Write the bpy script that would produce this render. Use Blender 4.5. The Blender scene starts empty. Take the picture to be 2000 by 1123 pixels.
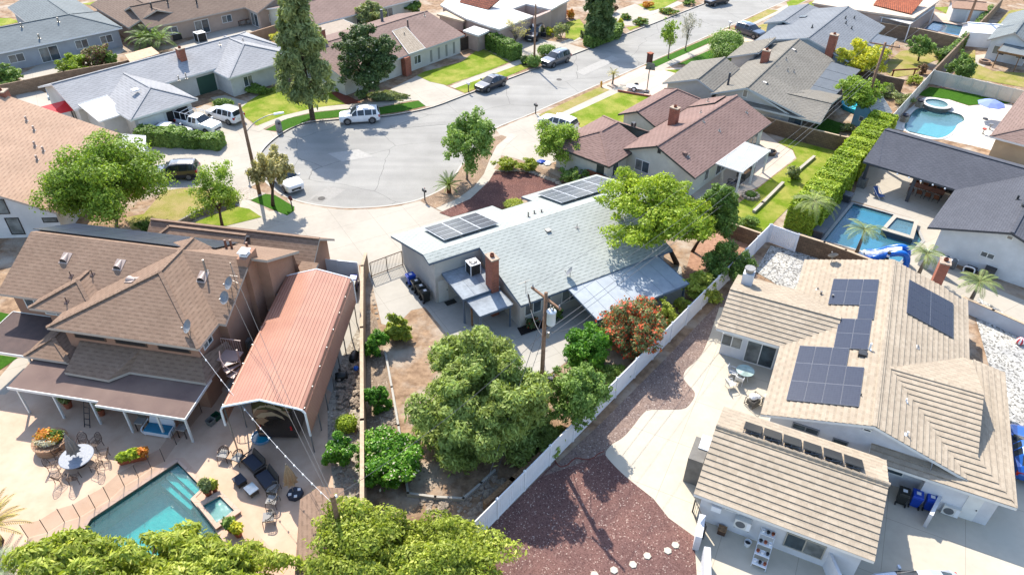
import bpy, math, random
import numpy as np
from mathutils import Vector, geometry
random.seed(7)
S = bpy.context.scene
COL = S.collection
rad = math.radians
# ------------------------------------------------------------------ camera model (also used to survey the lot: pixel of the photo + height -> metres)
CF, CT, CR, CH = 1431.0, rad(37.035), rad(.754), 36.7
_c, _s = math.cos(CR), math.sin(CR)
FW = Vector((0, math.cos(CT), -math.sin(CT)))
_u = Vector((0, math.sin(CT), math.cos(CT)))
RT = Vector((_c, 0, 0)) + _s*_u
UP = Vector((-_s, 0, 0)) + _c*_u
def P(u, v, z=0.0):
    d = FW*CF + RT*(u-1000) - UP*(v-561.5)
    t = (z-CH)/d.z
    return Vector((d.x*t, d.y*t, z))
def pix(p):
    d = Vector(p)-Vector((0, 0, CH)); w = d.dot(FW)
    return 1000+CF*d.dot(RT)/w, 561.5-CF*d.dot(UP)/w
def height(b, top):
    p = P(*b); lo, hi = 0, 40
    for _ in range(40):
        m = (lo+hi)/2
        if pix((p.x, p.y, m))[1] > top[1]: lo = m
        else: hi = m
    return lo
def mpp(u, v, z=0):                       # metres per photo pixel there
    return (P(u, v, z)-Vector((0, 0, CH))).dot(FW)/CF
cam = bpy.data.cameras.new('camera'); co = bpy.data.objects.new('camera', cam); COL.objects.link(co)
cam.sensor_width = 36; cam.lens = CF/2000*36; cam.clip_end = 3000; cam.clip_start = .5
co.matrix_world = ((RT.x, UP.x, -FW.x, 0), (RT.y, UP.y, -FW.y, 0), (RT.z, UP.z, -FW.z, CH), (0, 0, 0, 1))
from mathutils import Matrix
co.matrix_world = Matrix(((RT.x, UP.x, -FW.x, 0), (RT.y, UP.y, -FW.y, 0), (RT.z, UP.z, -FW.z, CH), (0, 0, 0, 1)))
S.camera = co
# ------------------------------------------------------------------ light
SUN_EL, SUN_AZ = rad(46.3), rad(-20.8)     # azimuth clockwise from +y
sd = Vector((math.sin(SUN_AZ)*math.cos(SUN_EL), math.cos(SUN_AZ)*math.cos(SUN_EL), math.sin(SUN_EL)))
sl = bpy.data.lights.new('sun', 'SUN'); sl.energy = 3.5; sl.angle = rad(.5); sl.color = (1, .93, .825)
so = bpy.data.objects.new('sun', sl); COL.objects.link(so); so.rotation_euler = sd.to_track_quat('Z', 'Y').to_euler(); so.location = (0, 0, 80)
W = bpy.data.worlds.new('World'); S.world = W; W.use_nodes = True
wn = W.node_tree.nodes; sk = wn.new('ShaderNodeTexSky'); sk.sky_type = 'NISHITA'; sk.sun_disc = False
sk.sun_elevation = SUN_EL; sk.sun_rotation = SUN_AZ; sk.air_density = 1.0; sk.dust_density = .8; sk.ozone_density = .8
W.node_tree.links.new(sk.outputs[0], wn['Background'].inputs[0]); wn['Background'].inputs[1].default_value = .15
S.view_settings.view_transform = 'Standard'; S.view_settings.look = 'None'; S.view_settings.exposure = 1.42
S.cycles.max_bounces = 8; S.cycles.transparent_max_bounces = 12; S.cycles.caustics_refractive = False; S.cycles.caustics_reflective = False
# ------------------------------------------------------------------ materials
def rgb(r, g, b, k=1.0):
    f = lambda c: ((c/255+.055)/1.055)**2.4 if c > 10 else c/255/12.92
    return (f(r)*k, f(g)*k, f(b)*k, 1)
class G:
    def __init__(s, name):
        s.m = bpy.data.materials.new(name); s.m.use_nodes = True; s.t = s.m.node_tree; s.t.nodes.clear()
        s.o = s.t.nodes.new('ShaderNodeOutputMaterial')
    def n(s, ty, ins=None, **at):
        k = s.t.nodes.new('ShaderNode'+ty)
        for a, v in at.items(): setattr(k, a, v)
        for a, v in (ins or {}).items():
            if hasattr(v, 'links') or hasattr(v, 'is_linked'): s.t.links.new(v, k.inputs[a])
            else: k.inputs[a].default_value = v
        return k
    def ramp(s, fac, stops):
        k = s.n('ValToRGB', {'Fac': fac}); e = k.color_ramp.elements
        while len(e) < len(stops): e.new(.5)
        for i, (p, c) in enumerate(stops): e[i].position = p; e[i].color = c
        return k.outputs[0]
    def mix(s, f, a, b, mode='MIX'):
        k = s.n('Mix', data_type='RGBA', blend_type=mode)
        for i, v in ((0, f), (6, a), (7, b)):
            if hasattr(v, 'is_linked'): s.t.links.new(v, k.inputs[i])
            else: k.inputs[i].default_value = v
        return k.outputs[2]
    def math(s, op, a, b=0.0):
        k = s.n('Math', operation=op)
        for i, v in ((0, a), (1, b)):
            if hasattr(v, 'is_linked'): s.t.links.new(v, k.inputs[i])
            else: k.inputs[i].default_value = v
        return k.outputs[0]
    def noise(s, scale, detail=4, co='Object', rough=.6):
        c = s.n('TexCoord').outputs[co]
        return s.n('TexNoise', {'Vector': c, 'Scale': scale, 'Detail': detail, 'Roughness': rough}).outputs[0]
    def bsdf(s, col, rough=.8, bump=None, dist=.02, strength=.4, metal=0.0, spec=.3, **kw):
        ins = {'Base Color': col, 'Roughness': rough, 'Metallic': metal, 'Specular IOR Level': spec}; ins.update(kw)
        if bump is not None:
            b = s.n('Bump', {'Height': bump, 'Strength': strength, 'Distance': dist}); ins['Normal'] = b.outputs[0]
        k = s.n('BsdfPrincipled', ins); s.t.links.new(k.outputs[0], s.o.inputs[0]); return k
_M = {}
def surf(name, c1, c2=None, scale=3.0, rough=.85, bump=.3, big=.15, metal=0.0, c3=None, spec=.3, dist=.02):
    """two noise octaves between c1 and c2, broad patches of c3"""
    if name in _M: return _M[name]
    g = G(name); c2 = c2 or tuple(x*.8 for x in c1[:3])+(1,)
    f = g.ramp(g.noise(scale, 6), [(.36, (0, 0, 0, 1)), (.64, (1, 1, 1, 1))])
    col = g.mix(f, c1, c2)
    if c3:
        f2 = g.ramp(g.noise(big, 5), [(.47, (0, 0, 0, 1)), (.66, (1, 1, 1, 1))]); col = g.mix(f2, col, c3)
    g.bsdf(col, rough, g.noise(scale*3, 5) if bump else None, dist, bump or .1, metal, spec)
    _M[name] = g.m; return g.m
def concrete(name, c, joint=3.0, c2=None, ang=0.0, stain=.22, jw=.012):
    if name in _M: return _M[name]
    g = G(name); c2 = c2 or tuple(x*.72 for x in c[:3])+(1,)
    n1 = g.noise(.22, 6); n2 = g.noise(2.2, 6)
    f = g.ramp(g.math('ADD', g.math('MULTIPLY', n1, .75), g.math('MULTIPLY', n2, .25)), [(.42, (0, 0, 0, 1)), (.68, (1, 1, 1, 1))])
    col = g.mix(g.math('MULTIPLY', f, stain*3), c, c2)
    if joint:
        co = g.n('Mapping', {'Vector': g.n('TexCoord').outputs['Object'], 'Rotation': (0, 0, ang)}).outputs[0]
        br = g.n('TexBrick', {'Vector': co, 'Color1': (1, 1, 1, 1), 'Color2': (1, 1, 1, 1), 'Mortar': (0, 0, 0, 1), 'Scale': 1.0, 'Mortar Size': jw, 'Mortar Smooth': .3, 'Brick Width': joint, 'Row Height': joint}, offset=0.0)
        col = g.mix(br.outputs[0], tuple(x*.5 for x in c[:3])+(1,), col)
    g.bsdf(col, .9, g.noise(12, 4), .01, .25); _M[name] = g.m; return g.m
def shingle(name, c1, c2, c3, w=.34, h=.17, bump=.5, dark=.55, jit=1.0, soft=.75):
    """rows of tabs in metres on the slope; each tab its own shade"""
    if name in _M: return _M[name]
    g = G(name); uv = g.n('TexCoord').outputs['UV']; x = g.n('SeparateXYZ', {'Vector': uv})
    row = g.math('FLOOR', g.math('DIVIDE', x.outputs[1], h))
    off = g.n('TexWhiteNoise', {'W': row}, noise_dimensions='1D').outputs[0]
    cx = g.math('FLOOR', g.math('ADD', g.math('DIVIDE', x.outputs[0], w), g.math('MULTIPLY', off, jit)))
    wn_ = g.n('TexWhiteNoise', {'Vector': g.n('CombineXYZ', {'X': cx, 'Y': row}).outputs[0]}, noise_dimensions='2D').outputs[0]
    lp = lambda a, t: tuple(a[i]*(1-t)+c2[i]*t for i in range(3))+(1,)
    col = g.ramp(wn_, [(0, lp(c1, soft)), (.5, c2), (1, lp(c3, soft))])
    fy = g.math('FRACT', g.math('DIVIDE', x.outputs[1], h))
    low = g.ramp(fy, [(0, (1, 1, 1, 1)), (.34, (1, 1, 1, 1)), (.42, (0, 0, 0, 1))])
    par = g.math('FLOORED_MODULO', g.math('ADD', g.math('FLOOR', g.math('DIVIDE', x.outputs[0], w)), g.math('FLOORED_MODULO', row, 2.0)), 2.0)
    tab = g.math('MULTIPLY', par, g.math('ADD', .55, g.math('MULTIPLY', g.math('FRACT', g.math('MULTIPLY', wn_, 7.31)), .45)))
    col = g.mix(g.math('MULTIPLY', low, g.math('ADD', .25, g.math('MULTIPLY', tab, .75))), col, tuple(c*dark for c in c2[:3])+(1,))
    big = g.ramp(g.noise(.35, 5), [(.3, (.9, .9, .9, 1)), (.7, (1.07, 1.07, 1.07, 1))])
    col = g.mix(1.0, col, big, 'MULTIPLY')
    grit = g.ramp(g.noise(14, 3), [(.3, (.88, .88, .88, 1)), (.7, (1.1, 1.1, 1.1, 1))]); col = g.mix(1.0, col, grit, 'MULTIPLY')
    g.bsdf(col, .95, g.math('ADD', g.math('MULTIPLY', fy, -1.0), g.math('MULTIPLY', wn_, .3)), .025, bump, 0, .15)
    _M[name] = g.m; return g.m
def brick(name, c1, c2, mortar, w=.22, h=.075, ms=.012, rough=.9):
    if name in _M: return _M[name]
    g = G(name); uv = g.n('TexCoord').outputs['UV']
    b = g.n('TexBrick', {'Vector': uv, 'Color1': c1, 'Color2': c2, 'Mortar': mortar, 'Scale': 1.0, 'Mortar Size': ms, 'Brick Width': w, 'Row Height': h, 'Bias': 0.0})
    n = g.ramp(g.noise(1.3, 5), [(.3, (.75, .75, .75, 1)), (.7, (1.1, 1.1, 1.1, 1))])
    g.bsdf(g.mix(1.0, b.outputs[0], n, 'MULTIPLY'), rough, b.outputs[1], .01, -.5); _M[name] = g.m; return g.m
def grass(name, c1, c2, dry, amt=.45):
    if name in _M: return _M[name]
    g = G(name); n1 = g.noise(.45, 6); n2 = g.noise(5, 6, rough=.75)
    col = g.mix(g.ramp(n2, [(.3, (0, 0, 0, 1)), (.7, (1, 1, 1, 1))]), c1, c2)
    col = g.mix(g.ramp(n1, [(amt, (0, 0, 0, 1)), (amt+.22, (1, 1, 1, 1))]), col, dry)
    g.bsdf(col, .95, g.noise(22, 4, rough=.8), .06, 1.0, 0, .1); _M[name] = g.m; return g.m
def gravel(name, c1, c2, c3, size=14.0, bump=.9):
    if name in _M: return _M[name]
    g = G(name); co = g.n('TexCoord').outputs['Object']
    v = g.n('TexVoronoi', {'Vector': co, 'Scale': size}); w = g.n('TexWhiteNoise', {'Vector': v.outputs['Color']}, noise_dimensions='3D').outputs[0]
    col = g.ramp(w, [(0, c1), (.55, c2), (.93, c2), (1, c3)])
    patch = g.ramp(g.noise(.5, 5), [(.35, (.82, .82, .82, 1)), (.68, (1.15, 1.12, 1.05, 1))])
    g.bsdf(g.mix(1.0, col, patch, 'MULTIPLY'), .95, v.outputs['Distance'], .04, -bump, 0, .15); _M[name] = g.m; return g.m
def leaf(name, c1, c2, c3, trans=.3):
    if name in _M: return _M[name]
    g = G(name); a = g.n('Attribute', attribute_name='tint').outputs['Fac']
    col = g.ramp(a, [(0.05, c1), (.5, c2), (.95, c3)])
    d = g.n('BsdfPrincipled', {'Base Color': col, 'Roughness': .55, 'Specular IOR Level': .25})
    t = g.n('BsdfTranslucent', {'Color': g.mix(1.0, col, (1.15, 1.2, .5, 1), 'MULTIPLY')})
    mx = g.n('MixShader', {0: trans, 1: d.outputs[0], 2: t.outputs[0]})
    g.t.links.new(mx.outputs[0], g.o.inputs[0]); _M[name] = g.m; return g.m
def plain(name, c, rough=.5, metal=0.0, spec=.4, coat=0.0):
    if name in _M: return _M[name]
    g = G(name); n = g.ramp(g.noise(1.7, 4), [(.3, tuple(x*.9 for x in c[:3])+(1,)), (.7, c)])
    g.bsdf(n, rough, None, metal=metal, spec=spec, **({'Coat Weight': coat, 'Coat Roughness': .06} if coat else {})); _M[name] = g.m; return g.m
def glass(name='window glass', c=(.03, .04, .045, 1), rough=.06):
    if name in _M: return _M[name]
    g = G(name); n = g.ramp(g.noise(.9, 3), [(.35, c), (.7, tuple(x*2.6 for x in c[:3])+(1,))]); g.bsdf(n, rough, None, spec=.55); _M[name] = g.m; return g.m
def water(name, c, ripple=6.0, st=.25, mixf=.55):
    if name in _M: return _M[name]
    g = G(name); b = g.n('Bump', {'Height': g.noise(ripple, 3), 'Strength': st, 'Distance': .05}).outputs[0]
    tr = g.n('BsdfTransparent', {'Color': c}); gl = g.n('BsdfGlossy', {'Color': (1, 1, 1, 1), 'Roughness': .04, 'Normal': b})
    fr = g.n('Fresnel', {'IOR': 1.33, 'Normal': b}).outputs[0]
    df = g.n('BsdfDiffuse', {'Color': tuple(x*.45 for x in c[:3])+(1,), 'Normal': b})
    m1 = g.n('MixShader', {0: 1-mixf, 1: tr.outputs[0], 2: df.outputs[0]}); m2 = g.n('MixShader', {0: fr, 1: m1.outputs[0], 2: gl.outputs[0]})
    g.t.links.new(m2.outputs[0], g.o.inputs[0]); _M[name] = g.m; return g.m
# ------------------------------------------------------------------ mesh builder
class MB:
    def __init__(s): s.v = []; s.f = []; s.m = []; s.uv = {}; s.sm = False
    def poly(s, pts, mat=0, uv=None):
        b = len(s.v); s.v += [tuple(p) for p in pts]; s.f.append(tuple(range(b, b+len(pts)))); s.m.append(mat)
        if uv: s.uv[len(s.f)-1] = uv
        return s
    def hexa(s, c, mat=0):                # 8 corners: bottom 4 ccw, top 4 ccw
        b = len(s.v); s.v += [tuple(p) for p in c]
        for q in ((3, 2, 1, 0), (4, 5, 6, 7), (0, 1, 5, 4), (1, 2, 6, 5), (2, 3, 7, 6), (3, 0, 4, 7)): s.f.append(tuple(b+i for i in q)); s.m.append(mat)
        return s
    def box(s, x0, x1, y0, y1, z0, z1, mat=0, tp=0.0):
        return s.hexa([(x0, y0, z0), (x1, y0, z0), (x1, y1, z0), (x0, y1, z0), (x0+tp, y0+tp, z1), (x1-tp, y0+tp, z1), (x1-tp, y1-tp, z1), (x0+tp, y1-tp, z1)], mat)
    def bar(s, a, b, w, h=None, mat=0):    # box beam from a to b
        a = Vector(a); b = Vector(b); h = h or w; d = (b-a).normalized(); x = d.cross(Vector((0, 0, 1)))
        x = Vector((1, 0, 0)) if x.length < 1e-3 else x.normalized(); y = x.cross(d)
        q = [x*w/2*i+y*h/2*j for i, j in ((-1, -1), (1, -1), (1, 1), (-1, 1))]
        return s.hexa([a+k for k in q]+[b+k for k in q], mat)
    def tube(s, pts, r, n=8, mat=0, cap=True):
        pts = [Vector(p) for p in pts]; rs = r if isinstance(r, (list, tuple)) else [r]*len(pts); b = len(s.v)
        for i, p in enumerate(pts):
            d = (pts[min(i+1, len(pts)-1)]-pts[max(i-1, 0)]).normalized(); x = d.cross(Vector((0, 0, 1)))
            x = Vector((1, 0, 0)) if x.length < 1e-3 else x.normalized(); y = x.cross(d)
            for k in range(n):
                a = 2*math.pi*k/n; s.v.append(tuple(p+(x*math.cos(a)+y*math.sin(a))*rs[i]))
        for i in range(len(pts)-1):
            for k in range(n):
                s.f.append((b+i*n+k, b+i*n+(k+1) % n, b+(i+1)*n+(k+1) % n, b+(i+1)*n+k)); s.m.append(mat)
        if cap:
            s.f.append(tuple(b+k for k in range(n))[::-1]); s.m.append(mat); e = b+(len(pts)-1)*n; s.f.append(tuple(e+k for k in range(n))); s.m.append(mat)
        return s
    def lathe(s, prof, n=16, c=(0, 0, 0), mat=0, sy=1.0):
        b = len(s.v)
        for r, z in prof:
            for k in range(n):
                a = 2*math.pi*k/n; s.v.append((c[0]+r*math.cos(a), c[1]+r*sy*math.sin(a), c[2]+z))
        for i in range(len(prof)-1):
            for k in range(n): s.f.append((b+i*n+k, b+i*n+(k+1) % n, b+(i+1)*n+(k+1) % n, b+(i+1)*n+k)); s.m.append(mat)
        s.f.append(tuple(b+k for k in range(n))[::-1]); s.m.append(mat); e = b+(len(prof)-1)*n; s.f.append(tuple(e+k for k in range(n))); s.m.append(mat)
        return s
    def prism(s, poly, z0, z1, mat=0):
        poly = [(p[0], p[1]) for p in poly]
        if sum(a[0]*b[1]-b[0]*a[1] for a, b in zip(poly, poly[1:]+poly[:1])) < 0: poly = poly[::-1]
        n = len(poly); b = len(s.v); s.v += [(x, y, z0) for x, y in poly]+[(x, y, z1) for x, y in poly]
        s.f.append(tuple(b+n+i for i in range(n))); s.m.append(mat); s.f.append(tuple(b+i for i in range(n))[::-1]); s.m.append(mat)
        for i in range(n): s.f.append((b+i, b+(i+1) % n, b+n+(i+1) % n, b+n+i)); s.m.append(mat)
        return s
    def disc(s, c, nrm, r, n=16, mat=0):
        c = Vector(c); d = Vector(nrm).normalized(); x = d.cross(Vector((0, 0, 1)))
        x = Vector((1, 0, 0)) if x.length < 1e-3 else x.normalized(); y = d.cross(x)
        return s.poly([c+(x*math.cos(2*math.pi*k/n)+y*math.sin(2*math.pi*k/n))*r for k in range(n)], mat)
    def build(s, name, mats, parent=None, loc=None, rz=0.0, smooth=False, uv=True):
        me = bpy.data.meshes.new(name); me.from_pydata(s.v, [], s.f)
        mats = mats if isinstance(mats, (list, tuple)) else [mats]
        for m in mats: me.materials.append(m)
        if len(mats) > 1: me.polygons.foreach_set('material_index', s.m)
        if uv:
            L = me.uv_layers.new(name='UVMap'); data = np.zeros(len(me.loops)*2, dtype=np.float32)
            for p in me.polygons:
                if p.index in s.uv:
                    for li, q in zip(p.loop_indices, s.uv[p.index]): data[2*li], data[2*li+1] = q
                    continue
                nrm = p.normal
                if abs(nrm.z) > .999: hx = Vector((1, 0, 0))
                else: hx = Vector((-nrm.y, nrm.x, 0)).normalized()
                sy = nrm.cross(hx)
                for li in p.loop_indices:
                    q = me.vertices[me.loops[li].vertex_index].co; data[2*li] = q.dot(hx); data[2*li+1] = q.dot(sy)
            L.data.foreach_set('uv', data)
        if smooth: me.polygons.foreach_set('use_smooth', [True]*len(me.polygons))
        me.update(); o = bpy.data.objects.new(name, me); COL.objects.link(o)
        if parent: o.parent = parent
        if loc is not None: o.location = loc
        o.rotation_euler.z = rz; return o
def tag(o, label=None, cat=None, group=None, kind=None):
    for k, v in (('label', label), ('category', cat), ('group', group), ('kind', kind)):
        if v: o[k] = v
    return o
def thing(name, label, cat, loc=(0, 0, 0), rz=0.0, group=None):
    o = bpy.data.objects.new(name, None); COL.objects.link(o); o.location = loc; o.rotation_euler.z = rz; o.empty_display_size = .3
    return tag(o, label, cat, group)
def copy_tree(o, label=None, loc=None, rz=None, parent=None, scale=None):
    c = o.copy(); COL.objects.link(c)
    if parent: c.parent = parent
    else:
        if label: c['label'] = label
        if loc is not None: c.location = loc
        if rz is not None: c.rotation_euler.z = rz
        if scale: c.scale = (scale,)*3 if not isinstance(scale, tuple) else scale
    for ch in [k for k in bpy.data.objects if k.parent == o]: copy_tree(ch, parent=c)
    return c
def pts(l, z=0.0): return [P(u, v, z) for u, v in l]
def smooth_line(p, k=6, closed=False):
    """Catmull-Rom through 2-D/3-D points"""
    p = [Vector(q) for q in p]; n = len(p); out = []
    for i in range(n if closed else n-1):
        a, b, c, d = (p[(i+j) % n] if closed else p[min(max(i+j, 0), n-1)] for j in (-1, 0, 1, 2))
        for j in range(k):
            t = j/k; out.append(.5*((2*b)+(c-a)*t+(2*a-5*b+4*c-d)*t*t+(3*b-a-3*c+d)*t**3))
    if not closed: out.append(p[-1])
    return out
def sheet(name, poly, z, mat, label=None, cat=None, kind='structure', edge=.12, smooth=0, holes=()):
    """flat ground patch with a thin skirt down"""
    poly = [Vector((p[0], p[1], z)) for p in poly]
    if smooth: poly = [Vector((p.x, p.y, z)) for p in smooth_line(poly, smooth, True)]
    if sum(a.x*b.y-b.x*a.y for a, b in zip(poly, poly[1:]+poly[:1])) < 0: poly = poly[::-1]
    m = MB()
    loops = [poly]+[[Vector((q[0], q[1], z)) for q in h] for h in holes]
    flat = [q for l in loops for q in l]; b = len(m.v); m.v += [tuple(q) for q in flat]
    for t in geometry.tessellate_polygon(loops):
        a, bb, c = (flat[i] for i in t); cr = (bb-a).cross(c-a).z
        if abs(cr) > 1e-9: m.f.append(tuple(t) if cr > 0 else tuple(t)[::-1]); m.m.append(0)
    for l in loops:
        n = len(l)
        for i in range(n):
            a, c = l[i], l[(i+1) % n]; m.poly([a-Vector((0, 0, edge)), c-Vector((0, 0, edge)), c, a])
    o = m.build(name, mat); return tag(o, label, cat, None, kind)
def strip(line, w, w2=None):
    """polygon around a polyline"""
    L, R = [], []; n = len(line)
    for i, p in enumerate(line):
        d = (line[min(i+1, n-1)]-line[max(i-1, 0)]); d.z = 0; d.normalize(); q = Vector((-d.y, d.x, 0))
        L.append(p+q*w/2); R.append(p-q*(w2 or w)/2)
    return L+R[::-1]
# ------------------------------------------------------------------ house kit: everything in the house's own metres (s along the ridge, t across, z up)
M_white = plain('white trim paint', rgb(225, 225, 220, .85), .5)
M_glass = glass()
M_glassc = glass('window glass with pale curtain', (.09, .095, .09, 1), .1)
M_pvc = plain('white plastic', rgb(235, 235, 235, .85), .35)
M_dark = plain('dark metal', (.03, .03, .032, 1), .45)
M_pipe = plain('galvanised pipe', rgb(170, 165, 158, .7), .45, .6)
M_brickr = brick('red chimney brick', rgb(178, 92, 66, .75), rgb(146, 74, 54, .72), rgb(180, 140, 120, .6))
M_cap = surf('chimney mortar cap', rgb(195, 175, 155, .75), rgb(160, 140, 120, .7), 6)
M_flue = surf('clay flue', rgb(150, 85, 60, .7), rgb(110, 65, 50, .6), 6)
M_wood = surf('weathered wood', rgb(165, 130, 95, .75), rgb(120, 92, 66, .7), 7)
M_foil = None
def solar_mat(name, c1, c2, line, nx, ny, rough=.16):
    g = G(name); uv = g.n('TexCoord').outputs['UV']
    b = g.n('TexBrick', {'Vector': uv, 'Color1': c1, 'Color2': c2, 'Mortar': line, 'Scale': 1.0, 'Mortar Size': .006, 'Mortar Smooth': .4, 'Brick Width': 1/nx, 'Row Height': 1/ny}, offset=0.0)
    g.bsdf(b.outputs[0], rough, None, spec=.25); return g.m
M_cell = solar_mat('solar cells', (.014, .02, .04, 1), (.02, .027, .048, 1), (.035, .042, .065, 1), 6, 10, .3)
M_celll = solar_mat('grey solar cells', (.035, .037, .046, 1), (.05, .052, .06, 1), (.16, .16, .17, 1), 6, 6, .3)
M_alu = plain('aluminium frame', rgb(150, 156, 170, .5), .5, .2)
M_soff = plain('painted soffit', rgb(222, 216, 206, .75), .8)
M_alub = plain('bright panel frame', rgb(205, 208, 212, .7), .45)
class House:
    def __init__(s, name, label, cat, O, ang, mats, over=.5, th=.2):
        s.root = thing(name, label, cat, (O[0], O[1], 0), rad(ang)); s.O = Vector((O[0], O[1], 0)); s.a = rad(ang)
        s.roof_m, s.wall_m, s.fas_m = mats; s.polys = []; s.all = []; s.th = th; s.over = over; s.w = MB()
    def loc(s, p):
        d = Vector(p)-s.O; c, n = math.cos(s.a), math.sin(s.a); return Vector((d.x*c+d.y*n, -d.x*n+d.y*c, d.z))
    def px(s, u, v, z): return s.loc(P(u, v, z))
    def world(s, p):
        c, n = math.cos(s.a), math.sin(s.a); return Vector((p[0]*c-p[1]*n+s.O.x, p[0]*n+p[1]*c+s.O.y, p[2]))
    def plane(s, *p):
        p = [Vector(q) for q in p]; nz = sum(a.x*b.y-b.x*a.y for a, b in zip(p, p[1:]+p[:1]))
        s.polys.append(p if nz > 0 else p[::-1]); return s
    def gab(s, a0, a1, b0, b1, br, zr, zb0, zb1, axis='s', h0=0, h1=0):
        f = (lambda a, b, z: (a, b, z)) if axis == 's' else (lambda a, b, z: (b, a, z))
        s.plane(f(a0, b0, zb0), f(a1, b0, zb0), f(a1-h1, br, zr), f(a0+h0, br, zr))
        s.plane(f(a0, b1, zb1), f(a1, b1, zb1), f(a1-h1, br, zr), f(a0+h0, br, zr))
        if h0: s.plane(f(a0, b0, zb0), f(a0, b1, zb1), f(a0+h0, br, zr))
        if h1: s.plane(f(a1, b0, zb0), f(a1, b1, zb1), f(a1-h1, br, zr))
        return s
    def zat(s, x, y, polys=None):
        best = None
        for p in (polys or s.all+s.polys):
            ins = False; n = len(p)
            for i in range(n):
                a, b = p[i], p[i-1]
                if (a.y > y) != (b.y > y) and x < (b.x-a.x)*(y-a.y)/(b.y-a.y)+a.x: ins = not ins
            if ins:
                nr = (p[1]-p[0]).cross(p[2]-p[1])
                z = p[0].z-(nr.x*(x-p[0].x)+nr.y*(y-p[0].y))/nr.z
                best = z if best is None else max(best, z)
        return best
    def zr(s, x, y): z = s.zat(x, y, s.all); return 3.0 if z is None else z
    def roof(s, name='roof', mat=None, tiles=0, label=None, fascia=True, ridge=None):
        m = MB(); f = MB(); V3 = Vector
        edges = {}
        for p in s.polys:
            for i in range(len(p)):
                k = frozenset((tuple(round(c, 2) for c in p[i]), tuple(round(c, 2) for c in p[(i+1) % len(p)]))); edges[k] = edges.get(k, 0)+1
        dz = V3((0, 0, s.th))
        for p in s.polys:
            if tiles: s.courses(m, p, tiles)
            else: m.poly(p)
            f.poly([q-dz for q in p[::-1]], 1)
            for i in range(len(p)):
                a, b = p[i], p[(i+1) % len(p)]; k = frozenset((tuple(round(c, 2) for c in a), tuple(round(c, 2) for c in b)))
                if edges[k] == 1:
                    f.poly([a-dz, b-dz, b, a])
                elif ridge and abs(a.z-b.z) < .05 and a.z > max(q.z for q in p)-.05:
                    pass
        caps = []
        for i, p in enumerate(s.polys):
            for q in s.polys[:i]:
                sh = [a for a in p if any((a-b).length < .03 for b in q)]
                if len(sh) == 2 and (sh[0]-sh[1]).length > .6:
                    e = sh[1]-sh[0]; mid = (sh[0]+sh[1])/2; cq = (sum(p, Vector())/len(p)+sum(q, Vector())/len(q))/2
                    if cq.z < mid.z-.05: caps.append(MB().bar(sh[0]+Vector((0, 0, .025)), sh[1]+Vector((0, 0, .025)), .26, .06))
        o = m.build(name, mat or s.roof_m, s.root)
        for k in caps: k.build('ridge_cap', mat or s.roof_m, o)
        if label: o['label'] = label
        if fascia: f.build('fascia', [s.fas_m, M_soff], o)
        s.all += s.polys; last = s.polys; s.polys = []; s.last = last; return o
    def courses(s, m, p, step, h=.055):
        nr = Vector((0, 0, 0))
        for i in range(len(p)): nr += p[i].cross(p[(i+1) % len(p)])
        nr.normalize(); hx = Vector((-nr.y, nr.x, 0)).normalized(); sy = nr.cross(hx)
        v = [q.dot(sy) for q in p]; lo, hi = min(v), max(v); k = 0
        def clip(pl, lim, sg):
            out = []
            for i in range(len(pl)):
                a, b = pl[i], pl[(i+1) % len(pl)]; da, db = sg*(a.dot(sy)-lim), sg*(b.dot(sy)-lim)
                if da >= 0: out.append(a)
                if da*db < 0: out.append(a+(b-a)*(da/(da-db)))
            return out
        while lo+k*step < hi-1e-3:
            v0, v1 = lo+k*step, min(lo+(k+1)*step, hi); q = clip(clip(p, v0, 1), v1, -1); k += 1
            if len(q) < 3: continue
            up = [a+nr*(h*max(0, 1-(a.dot(sy)-v0)/step)+.004) for a in q]; m.poly(up)
            low = [i for i in range(len(q)) if abs(q[i].dot(sy)-v0) < 1e-3]
            for i in range(len(q)):
                j = (i+1) % len(q)
                if abs(q[i].dot(sy)-v0) < 1e-3 and abs(q[j].dot(sy)-v0) < 1e-3: m.poly([q[i]-nr*.02, q[j]-nr*.02, up[j], up[i]])
    def walls(s, fp, z0=0.0, top=None, polys=None, drop=None):
        """walls round footprint fp up to the underside of the roof"""
        fp = [Vector((p[0], p[1], 0)) for p in fp]
        if sum(a.x*b.y-b.x*a.y for a, b in zip(fp, fp[1:]+fp[:1])) < 0: fp = fp[::-1]
        dr = s.th if drop is None else drop
        for i in range(len(fp)):
            a, b = fp[i], fp[(i+1) % len(fp)]; n = max(2, int((b-a).length/.35)); prev = None; seg = []
            for k in range(n+1):
                q = a+(b-a)*(k/n); qq = q+(fp[0]*0)
                z = top
                if z is None:
                    z = s.zat(q.x, q.y, polys); z = (z-dr+.03) if z is not None else None
                seg.append((q, z))
            zs = [z for _, z in seg if z is not None]; dflt = min(zs) if zs else 2.4
            run = []
            for (q, z), (q2, z2) in zip(seg, seg[1:]):
                z = dflt if z is None else z; z2 = dflt if z2 is None else z2
                s.w.poly([(q.x, q.y, z0), (q2.x, q2.y, z0), (q2.x, q2.y, z2), (q.x, q.y, z)])
        return s
    def done(s, name='wall'):
        s.wall = s.w.build(name, s.wall_m, s.root); return s
    def frame(s, t, d):                     # point on a wall and outward direction letter -> tangent, normal
        n = {'-t': (0, -1), '+t': (0, 1), '-s': (-1, 0), '+s': (1, 0)}[d] if isinstance(d, str) else d
        n = Vector((n[0], n[1], 0)).normalized(); return Vector((-n.y, n.x, 0)), n
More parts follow.
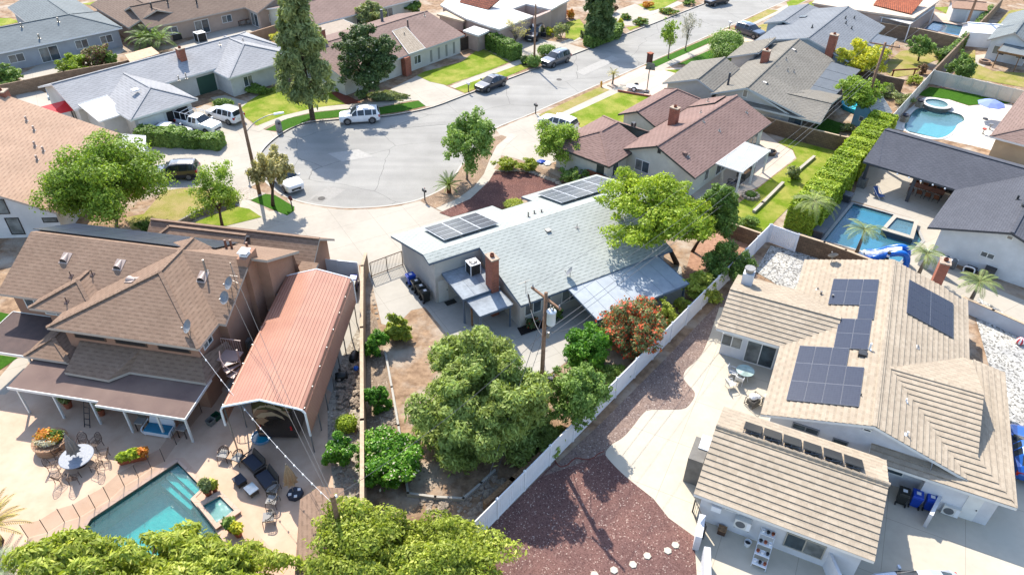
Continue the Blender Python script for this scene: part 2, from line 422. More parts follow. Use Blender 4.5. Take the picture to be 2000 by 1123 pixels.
    def win(s, x, y, z0, w, h, d, panes=2, fm=None, gm=None, name='window'):
        tx, n = s.frame(None, d); c = Vector((x, y, 0)); m = MB(); b = .07
        def bx(mb, u0, u1, z0_, z1_, d0, d1):
            mb.hexa([c+tx*u0+n*d0+Vector((0, 0, z0_)), c+tx*u1+n*d0+Vector((0, 0, z0_)), c+tx*u1+n*d1+Vector((0, 0, z0_)), c+tx*u0+n*d1+Vector((0, 0, z0_)),
                     c+tx*u0+n*d0+Vector((0, 0, z1_)), c+tx*u1+n*d0+Vector((0, 0, z1_)), c+tx*u1+n*d1+Vector((0, 0, z1_)), c+tx*u0+n*d1+Vector((0, 0, z1_))])
        bx(m, -w/2, w/2, z0, z0+b, -.05, .06); bx(m, -w/2, w/2, z0+h-b, z0+h, -.05, .06)
        for k in range(panes+1):
            u = -w/2+b/2+k*(w-b)/panes; bx(m, u-b/2, u+b/2, z0+b, z0+h-b, -.05, .055)
        o = m.build(name, fm or M_white, s.root); 
        for k in range(panes):
            g = MB(); u = -w/2+b/2+k*(w-b)/panes; bx(g, u+b/2, u+(w-b)/panes-b/2, z0+b, z0+h-b, -.05, .025); g.build('pane', gm or (M_glass, M_glassc)[(k+int(x*7+y*3)) % 2], o)
        return o
    def door(s, x, y, w, h, d, mat, z0=0.0, name='door', panels=0, handle=True):
        tx, n = s.frame(None, d); c = Vector((x, y, 0)); m = MB()
        def bx(mb, u0, u1, a, b_, d0, d1):
            q = [c+tx*u0+n*d0, c+tx*u1+n*d0, c+tx*u1+n*d1, c+tx*u0+n*d1]; mb.hexa([k+Vector((0, 0, a)) for k in q]+[k+Vector((0, 0, b_)) for k in q])
        bx(m, -w/2, w/2, z0, z0+h, -.05, .03)
        for k in range(panels): bx(m, -w/2+.04, w/2-.04, z0+.04+k*h/panels, z0+(k+1)*h/panels-.04, .03, .05)
        o = m.build(name, mat, s.root)
        if handle: k = MB(); bx(k, w/2-.14, w/2-.08, z0+1, z0+1.06, .03, .09); k.build('handle', M_dark, o)
        return o
    def chimney(s, x, y, w, l, z0, z1, mat=None, cap=True, name='chimney'):
        m = MB().box(x-w/2, x+w/2, y-l/2, y+l/2, z0, z1); o = m.build(name, mat or M_brickr, s.root)
        if cap:
            MB().box(x-w/2-.05, x+w/2+.05, y-l/2-.05, y+l/2+.05, z1, z1+.1).build('chimney_cap', M_cap, o)
            MB().lathe([(.17, 0), (.17, .22), (.13, .22), (.13, .1)], 10, (x, y, z1+.1)).build('flue', M_flue, o)
        return o
    def pipe(s, x, y, h=.45, r=.05, mat=None, name='vent_pipe', flash=True):
        z = s.zr(x, y); m = MB().tube([(x, y, z-.1), (x, y, z+h)], r, 8)
        if flash:
            a = .14; q = [Vector((x+i*a, y+j*a, (s.zat(x+i*a, y+j*a, s.all) or z)+.03)) for i, j in ((-1, -1), (1, -1), (1, 1), (-1, 1))]
            m.hexa([k-Vector((0, 0, .05)) for k in q]+q)
        return m.build(name, mat or M_pipe, s.root)
    def hood(s, x, y, d, mat, r=.3, l=.55, name='roof_vent'):
        """half-round roof vent opening downslope"""
        z = s.zr(x, y); n = Vector((d[0], d[1], 0)); tx = Vector((-n.y, n.x, 0)); m = MB(); K = 8; c = Vector((x, y, z+.02)); e = 1e-3
        zz = (s.zat(x+n.x*.3, y+n.y*.3, s.all) or z)-z; sl_ = Vector((0, 0, zz/.3))
        ring = lambda off, rr, lift: [c+n*off+sl_*off+tx*(rr*math.cos(math.pi*k/K))+Vector((0, 0, rr*math.sin(math.pi*k/K)+lift)) for k in range(K+1)]
        A, B = ring(l/2, r, .02), ring(-l/2, r*.35, -.02)
        for k in range(K): m.poly([A[k], B[k], B[k+1], A[k+1]])
        m.poly(A, 1); q = [c+n*i*l*.62+sl_*i*l*.62+tx*j*r*1.25 for i, j in ((-1, -1), (1, -1), (1, 1), (-1, 1))]; m.hexa([k-Vector((0, 0, .03)) for k in q]+[k+Vector((0, 0, .015)) for k in q])
        return m.build(name, [mat, M_dark], s.root)
    def solar(s, o, e1, e2, w, h, cells, mat=None, lift=.13, gap=.018, fm=None, fw=.012):
        """panels on the roof plane: corner o, unit directions e1 (along), e2 (up-slope)"""
        o, e1, e2 = Vector(o), Vector(e1).normalized(), Vector(e2).normalized(); n = e1.cross(e2)
        if n.z < 0: n = -n
        for i, j in cells:
            m = MB(); a = o+e1*(i*(w+gap))+e2*(j*(h+gap))+n*lift; c = [a, a+e1*w, a+e1*w+e2*h, a+e2*h]
            if e1.cross(e2).z < 0: c = [c[0], c[3], c[2], c[1]]
            m.hexa([k-n*.045 for k in c]+c, 1); f = fw; ce = sum(c, Vector())/4
            ci = [k+(ce-k).normalized()*f*1.5+n*.004 for k in c]; m.poly(ci, 0, [(0, 0), (1, 0), (1, 1), (0, 1)])
            m.build('solar_panel', [mat or M_cell, fm or M_alu], s.root)
    def cover(s, c, th, mat, posts=(), pm=None, name='patio_cover', ribs=0, pw=.12, beam=True, fas=True):
        """flat sloped cover: corners c (ccw), posts to the ground"""
        c = [Vector(q) for q in c]
        if sum(a.x*b.y-b.x*a.y for a, b in zip(c, c[1:]+c[:1])) < 0: c = c[::-1]
        m = MB().hexa([q-Vector((0, 0, th)) for q in c]+c); o = m.build(name, mat, s.root)
        fb = MB(); cz = Vector((0, 0, th/2-.01))
        for i in range(4):
            a, b = c[i], c[(i+1) % 4]; d = (b-a).normalized(); nn = Vector((d.y, -d.x, 0))*.022; fb.bar(a+nn-cz, b+nn-cz, .04, th+.05)
        if fas: fb.build('fascia', pm or M_white, o)
        if ribs:
            r = MB()
            for k in range(1, ribs):
                f = k/ribs; a = c[0].lerp(c[1], f)+Vector((0, 0, .012)); b = c[3].lerp(c[2], f)+Vector((0, 0, .012)); r.bar(a, b, .05, .03)
            r.build('rib', mat, o)
        for (x, y, z) in posts:
            MB().box(x-pw/2, x+pw/2, y-pw/2, y+pw/2, 0, z-th).build('post', pm or M_white, o)
        if beam and len(posts) > 1:
            a, b = Vector(posts[0]), Vector(posts[-1]); MB().bar(a-Vector((0, 0, th+.1)), b-Vector((0, 0, th+.1)), .1, .18).build('beam', pm or M_white, o)
        return o
def roof_mats(n, a, b, c, **k): return shingle(n, a, b, c, **k)
# ================================================================== houses
def box_part(h, name, x0, x1, y0, y1, z0, z1, mat, parent=None, tp=0): return MB().box(x0, x1, y0, y1, z0, z1, 0, tp).build(name, mat, parent or h.root)
def stucco(n, c, k=.74): return surf(n, rgb(*c, k), rgb(*[x*.94 for x in c], k), 1.2, .95, .35, .25, c3=rgb(*[x*.9 for x in c], k))
# ---- grey-green gabled house in the middle
rm = shingle('grey green shingles', rgb(178, 184, 178, .58), rgb(194, 199, 192, .58), rgb(206, 210, 203, .58), w=.34, h=.3, dark=.68)
blueg = plain('blue grey trim', rgb(112, 128, 146, .62), .6)
h = House('gabled_house', 'pale stucco house with grey-green shingle roof and two solar arrays, behind the utility pole', 'house', (.40, 42.76), 31.5, (rm, stucco('pale stucco', (214, 208, 198)), blueg)); H1 = h
h.plane((.35, 0, 2.6), (15.2, 0, 2.6), (15.2, 7.35, 4.4), (.35, 7.35, 4.4))
h.plane((-4.1, 6.35, 4.155), (.35, 6.35, 4.155), (.35, 7.35, 4.4), (-4.1, 7.35, 4.4))
h.plane((-4.3, 13.5, 2.75), (5.6, 13.5, 2.75), (5.6, 7.35, 4.4), (-4.1, 7.35, 4.4))
h.plane((5.6, 11.75, 3.22), (8.75, 11.75, 3.22), (8.75, 7.35, 4.4), (5.6, 7.35, 4.4))
h.plane((8.75, 13.6, 2.72), (17.3, 13.6, 2.72), (17.3, 7.35, 4.4), (8.75, 7.35, 4.4))
h.plane((15.2, 3.6, 3.4), (17.3, 3.6, 3.4), (17.3, 7.35, 4.4), (15.2, 7.35, 4.4))
h.roof()
h.walls([(-3.6, 6.5), (.6, 6.5), (.6, 13), (-3.6, 13)]).walls([(.6, .5), (14.8, .5), (14.8, 11.3), (.6, 11.3)]).walls([(.62, 11.3), (5.2, 11.3), (5.2, 13), (.62, 13)]).walls([(9.1, 11.3), (16.9, 11.3), (16.9, 13.1), (9.1, 13.1)]).walls([(14.8, 4.2), (16.9, 4.2), (16.9, 11.3), (14.8, 11.3)]).done()
h.win(1.75, .5, .95, 1.55, 1.15, '-t'); h.win(5.2, .5, .8, 1.6, 1.3, '-t'); h.win(8.5, .5, .3, 2.2, 1.9, '-t'); h.win(3.1, .5, .3, .6, 1.9, '-t', 1)
h.win(-3.6, 12.9, 2.0, .05, .05, '-s', 1, name='wall_vent')
h.door(-2.95, 6.5, .85, 2.05, '-t', M_white); h.door(2.8, 13.0, 4.6, 2.1, '+t', M_white, name='garage_door', panels=4, handle=False)
h.win(12.5, 13.1, .9, 1.8, 1.2, '+t'); h.door(7.2, 11.3, .95, 2.05, '+t', plain('front door paint', rgb(90, 70, 60, .6), .5))
h.chimney(-.3, 3.2, .62, 1.0, 0, 5.3)
h.solar((-1.75, 12.3, 3.21), (1, 0, 0), (0, -6.15, 1.65), 1.68, 1.0, [(i, j) for i in range(3) for j in range(4)], M_celll, fm=M_alub, fw=.035)
h.solar((9.75, 12.5, 3.15), (1, 0, 0), (0, -6.15, 1.65), 1.68, 1.0, [(i, j) for i in range(4) for j in range(4) if (i, j) != (3, 3)], M_celll, fm=M_alub, fw=.035)
rolled = surf('grey rolled roofing', rgb(176, 184, 190, .62), rgb(160, 167, 172, .6), 3, .9, .2, .5, c3=rgb(138, 144, 150, .6))
wp = [(-2.1, 2.4, 2.6)]
h.cover([(-3, 2.9, 2.55), (.2, 2.9, 2.55), (.2, 6.45, 2.72), (-3, 6.45, 2.72)], .14, rolled, [(-2.85, 3.1, 2.58)], blueg, 'porch_roof', 3, beam=False)
h.cover([(-2.7, .85, 2.22), (.15, .85, 2.22), (.15, 4.2, 2.4), (-2.7, 4.2, 2.4)], .12, rolled, [(-2.6, 1.0, 2.22), (0, 1.0, 2.22)], blueg, 'porch_roof')
MB().box(-2.55, -2.43, 2.5, 2.62, 0, 2.2).build('post', M_wood, h.root)
pcv = surf('patio cover sheet', rgb(182, 190, 196, .66), rgb(170, 178, 184, .66), 1.5, .7, .15, .4, c3=rgb(160, 168, 175, .66))
h.cover([(4.65, -3.85, 2.15), (13.6, -3.85, 2.15), (13.6, .1, 2.52), (4.65, .1, 2.52)], .13, pcv, [(4.9, -3.6, 2.16), (7.8, -3.6, 2.16), (10.6, -3.6, 2.16), (13.4, -3.6, 2.16)], blueg, ribs=7)
for x, y, hh in ((6.2, 8.4, .5), (7, 8.7, .35), (7.6, 8.5, .3)): h.pipe(x, y, hh, .07)
h.pipe(9, 5.2, .4, .03); h.pipe(13.2, 4.5, .5, .03)
m = MB().box(6.3, 6.7, 5.6, 6, 3.9, 4.15); m.build('roof_vent', M_pipe, h.root)
def ac_unit(name, label, loc, rz, w=.8, hgt=.8, cat='air conditioner'):
    t = thing(name, label, cat, loc, rz); k = w/2
    grille = brick('condenser grille', rgb(105, 105, 100, .5), rgb(85, 85, 82, .5), rgb(45, 45, 45, .5), 2, .06, .02)
    MB().box(-k, k, -k, k, .05, hgt).build('body', grille, t); c = MB()
    for x in (-k, k):
        for y in (-k, k): c.box(x-.03, x+.03, y-.03, y+.03, 0, hgt+.01)
    c.build('corner_frame', M_pvc, t)
    MB().box(-k-.03, k+.03, -k-.03, k+.03, hgt+.005, hgt+.06).build('lid', M_pvc, t)
    f = MB().lathe([(k*.82, 0), (k*.82, .03), (k*.7, .05)], 20, (0, 0, hgt+.06)); fo = f.build('fan_guard', M_dark, t)
    b = MB(); b.lathe([(.12, 0), (.1, .03)], 10, (0, 0, hgt+.115))
    for q in range(3):
        a = 2.1*q; b.bar((0, 0, hgt+.12), (math.cos(a)*k*.7, math.sin(a)*k*.7, hgt+.12), .13, .015)
    b.build('fan_blade', M_pvc, t); return t
ac_unit('condenser_unit', 'white-topped air conditioner condenser on the porch roof beside the red brick chimney', h.world((-.75, 5.45, 2.68)), h.a, .85, .95)
def dish(h, x, y, z, az, r=.38, par=None, tilt=.6):
    m = MB(); c = Vector((x, y, z)); m.tube([c, c+Vector((0, 0, .5))], .025, 6); o = m.build('dish_mast', M_pipe, par or h.root)
    d = Vector((math.cos(az)*math.cos(tilt), math.sin(az)*math.cos(tilt), math.sin(tilt))); c2 = c+Vector((0, 0, .55)); b = MB(); x1 = d.cross(Vector((0, 0, 1))).normalized(); y1 = x1.cross(d); N = 16; prev = None
    for k in range(4):
        rr = r*(k+1)/4; off = .12*((k+1)/4)**2; ring = [c2+d*off+x1*rr*math.cos(2*math.pi*i/N)+y1*rr*1.1*math.sin(2*math.pi*i/N) for i in range(N)]
        if prev is None: b.poly(ring)
        else:
            for i in range(N): b.poly([prev[i], prev[(i+1) % N], ring[(i+1) % N], ring[i]])
        prev = ring
    b.build('satellite_dish', plain('dish grey', rgb(150, 152, 155, .6), .4), o, smooth=True)
    MB().tube([c2-y1*r*.9, c2+d*.45-y1*.15], .015, 5).tube([c2+d*.45-y1*.15, c2+d*.38-y1*.1], .05, 6).build('feed_arm', M_pipe, o)
dish(h, 5.4, .9, 2.75, 2.5)
m = MB()
for q in range(3): m.bar((1.0-.35+q*.1, .9, 3.9+q*.0), (1.7+q*.0, .9, 3.95), .02)
m.tube([(1.3, .9, 2.7), (1.3, .9, 4)], .02, 6); m.build('antenna', M_pipe, h.root)

# ---- brown two-storey house on the left
rm2 = shingle('brown shingles', rgb(140, 114, 96, .6), rgb(160, 133, 113, .6), rgb(176, 150, 129, .6), w=.34, h=.27, dark=.72)
st2 = stucco('salmon brown stucco', (178, 136, 112)); trim2 = plain('tan trim', rgb(206, 192, 178, .64), .6)
h = House('two_storey_house', 'brown two-storey stucco house with hipped brown shingle roof, left of the salmon metal carport', 'house', (-19.36, 37.02), -10.1, (rm2, st2, trim2)); H2 = h
h.plane((-16.9, .3, 5.2), (.3, .3, 5.2), (.3, 4.9, 7.4), (-16.9, 4.9, 7.4)); h.plane((-16.9, 9.4, 5.2), (1.5, 9.4, 5.2), (1.5, 4.9, 7.4), (-16.9, 4.9, 7.4))
h.gab(-2.28, 6.5, -11.07, -.2, -5.0, 7.4, 5.2, 5.2, 't', h0=4.5)
h.gab(-.7, 3, -13.65, -8.5, -11.08, 6.3, 5.2, 5.2, 't', h0=2.2)
h.roof()
h.walls([(-16.4, .9), (-.1, .9), (-.1, 5.4), (1.15, 5.4), (1.15, 8.9), (-16.4, 8.9)]).walls([(-10.4, -1.7), (-.75, -1.7), (-.75, .9), (-10.4, .9)]).walls([(-13.1, .1), (-10.4, .1), (-10.4, .9), (-13.1, .9)])
# street-side lower wing
h.gab(-12.6, 2.0, 10.2, 14.6, 12.0, 4.7, 3.3, 3.0)
h.gab(-13, -3.8, 8.4, 13.5, 11.2, 4.8, 3.1, 3.1, h0=2.6)
h.plane((1.0, 5.0, 2.9), (2.4, 5.0, 2.9), (2.4, 10.4, 3.5), (1.0, 10.4, 3.5))
h.roof('wing_roof')
h.walls([(-12, 8.9), (1.6, 8.9), (1.6, 14), (-12, 14)])
# ground-floor skirt roof
h.plane((-9.5, -3.85, 2.9), (-6.25, -3.95, 2.9), (-5.4, -1.75, 3.85), (-9.5, -1.75, 3.85)); h.plane((-6.25, -3.95, 2.9), (-5.37, -3.0, 2.9), (-5.0, -1.75, 3.85), (-5.4, -1.75, 3.85))
h.plane((-5.37, -3.0, 2.9), (.1, -3.0, 2.9), (-.7, -1.75, 3.85), (-5.0, -1.75, 3.85)); h.plane((.1, -3.0, 2.9), (.32, .4, 2.9), (-.1, .4, 3.6), (-.7, -1.75, 3.85))
h.gab(-3.05, .2, -13.1, -9.7, -11.7, 3.65, 3.0, 3.0, 't', h0=1.4)
h.roof('skirt_roof')
h.walls([(-9.4, -3.2), (-6.4, -3.3), (-5.5, -2.5), (-.5, -2.5), (-.5, -1.0), (-9.4, -1.0)], top=2.75).walls([(-12.6, -2.4), (-9.4, -2.4), (-9.4, 1), (-12.6, 1)], top=2.9).done()
brn = surf('brown rolled roofing', rgb(140, 116, 106, .55), rgb(126, 104, 96, .55), 2, .9, .25, .5, c3=rgb(150, 126, 114, .55)); grp = surf('dusty brown roofing', rgb(118, 98, 92, .5), rgb(105, 88, 84, .5), 2, .9, .2, .4)
h.cover([(-12.6, -5.45, 2.5), (-6.05, -5.45, 2.5), (-6.05, -2.3, 2.72), (-12.6, -2.3, 2.72)], .14, brn, [(-12.2, -5.25, 2.5), (-9.6, -5.25, 2.5), (-6.9, -5.25, 2.5)], M_white, fas=False)
h.cover([(-6.05, -5.75, 2.48), (.1, -5.75, 2.48), (.1, -2.4, 2.72), (-6.05, -2.4, 2.72)], .14, brn, [(-4.4, -5.5, 2.48), (-2.1, -5.5, 2.48), (-.15, -5.5, 2.48)], M_white, fas=False)
MB().bar((-12.62, -5.47, 2.43), (-6.05, -5.47, 2.43), .05, .2).bar((-6.07, -5.77, 2.4), (.12, -5.77, 2.4), .05, .2).bar((.12, -5.77, 2.41), (.12, -2.4, 2.65), .05, .2).build('fascia', M_white, h.root)
h.cover([(-17, -3.0, 2.95), (-12.9, -3.0, 2.95), (-12.9, .85, 3.1), (-17, .85, 3.1)], .14, grp, [(-16.7, -2.8, 2.95), (-13.1, -2.8, 2.95)], M_white)
h.chimney(-.05, 5.0, .7, 1.5, 0, 7.7, st2, False); box_part(h, 'chimney_cap', -.3, .25, 4.5, 5.1, 7.72, 7.85, M_pvc); box_part(h, 'chimney_flue', -.18, .13, 4.62, 4.98, 7.85, 8.0, M_pipe); box_part(h, 'chimney_hood', -.36, .31, 4.42, 5.18, 8.0, 8.08, M_pvc)
blk = plain('dark opening', (.012, .012, .014, 1), .6)
for a in (-8.6, -5.6, -2.5): h.win(a, -1.7, 4.1, 2.3, .75, '-t', 1, plain('brown frame', rgb(120, 95, 80, .5)), blk)
h.win(-12.5, .12, 4.1, 1.7, .9, '-t'); h.win(-.75, -.6, 3.95, 1.1, .95, '+s', 2)
h.win(-14.8, .9, 3.6, 1.6, 1.0, '-t')
M_hood = plain('pink tan vent', rgb(200, 178, 165, .6), .5)
for x, y, d in ((-13.2, 3.3, (0, -1)), (-9, 3.3, (0, -1)), (-2.6, 3.2, (0, -1)), (-7.1, 1.9, (-1, .3))): h.hood(x, y, d, M_hood, .28, .65)
for x, y in ((-12.1, 2.1), (-10.6, 2.4), (-11.1, .0)): h.pipe(x, y, .45, .035, plain('brown pipe', rgb(110, 85, 75, .5), .5))
for x, y in ((-3.0, 7.2), (-2.7, 7.4), (-1.3, 7.2)): h.pipe(x, y, .75, .09, plain('rust pipe', rgb(150, 105, 85, .55), .6))
h.pipe(-2.5, 3.6, 1.0, .07)
h.solar((-17.2, 9.2, 5.3), (1, 0, 0), (0, -4.5, 2.2), 1.72, 1.05, [(i, j) for i in range(8) for j in range(4) if i+j < 10], M_cell, fm=M_dark)
dish(h, -.2, 2.6, 6.3, -2.2, .42); dish(h, -.1, 1.6, 5.85, -2.0, .42); dish(h, -1.2, -1.3, 5.55, -2.2, .42)
MB().tube([(-.05, 3.0, 5.5), (-.05, 3.0, 8.3)], .03, 6).tube([(-.35, 3, 7.2), (.25, 3, 7.2)], .02, 6).tube([(-.3, 3.1, 6.7), (.2, 2.9, 6.7)], .02, 6).build('service_mast', M_pipe, h.root)
for a, b in (((-5.07, 4.4, 7.2), (-.75, .35, 5.28)), ((-11.05, 1.6, 5.86), (-9.8, .5, 5.34))): MB().bar(a, b, .2, .05).build('valley_flashing', M_hood, h.root)
# spiral stair on the right flank
pk = plain('pinkish railing paint', rgb(190, 160, 150, .6), .5); sx, sy = 1.55, -1.0
st = MB(); R_ = MB()
for k in range(13):
    a = 3.4+k*.42; z = 3.3-k*.25; c, n = math.cos(a), math.sin(a); c2, n2 = math.cos(a+.5), math.sin(a+.5)
    st.hexa([(sx, sy, z-.05), (sx+c*1.15, sy+n*1.15, z-.05), (sx+c2*1.15, sy+n2*1.15, z-.05), (sx+.02, sy+.02, z-.05), (sx, sy, z), (sx+c*1.15, sy+n*1.15, z), (sx+c2*1.15, sy+n2*1.15, z), (sx+.02, sy+.02, z)])
    R_.tube([(sx+c*1.12, sy+n*1.12, z), (sx+c*1.12, sy+n*1.12, z+.95)], .02, 5)
R_.tube([(sx+math.cos(3.4+k*.42)*1.12, sy+math.sin(3.4+k*.42)*1.12, 4.25-k*.25) for k in range(13)], .03, 6)
st.tube([(sx, sy, 0), (sx, sy, 4.3)], .06, 8); st.box(-.1, sx-.2, sy-.2, sy+.9, 3.2, 3.3)
stairs = st.build('spiral_stair', pk, h.root); R_.build('railing', pk, stairs)
m = MB()
for k in range(9): m.tube([(-.1+k*.17, sy+.9, 3.3), (-.1+k*.17, sy+.9, 4.25)], .018, 5)
m.bar((-.1, sy+.9, 4.27), (1.35, sy+.9, 4.27), .05); m.build('landing_rail', pk, stairs)
box_part(h, 'meter_box', 0, .25, 2.2, 2.7, 1.2, 2.0, M_pipe)

# ---- brown-roofed house right of the centre
rm7 = shingle('red brown shingles', rgb(138, 112, 104, .6), rgb(158, 130, 121, .6), rgb(172, 144, 134, .6), w=.5, h=.26, dark=.6)
st7 = stucco('pale green stucco', (226, 226, 210)); gtrim = plain('dark green trim', rgb(70, 84, 78, .55), .5)
h = House('brown_roof_house', 'cream stucco house with reddish-brown roof, dark green trim and white slatted patio cover', 'house', (13.82, 65.8), 49.9, (rm7, st7, gtrim)); H7 = h
h.gab(.4, 17.5, -4.6, 4.25, 0, 4.5, 2.6, 2.75)
h.plane((-3.25, 2.95, 2.6), (3.5, 2.95, 2.6), (3.4, 6.65, 4.0), (.36, 6.65, 4.0)); h.plane((-3.25, 2.95, 2.6), (.36, 6.65, 4.0), (-3.25, 10.4, 2.6)); h.plane((-3.25, 10.4, 2.6), (6.4, 10.4, 2.6), (3.4, 6.65, 4.), (.36, 6.65, 4.0)); h.plane((6.4, 10.4, 2.6), (6.4, 2.95, 2.6), (3.4, 6.65, 4.0))
h.gab(7.7, 17.8, 4.4, 9.3, 6.9, 3.75, 2.7, 2.7, h1=1.6)
h.plane((14.4, 4.2, 2.9), (17.3, 4.2, 2.9), (17.3, 1.2, 4.2), (14.6, 1.2, 4.2))
h.roof()
h.walls([(.9, -4), (17, -4), (17, 3.8), (.9, 3.8)]).walls([(-2.7, 3.5), (5.9, 3.5), (5.9, 9.9), (-2.7, 9.9)]).walls([(8.2, 3.8), (17.2, 3.8), (17.2, 8.8), (8.2, 8.8)]).done()
h.win(.9, 1.6, .9, 1.7, 1.3, '-s'); h.win(.9, -.1, 3.55, .35, .4, '-s', 1, gtrim, M_dark, 'gable_vent'); h.win(-1.2, 3.5, .6, 1.1, 1.7, '-t', 1); h.door(-2.7, 4.3, .9, 2.05, '-s', gtrim)
h.win(14.6, -4, .3, 2.4, 1.9, '-t'); h.win(7.5, -4, .2, 2.4, 2.0, '-t'); h.win(4.2, -4, .6, .9, 1.5, '-t', 1)
h.chimney(7.95, 2.5, .65, .9, 3, 5.3)
for x, y, q in ((2.4, -2.6, .3), (9, -.5, .3), (9.5, -2.2, .3), (11.5, 1.2, .35), (15.8, -2.2, .4), (15.4, 2.4, .5), (4.6, 5.3, .35)): h.pipe(x, y, q, .05)
box_part(h, 'roof_vent', 2.1, 2.5, -2.4, -2.0, 3.4, 3.85, rm7); box_part(h, 'roof_vent', 4.7, 5.1, 5.3, 5.7, 3.3, 3.8, M_dark)
# white lattice cover
sl_ = MB(); fr_ = MB()
for k in range(22): y = -7.5+k*.135; sl_.bar((4.4, y, 2.62), (10.95, y, 2.62), .06, .05)
lat = sl_.build('lattice_cover', M_white, h.root)
for x in (4.6, 7.7, 10.75): fr_.bar((x, -4.5, 2.52), (x, -7.6, 2.52), .08, .15)
fr_.build('rafter', M_white, lat)
for x in (4.6, 7.7, 10.75): MB().box(x-.09, x+.09, -7.4, -7.22, 0, 2.5).build('post', M_white, lat)

# ---- lower right: concrete tile house
def tile_mat(n, ca, cb, cc): return shingle(n, ca, cb, cc, w=.33, h=.39, dark=.8, bump=.3, jit=.5)
rm4 = tile_mat('tan concrete tiles', rgb(168, 150, 130, .6), rgb(194, 178, 156, .62), rgb(214, 198, 176, .64))
st4 = stucco('white blue stucco', (225, 226, 228))
h = House('tile_roof_house', 'large white house with tan concrete tile roof and black solar panels, lower right', 'house', (21.45, 29.79), 64.7, (rm4, st4, M_white)); H4 = h
h.plane((-.3, 6.15, 2.7), (18.7, 6.15, 2.7), (18.7, 0, 4.6), (-.3, 0, 4.6)); h.plane((-.3, -5.8, 2.7), (18.7, -5.8, 2.7), (18.7, 0, 4.6), (-.3, 0, 4.6))
h.roof(tiles=.39)
h.gab(10.6, 2.8, 6.83, 14.0, 10.2, 4.0, 2.7, 2.78, 't'); h.polys = h.polys
h.plane((5.75, -5.95, 4.42), (5.75, -.3, 4.42), (11.05, -.3, 2.85), (11.05, -5.95, 2.85)); h.plane((5.75, -5.95, 4.42), (5.75, -.3, 4.42), (-1, -.3, 2.55), (-1, -8.1, 2.55), (1.4, -5.95, 3.2))
h.plane((11.05, -5.95, 2.98), (11.05, -8.0, 2.6), (-.98, -8.1, 2.57), (1.4, -5.95, 3.1))
h.roof('wing_roof', tiles=.39)
h.walls([(0.1, 5.5), (0.1, -3.6), (-.6, -3.6), (-.6, -7.4), (10.6, -7.4), (10.6, -5.3), (18.2, -5.3), (18.2, 5.5)]).walls([(7.4, 5.5), (7.4, 10.1), (13.6, 10.1), (13.6, 5.5)]).done()
h.win(7.4, 9.4, .95, 1.5, 1.1, '-s'); h.win(7.4, 7.3, .05, 2.1, 2.05, '-s'); h.win(.1, 3.4, 2.1, 1.6, .5, '-s', 2, plain('grey frame', rgb(150, 155, 160, .6)), M_glass); h.win(.1, 1.3, 1.9, .9, .5, '-s', 1, plain('grey frame', rgb(150, 155, 160, .6))); h.win(.1, -1.6, 1.0, 2.0, 1.3, '-s', 1)
h.win(.1, .2, 3.7, .5, .25, '-s', 1, M_white, M_dark, 'gable_vent')
h.door(-.6, -6.3, .8, 2, '-s', M_white)
zW = lambda t: 2.7+(6.15-t)*1.9/6.15
e1, e2 = (0, -1, 1.9/6.15), (1, 0, 0)      # up-slope, along
pw, ph = 1.08, 1.75
def arr(s0, t0, cells, w=1.72, hgt=1.1): h.solar((s0, t0, zW(t0)), (1, 0, 0), (0, -6.15, 1.9), w, hgt, cells, M_cell)
arr(1.2, 4.9, [(0, j) for j in range(4)]+[(1, j) for j in range(4)]+[(2, j) for j in range(3)], 1.9, 1.03)
arr(6.95, 2.85, [(0, 0), (0, 1), (1, 0), (1, 1)], 1.72, 1.03); arr(10.45, 1.75, [(0, 0)], 1.72, 1.03); arr(12.2, 3.75, [(0, 0), (0, 1), (0, 2), (1, 0), (1, 1), (1, 2)], 1.72, 1.03)
zE = lambda t: 4.6+t*1.9/5.8
h.solar((12.6, -4.6, zE(-4.6)), (1, 0, 0), (0, 5.8, 1.9), 1.08, 1.75, [(i, j) for i in range(4) for j in range(2)], solar_mat('violet solar cells', (.022, .022, .034, 1), (.028, .028, .04, 1), (.04, .04, .05, 1), 6, 10, .2))
h.chimney(12.3, 9.7, .8, .8, 2.5, 4.45, st4, False); MB().lathe([(.3, 0), (.3, .3), (.42, .32), (.4, .4)], 14, (12.3, 9.7, 4.45)).build('chimney_cap', M_pipe, h.root)
h.chimney(20.1, -3.6, .9, .7, 0, 4.7)
h.pipe(7.05, .8, .6, .07, M_pvc); box_part(h, 'skylight_vent', 6.2, 6.75, .9, 1.4, 4.2, 4.5, M_dark); h.hood(9.4, -2.2, (1, 0), M_pipe, .12, .3); h.pipe(3.4, -1.7, .25, .05, M_pvc); h.pipe(.5, -1.9, .3, .06, M_pvc); h.pipe(13.6, 4.4, .3, .08); h.pipe(13.2, 3.6, .3, .08); h.pipe(2.3, .9, .2, .04, M_dark); h.pipe(14.3, 4.7, .2, .05)
dish(h, 18.2, 4.2, 3.4, .4, .4)

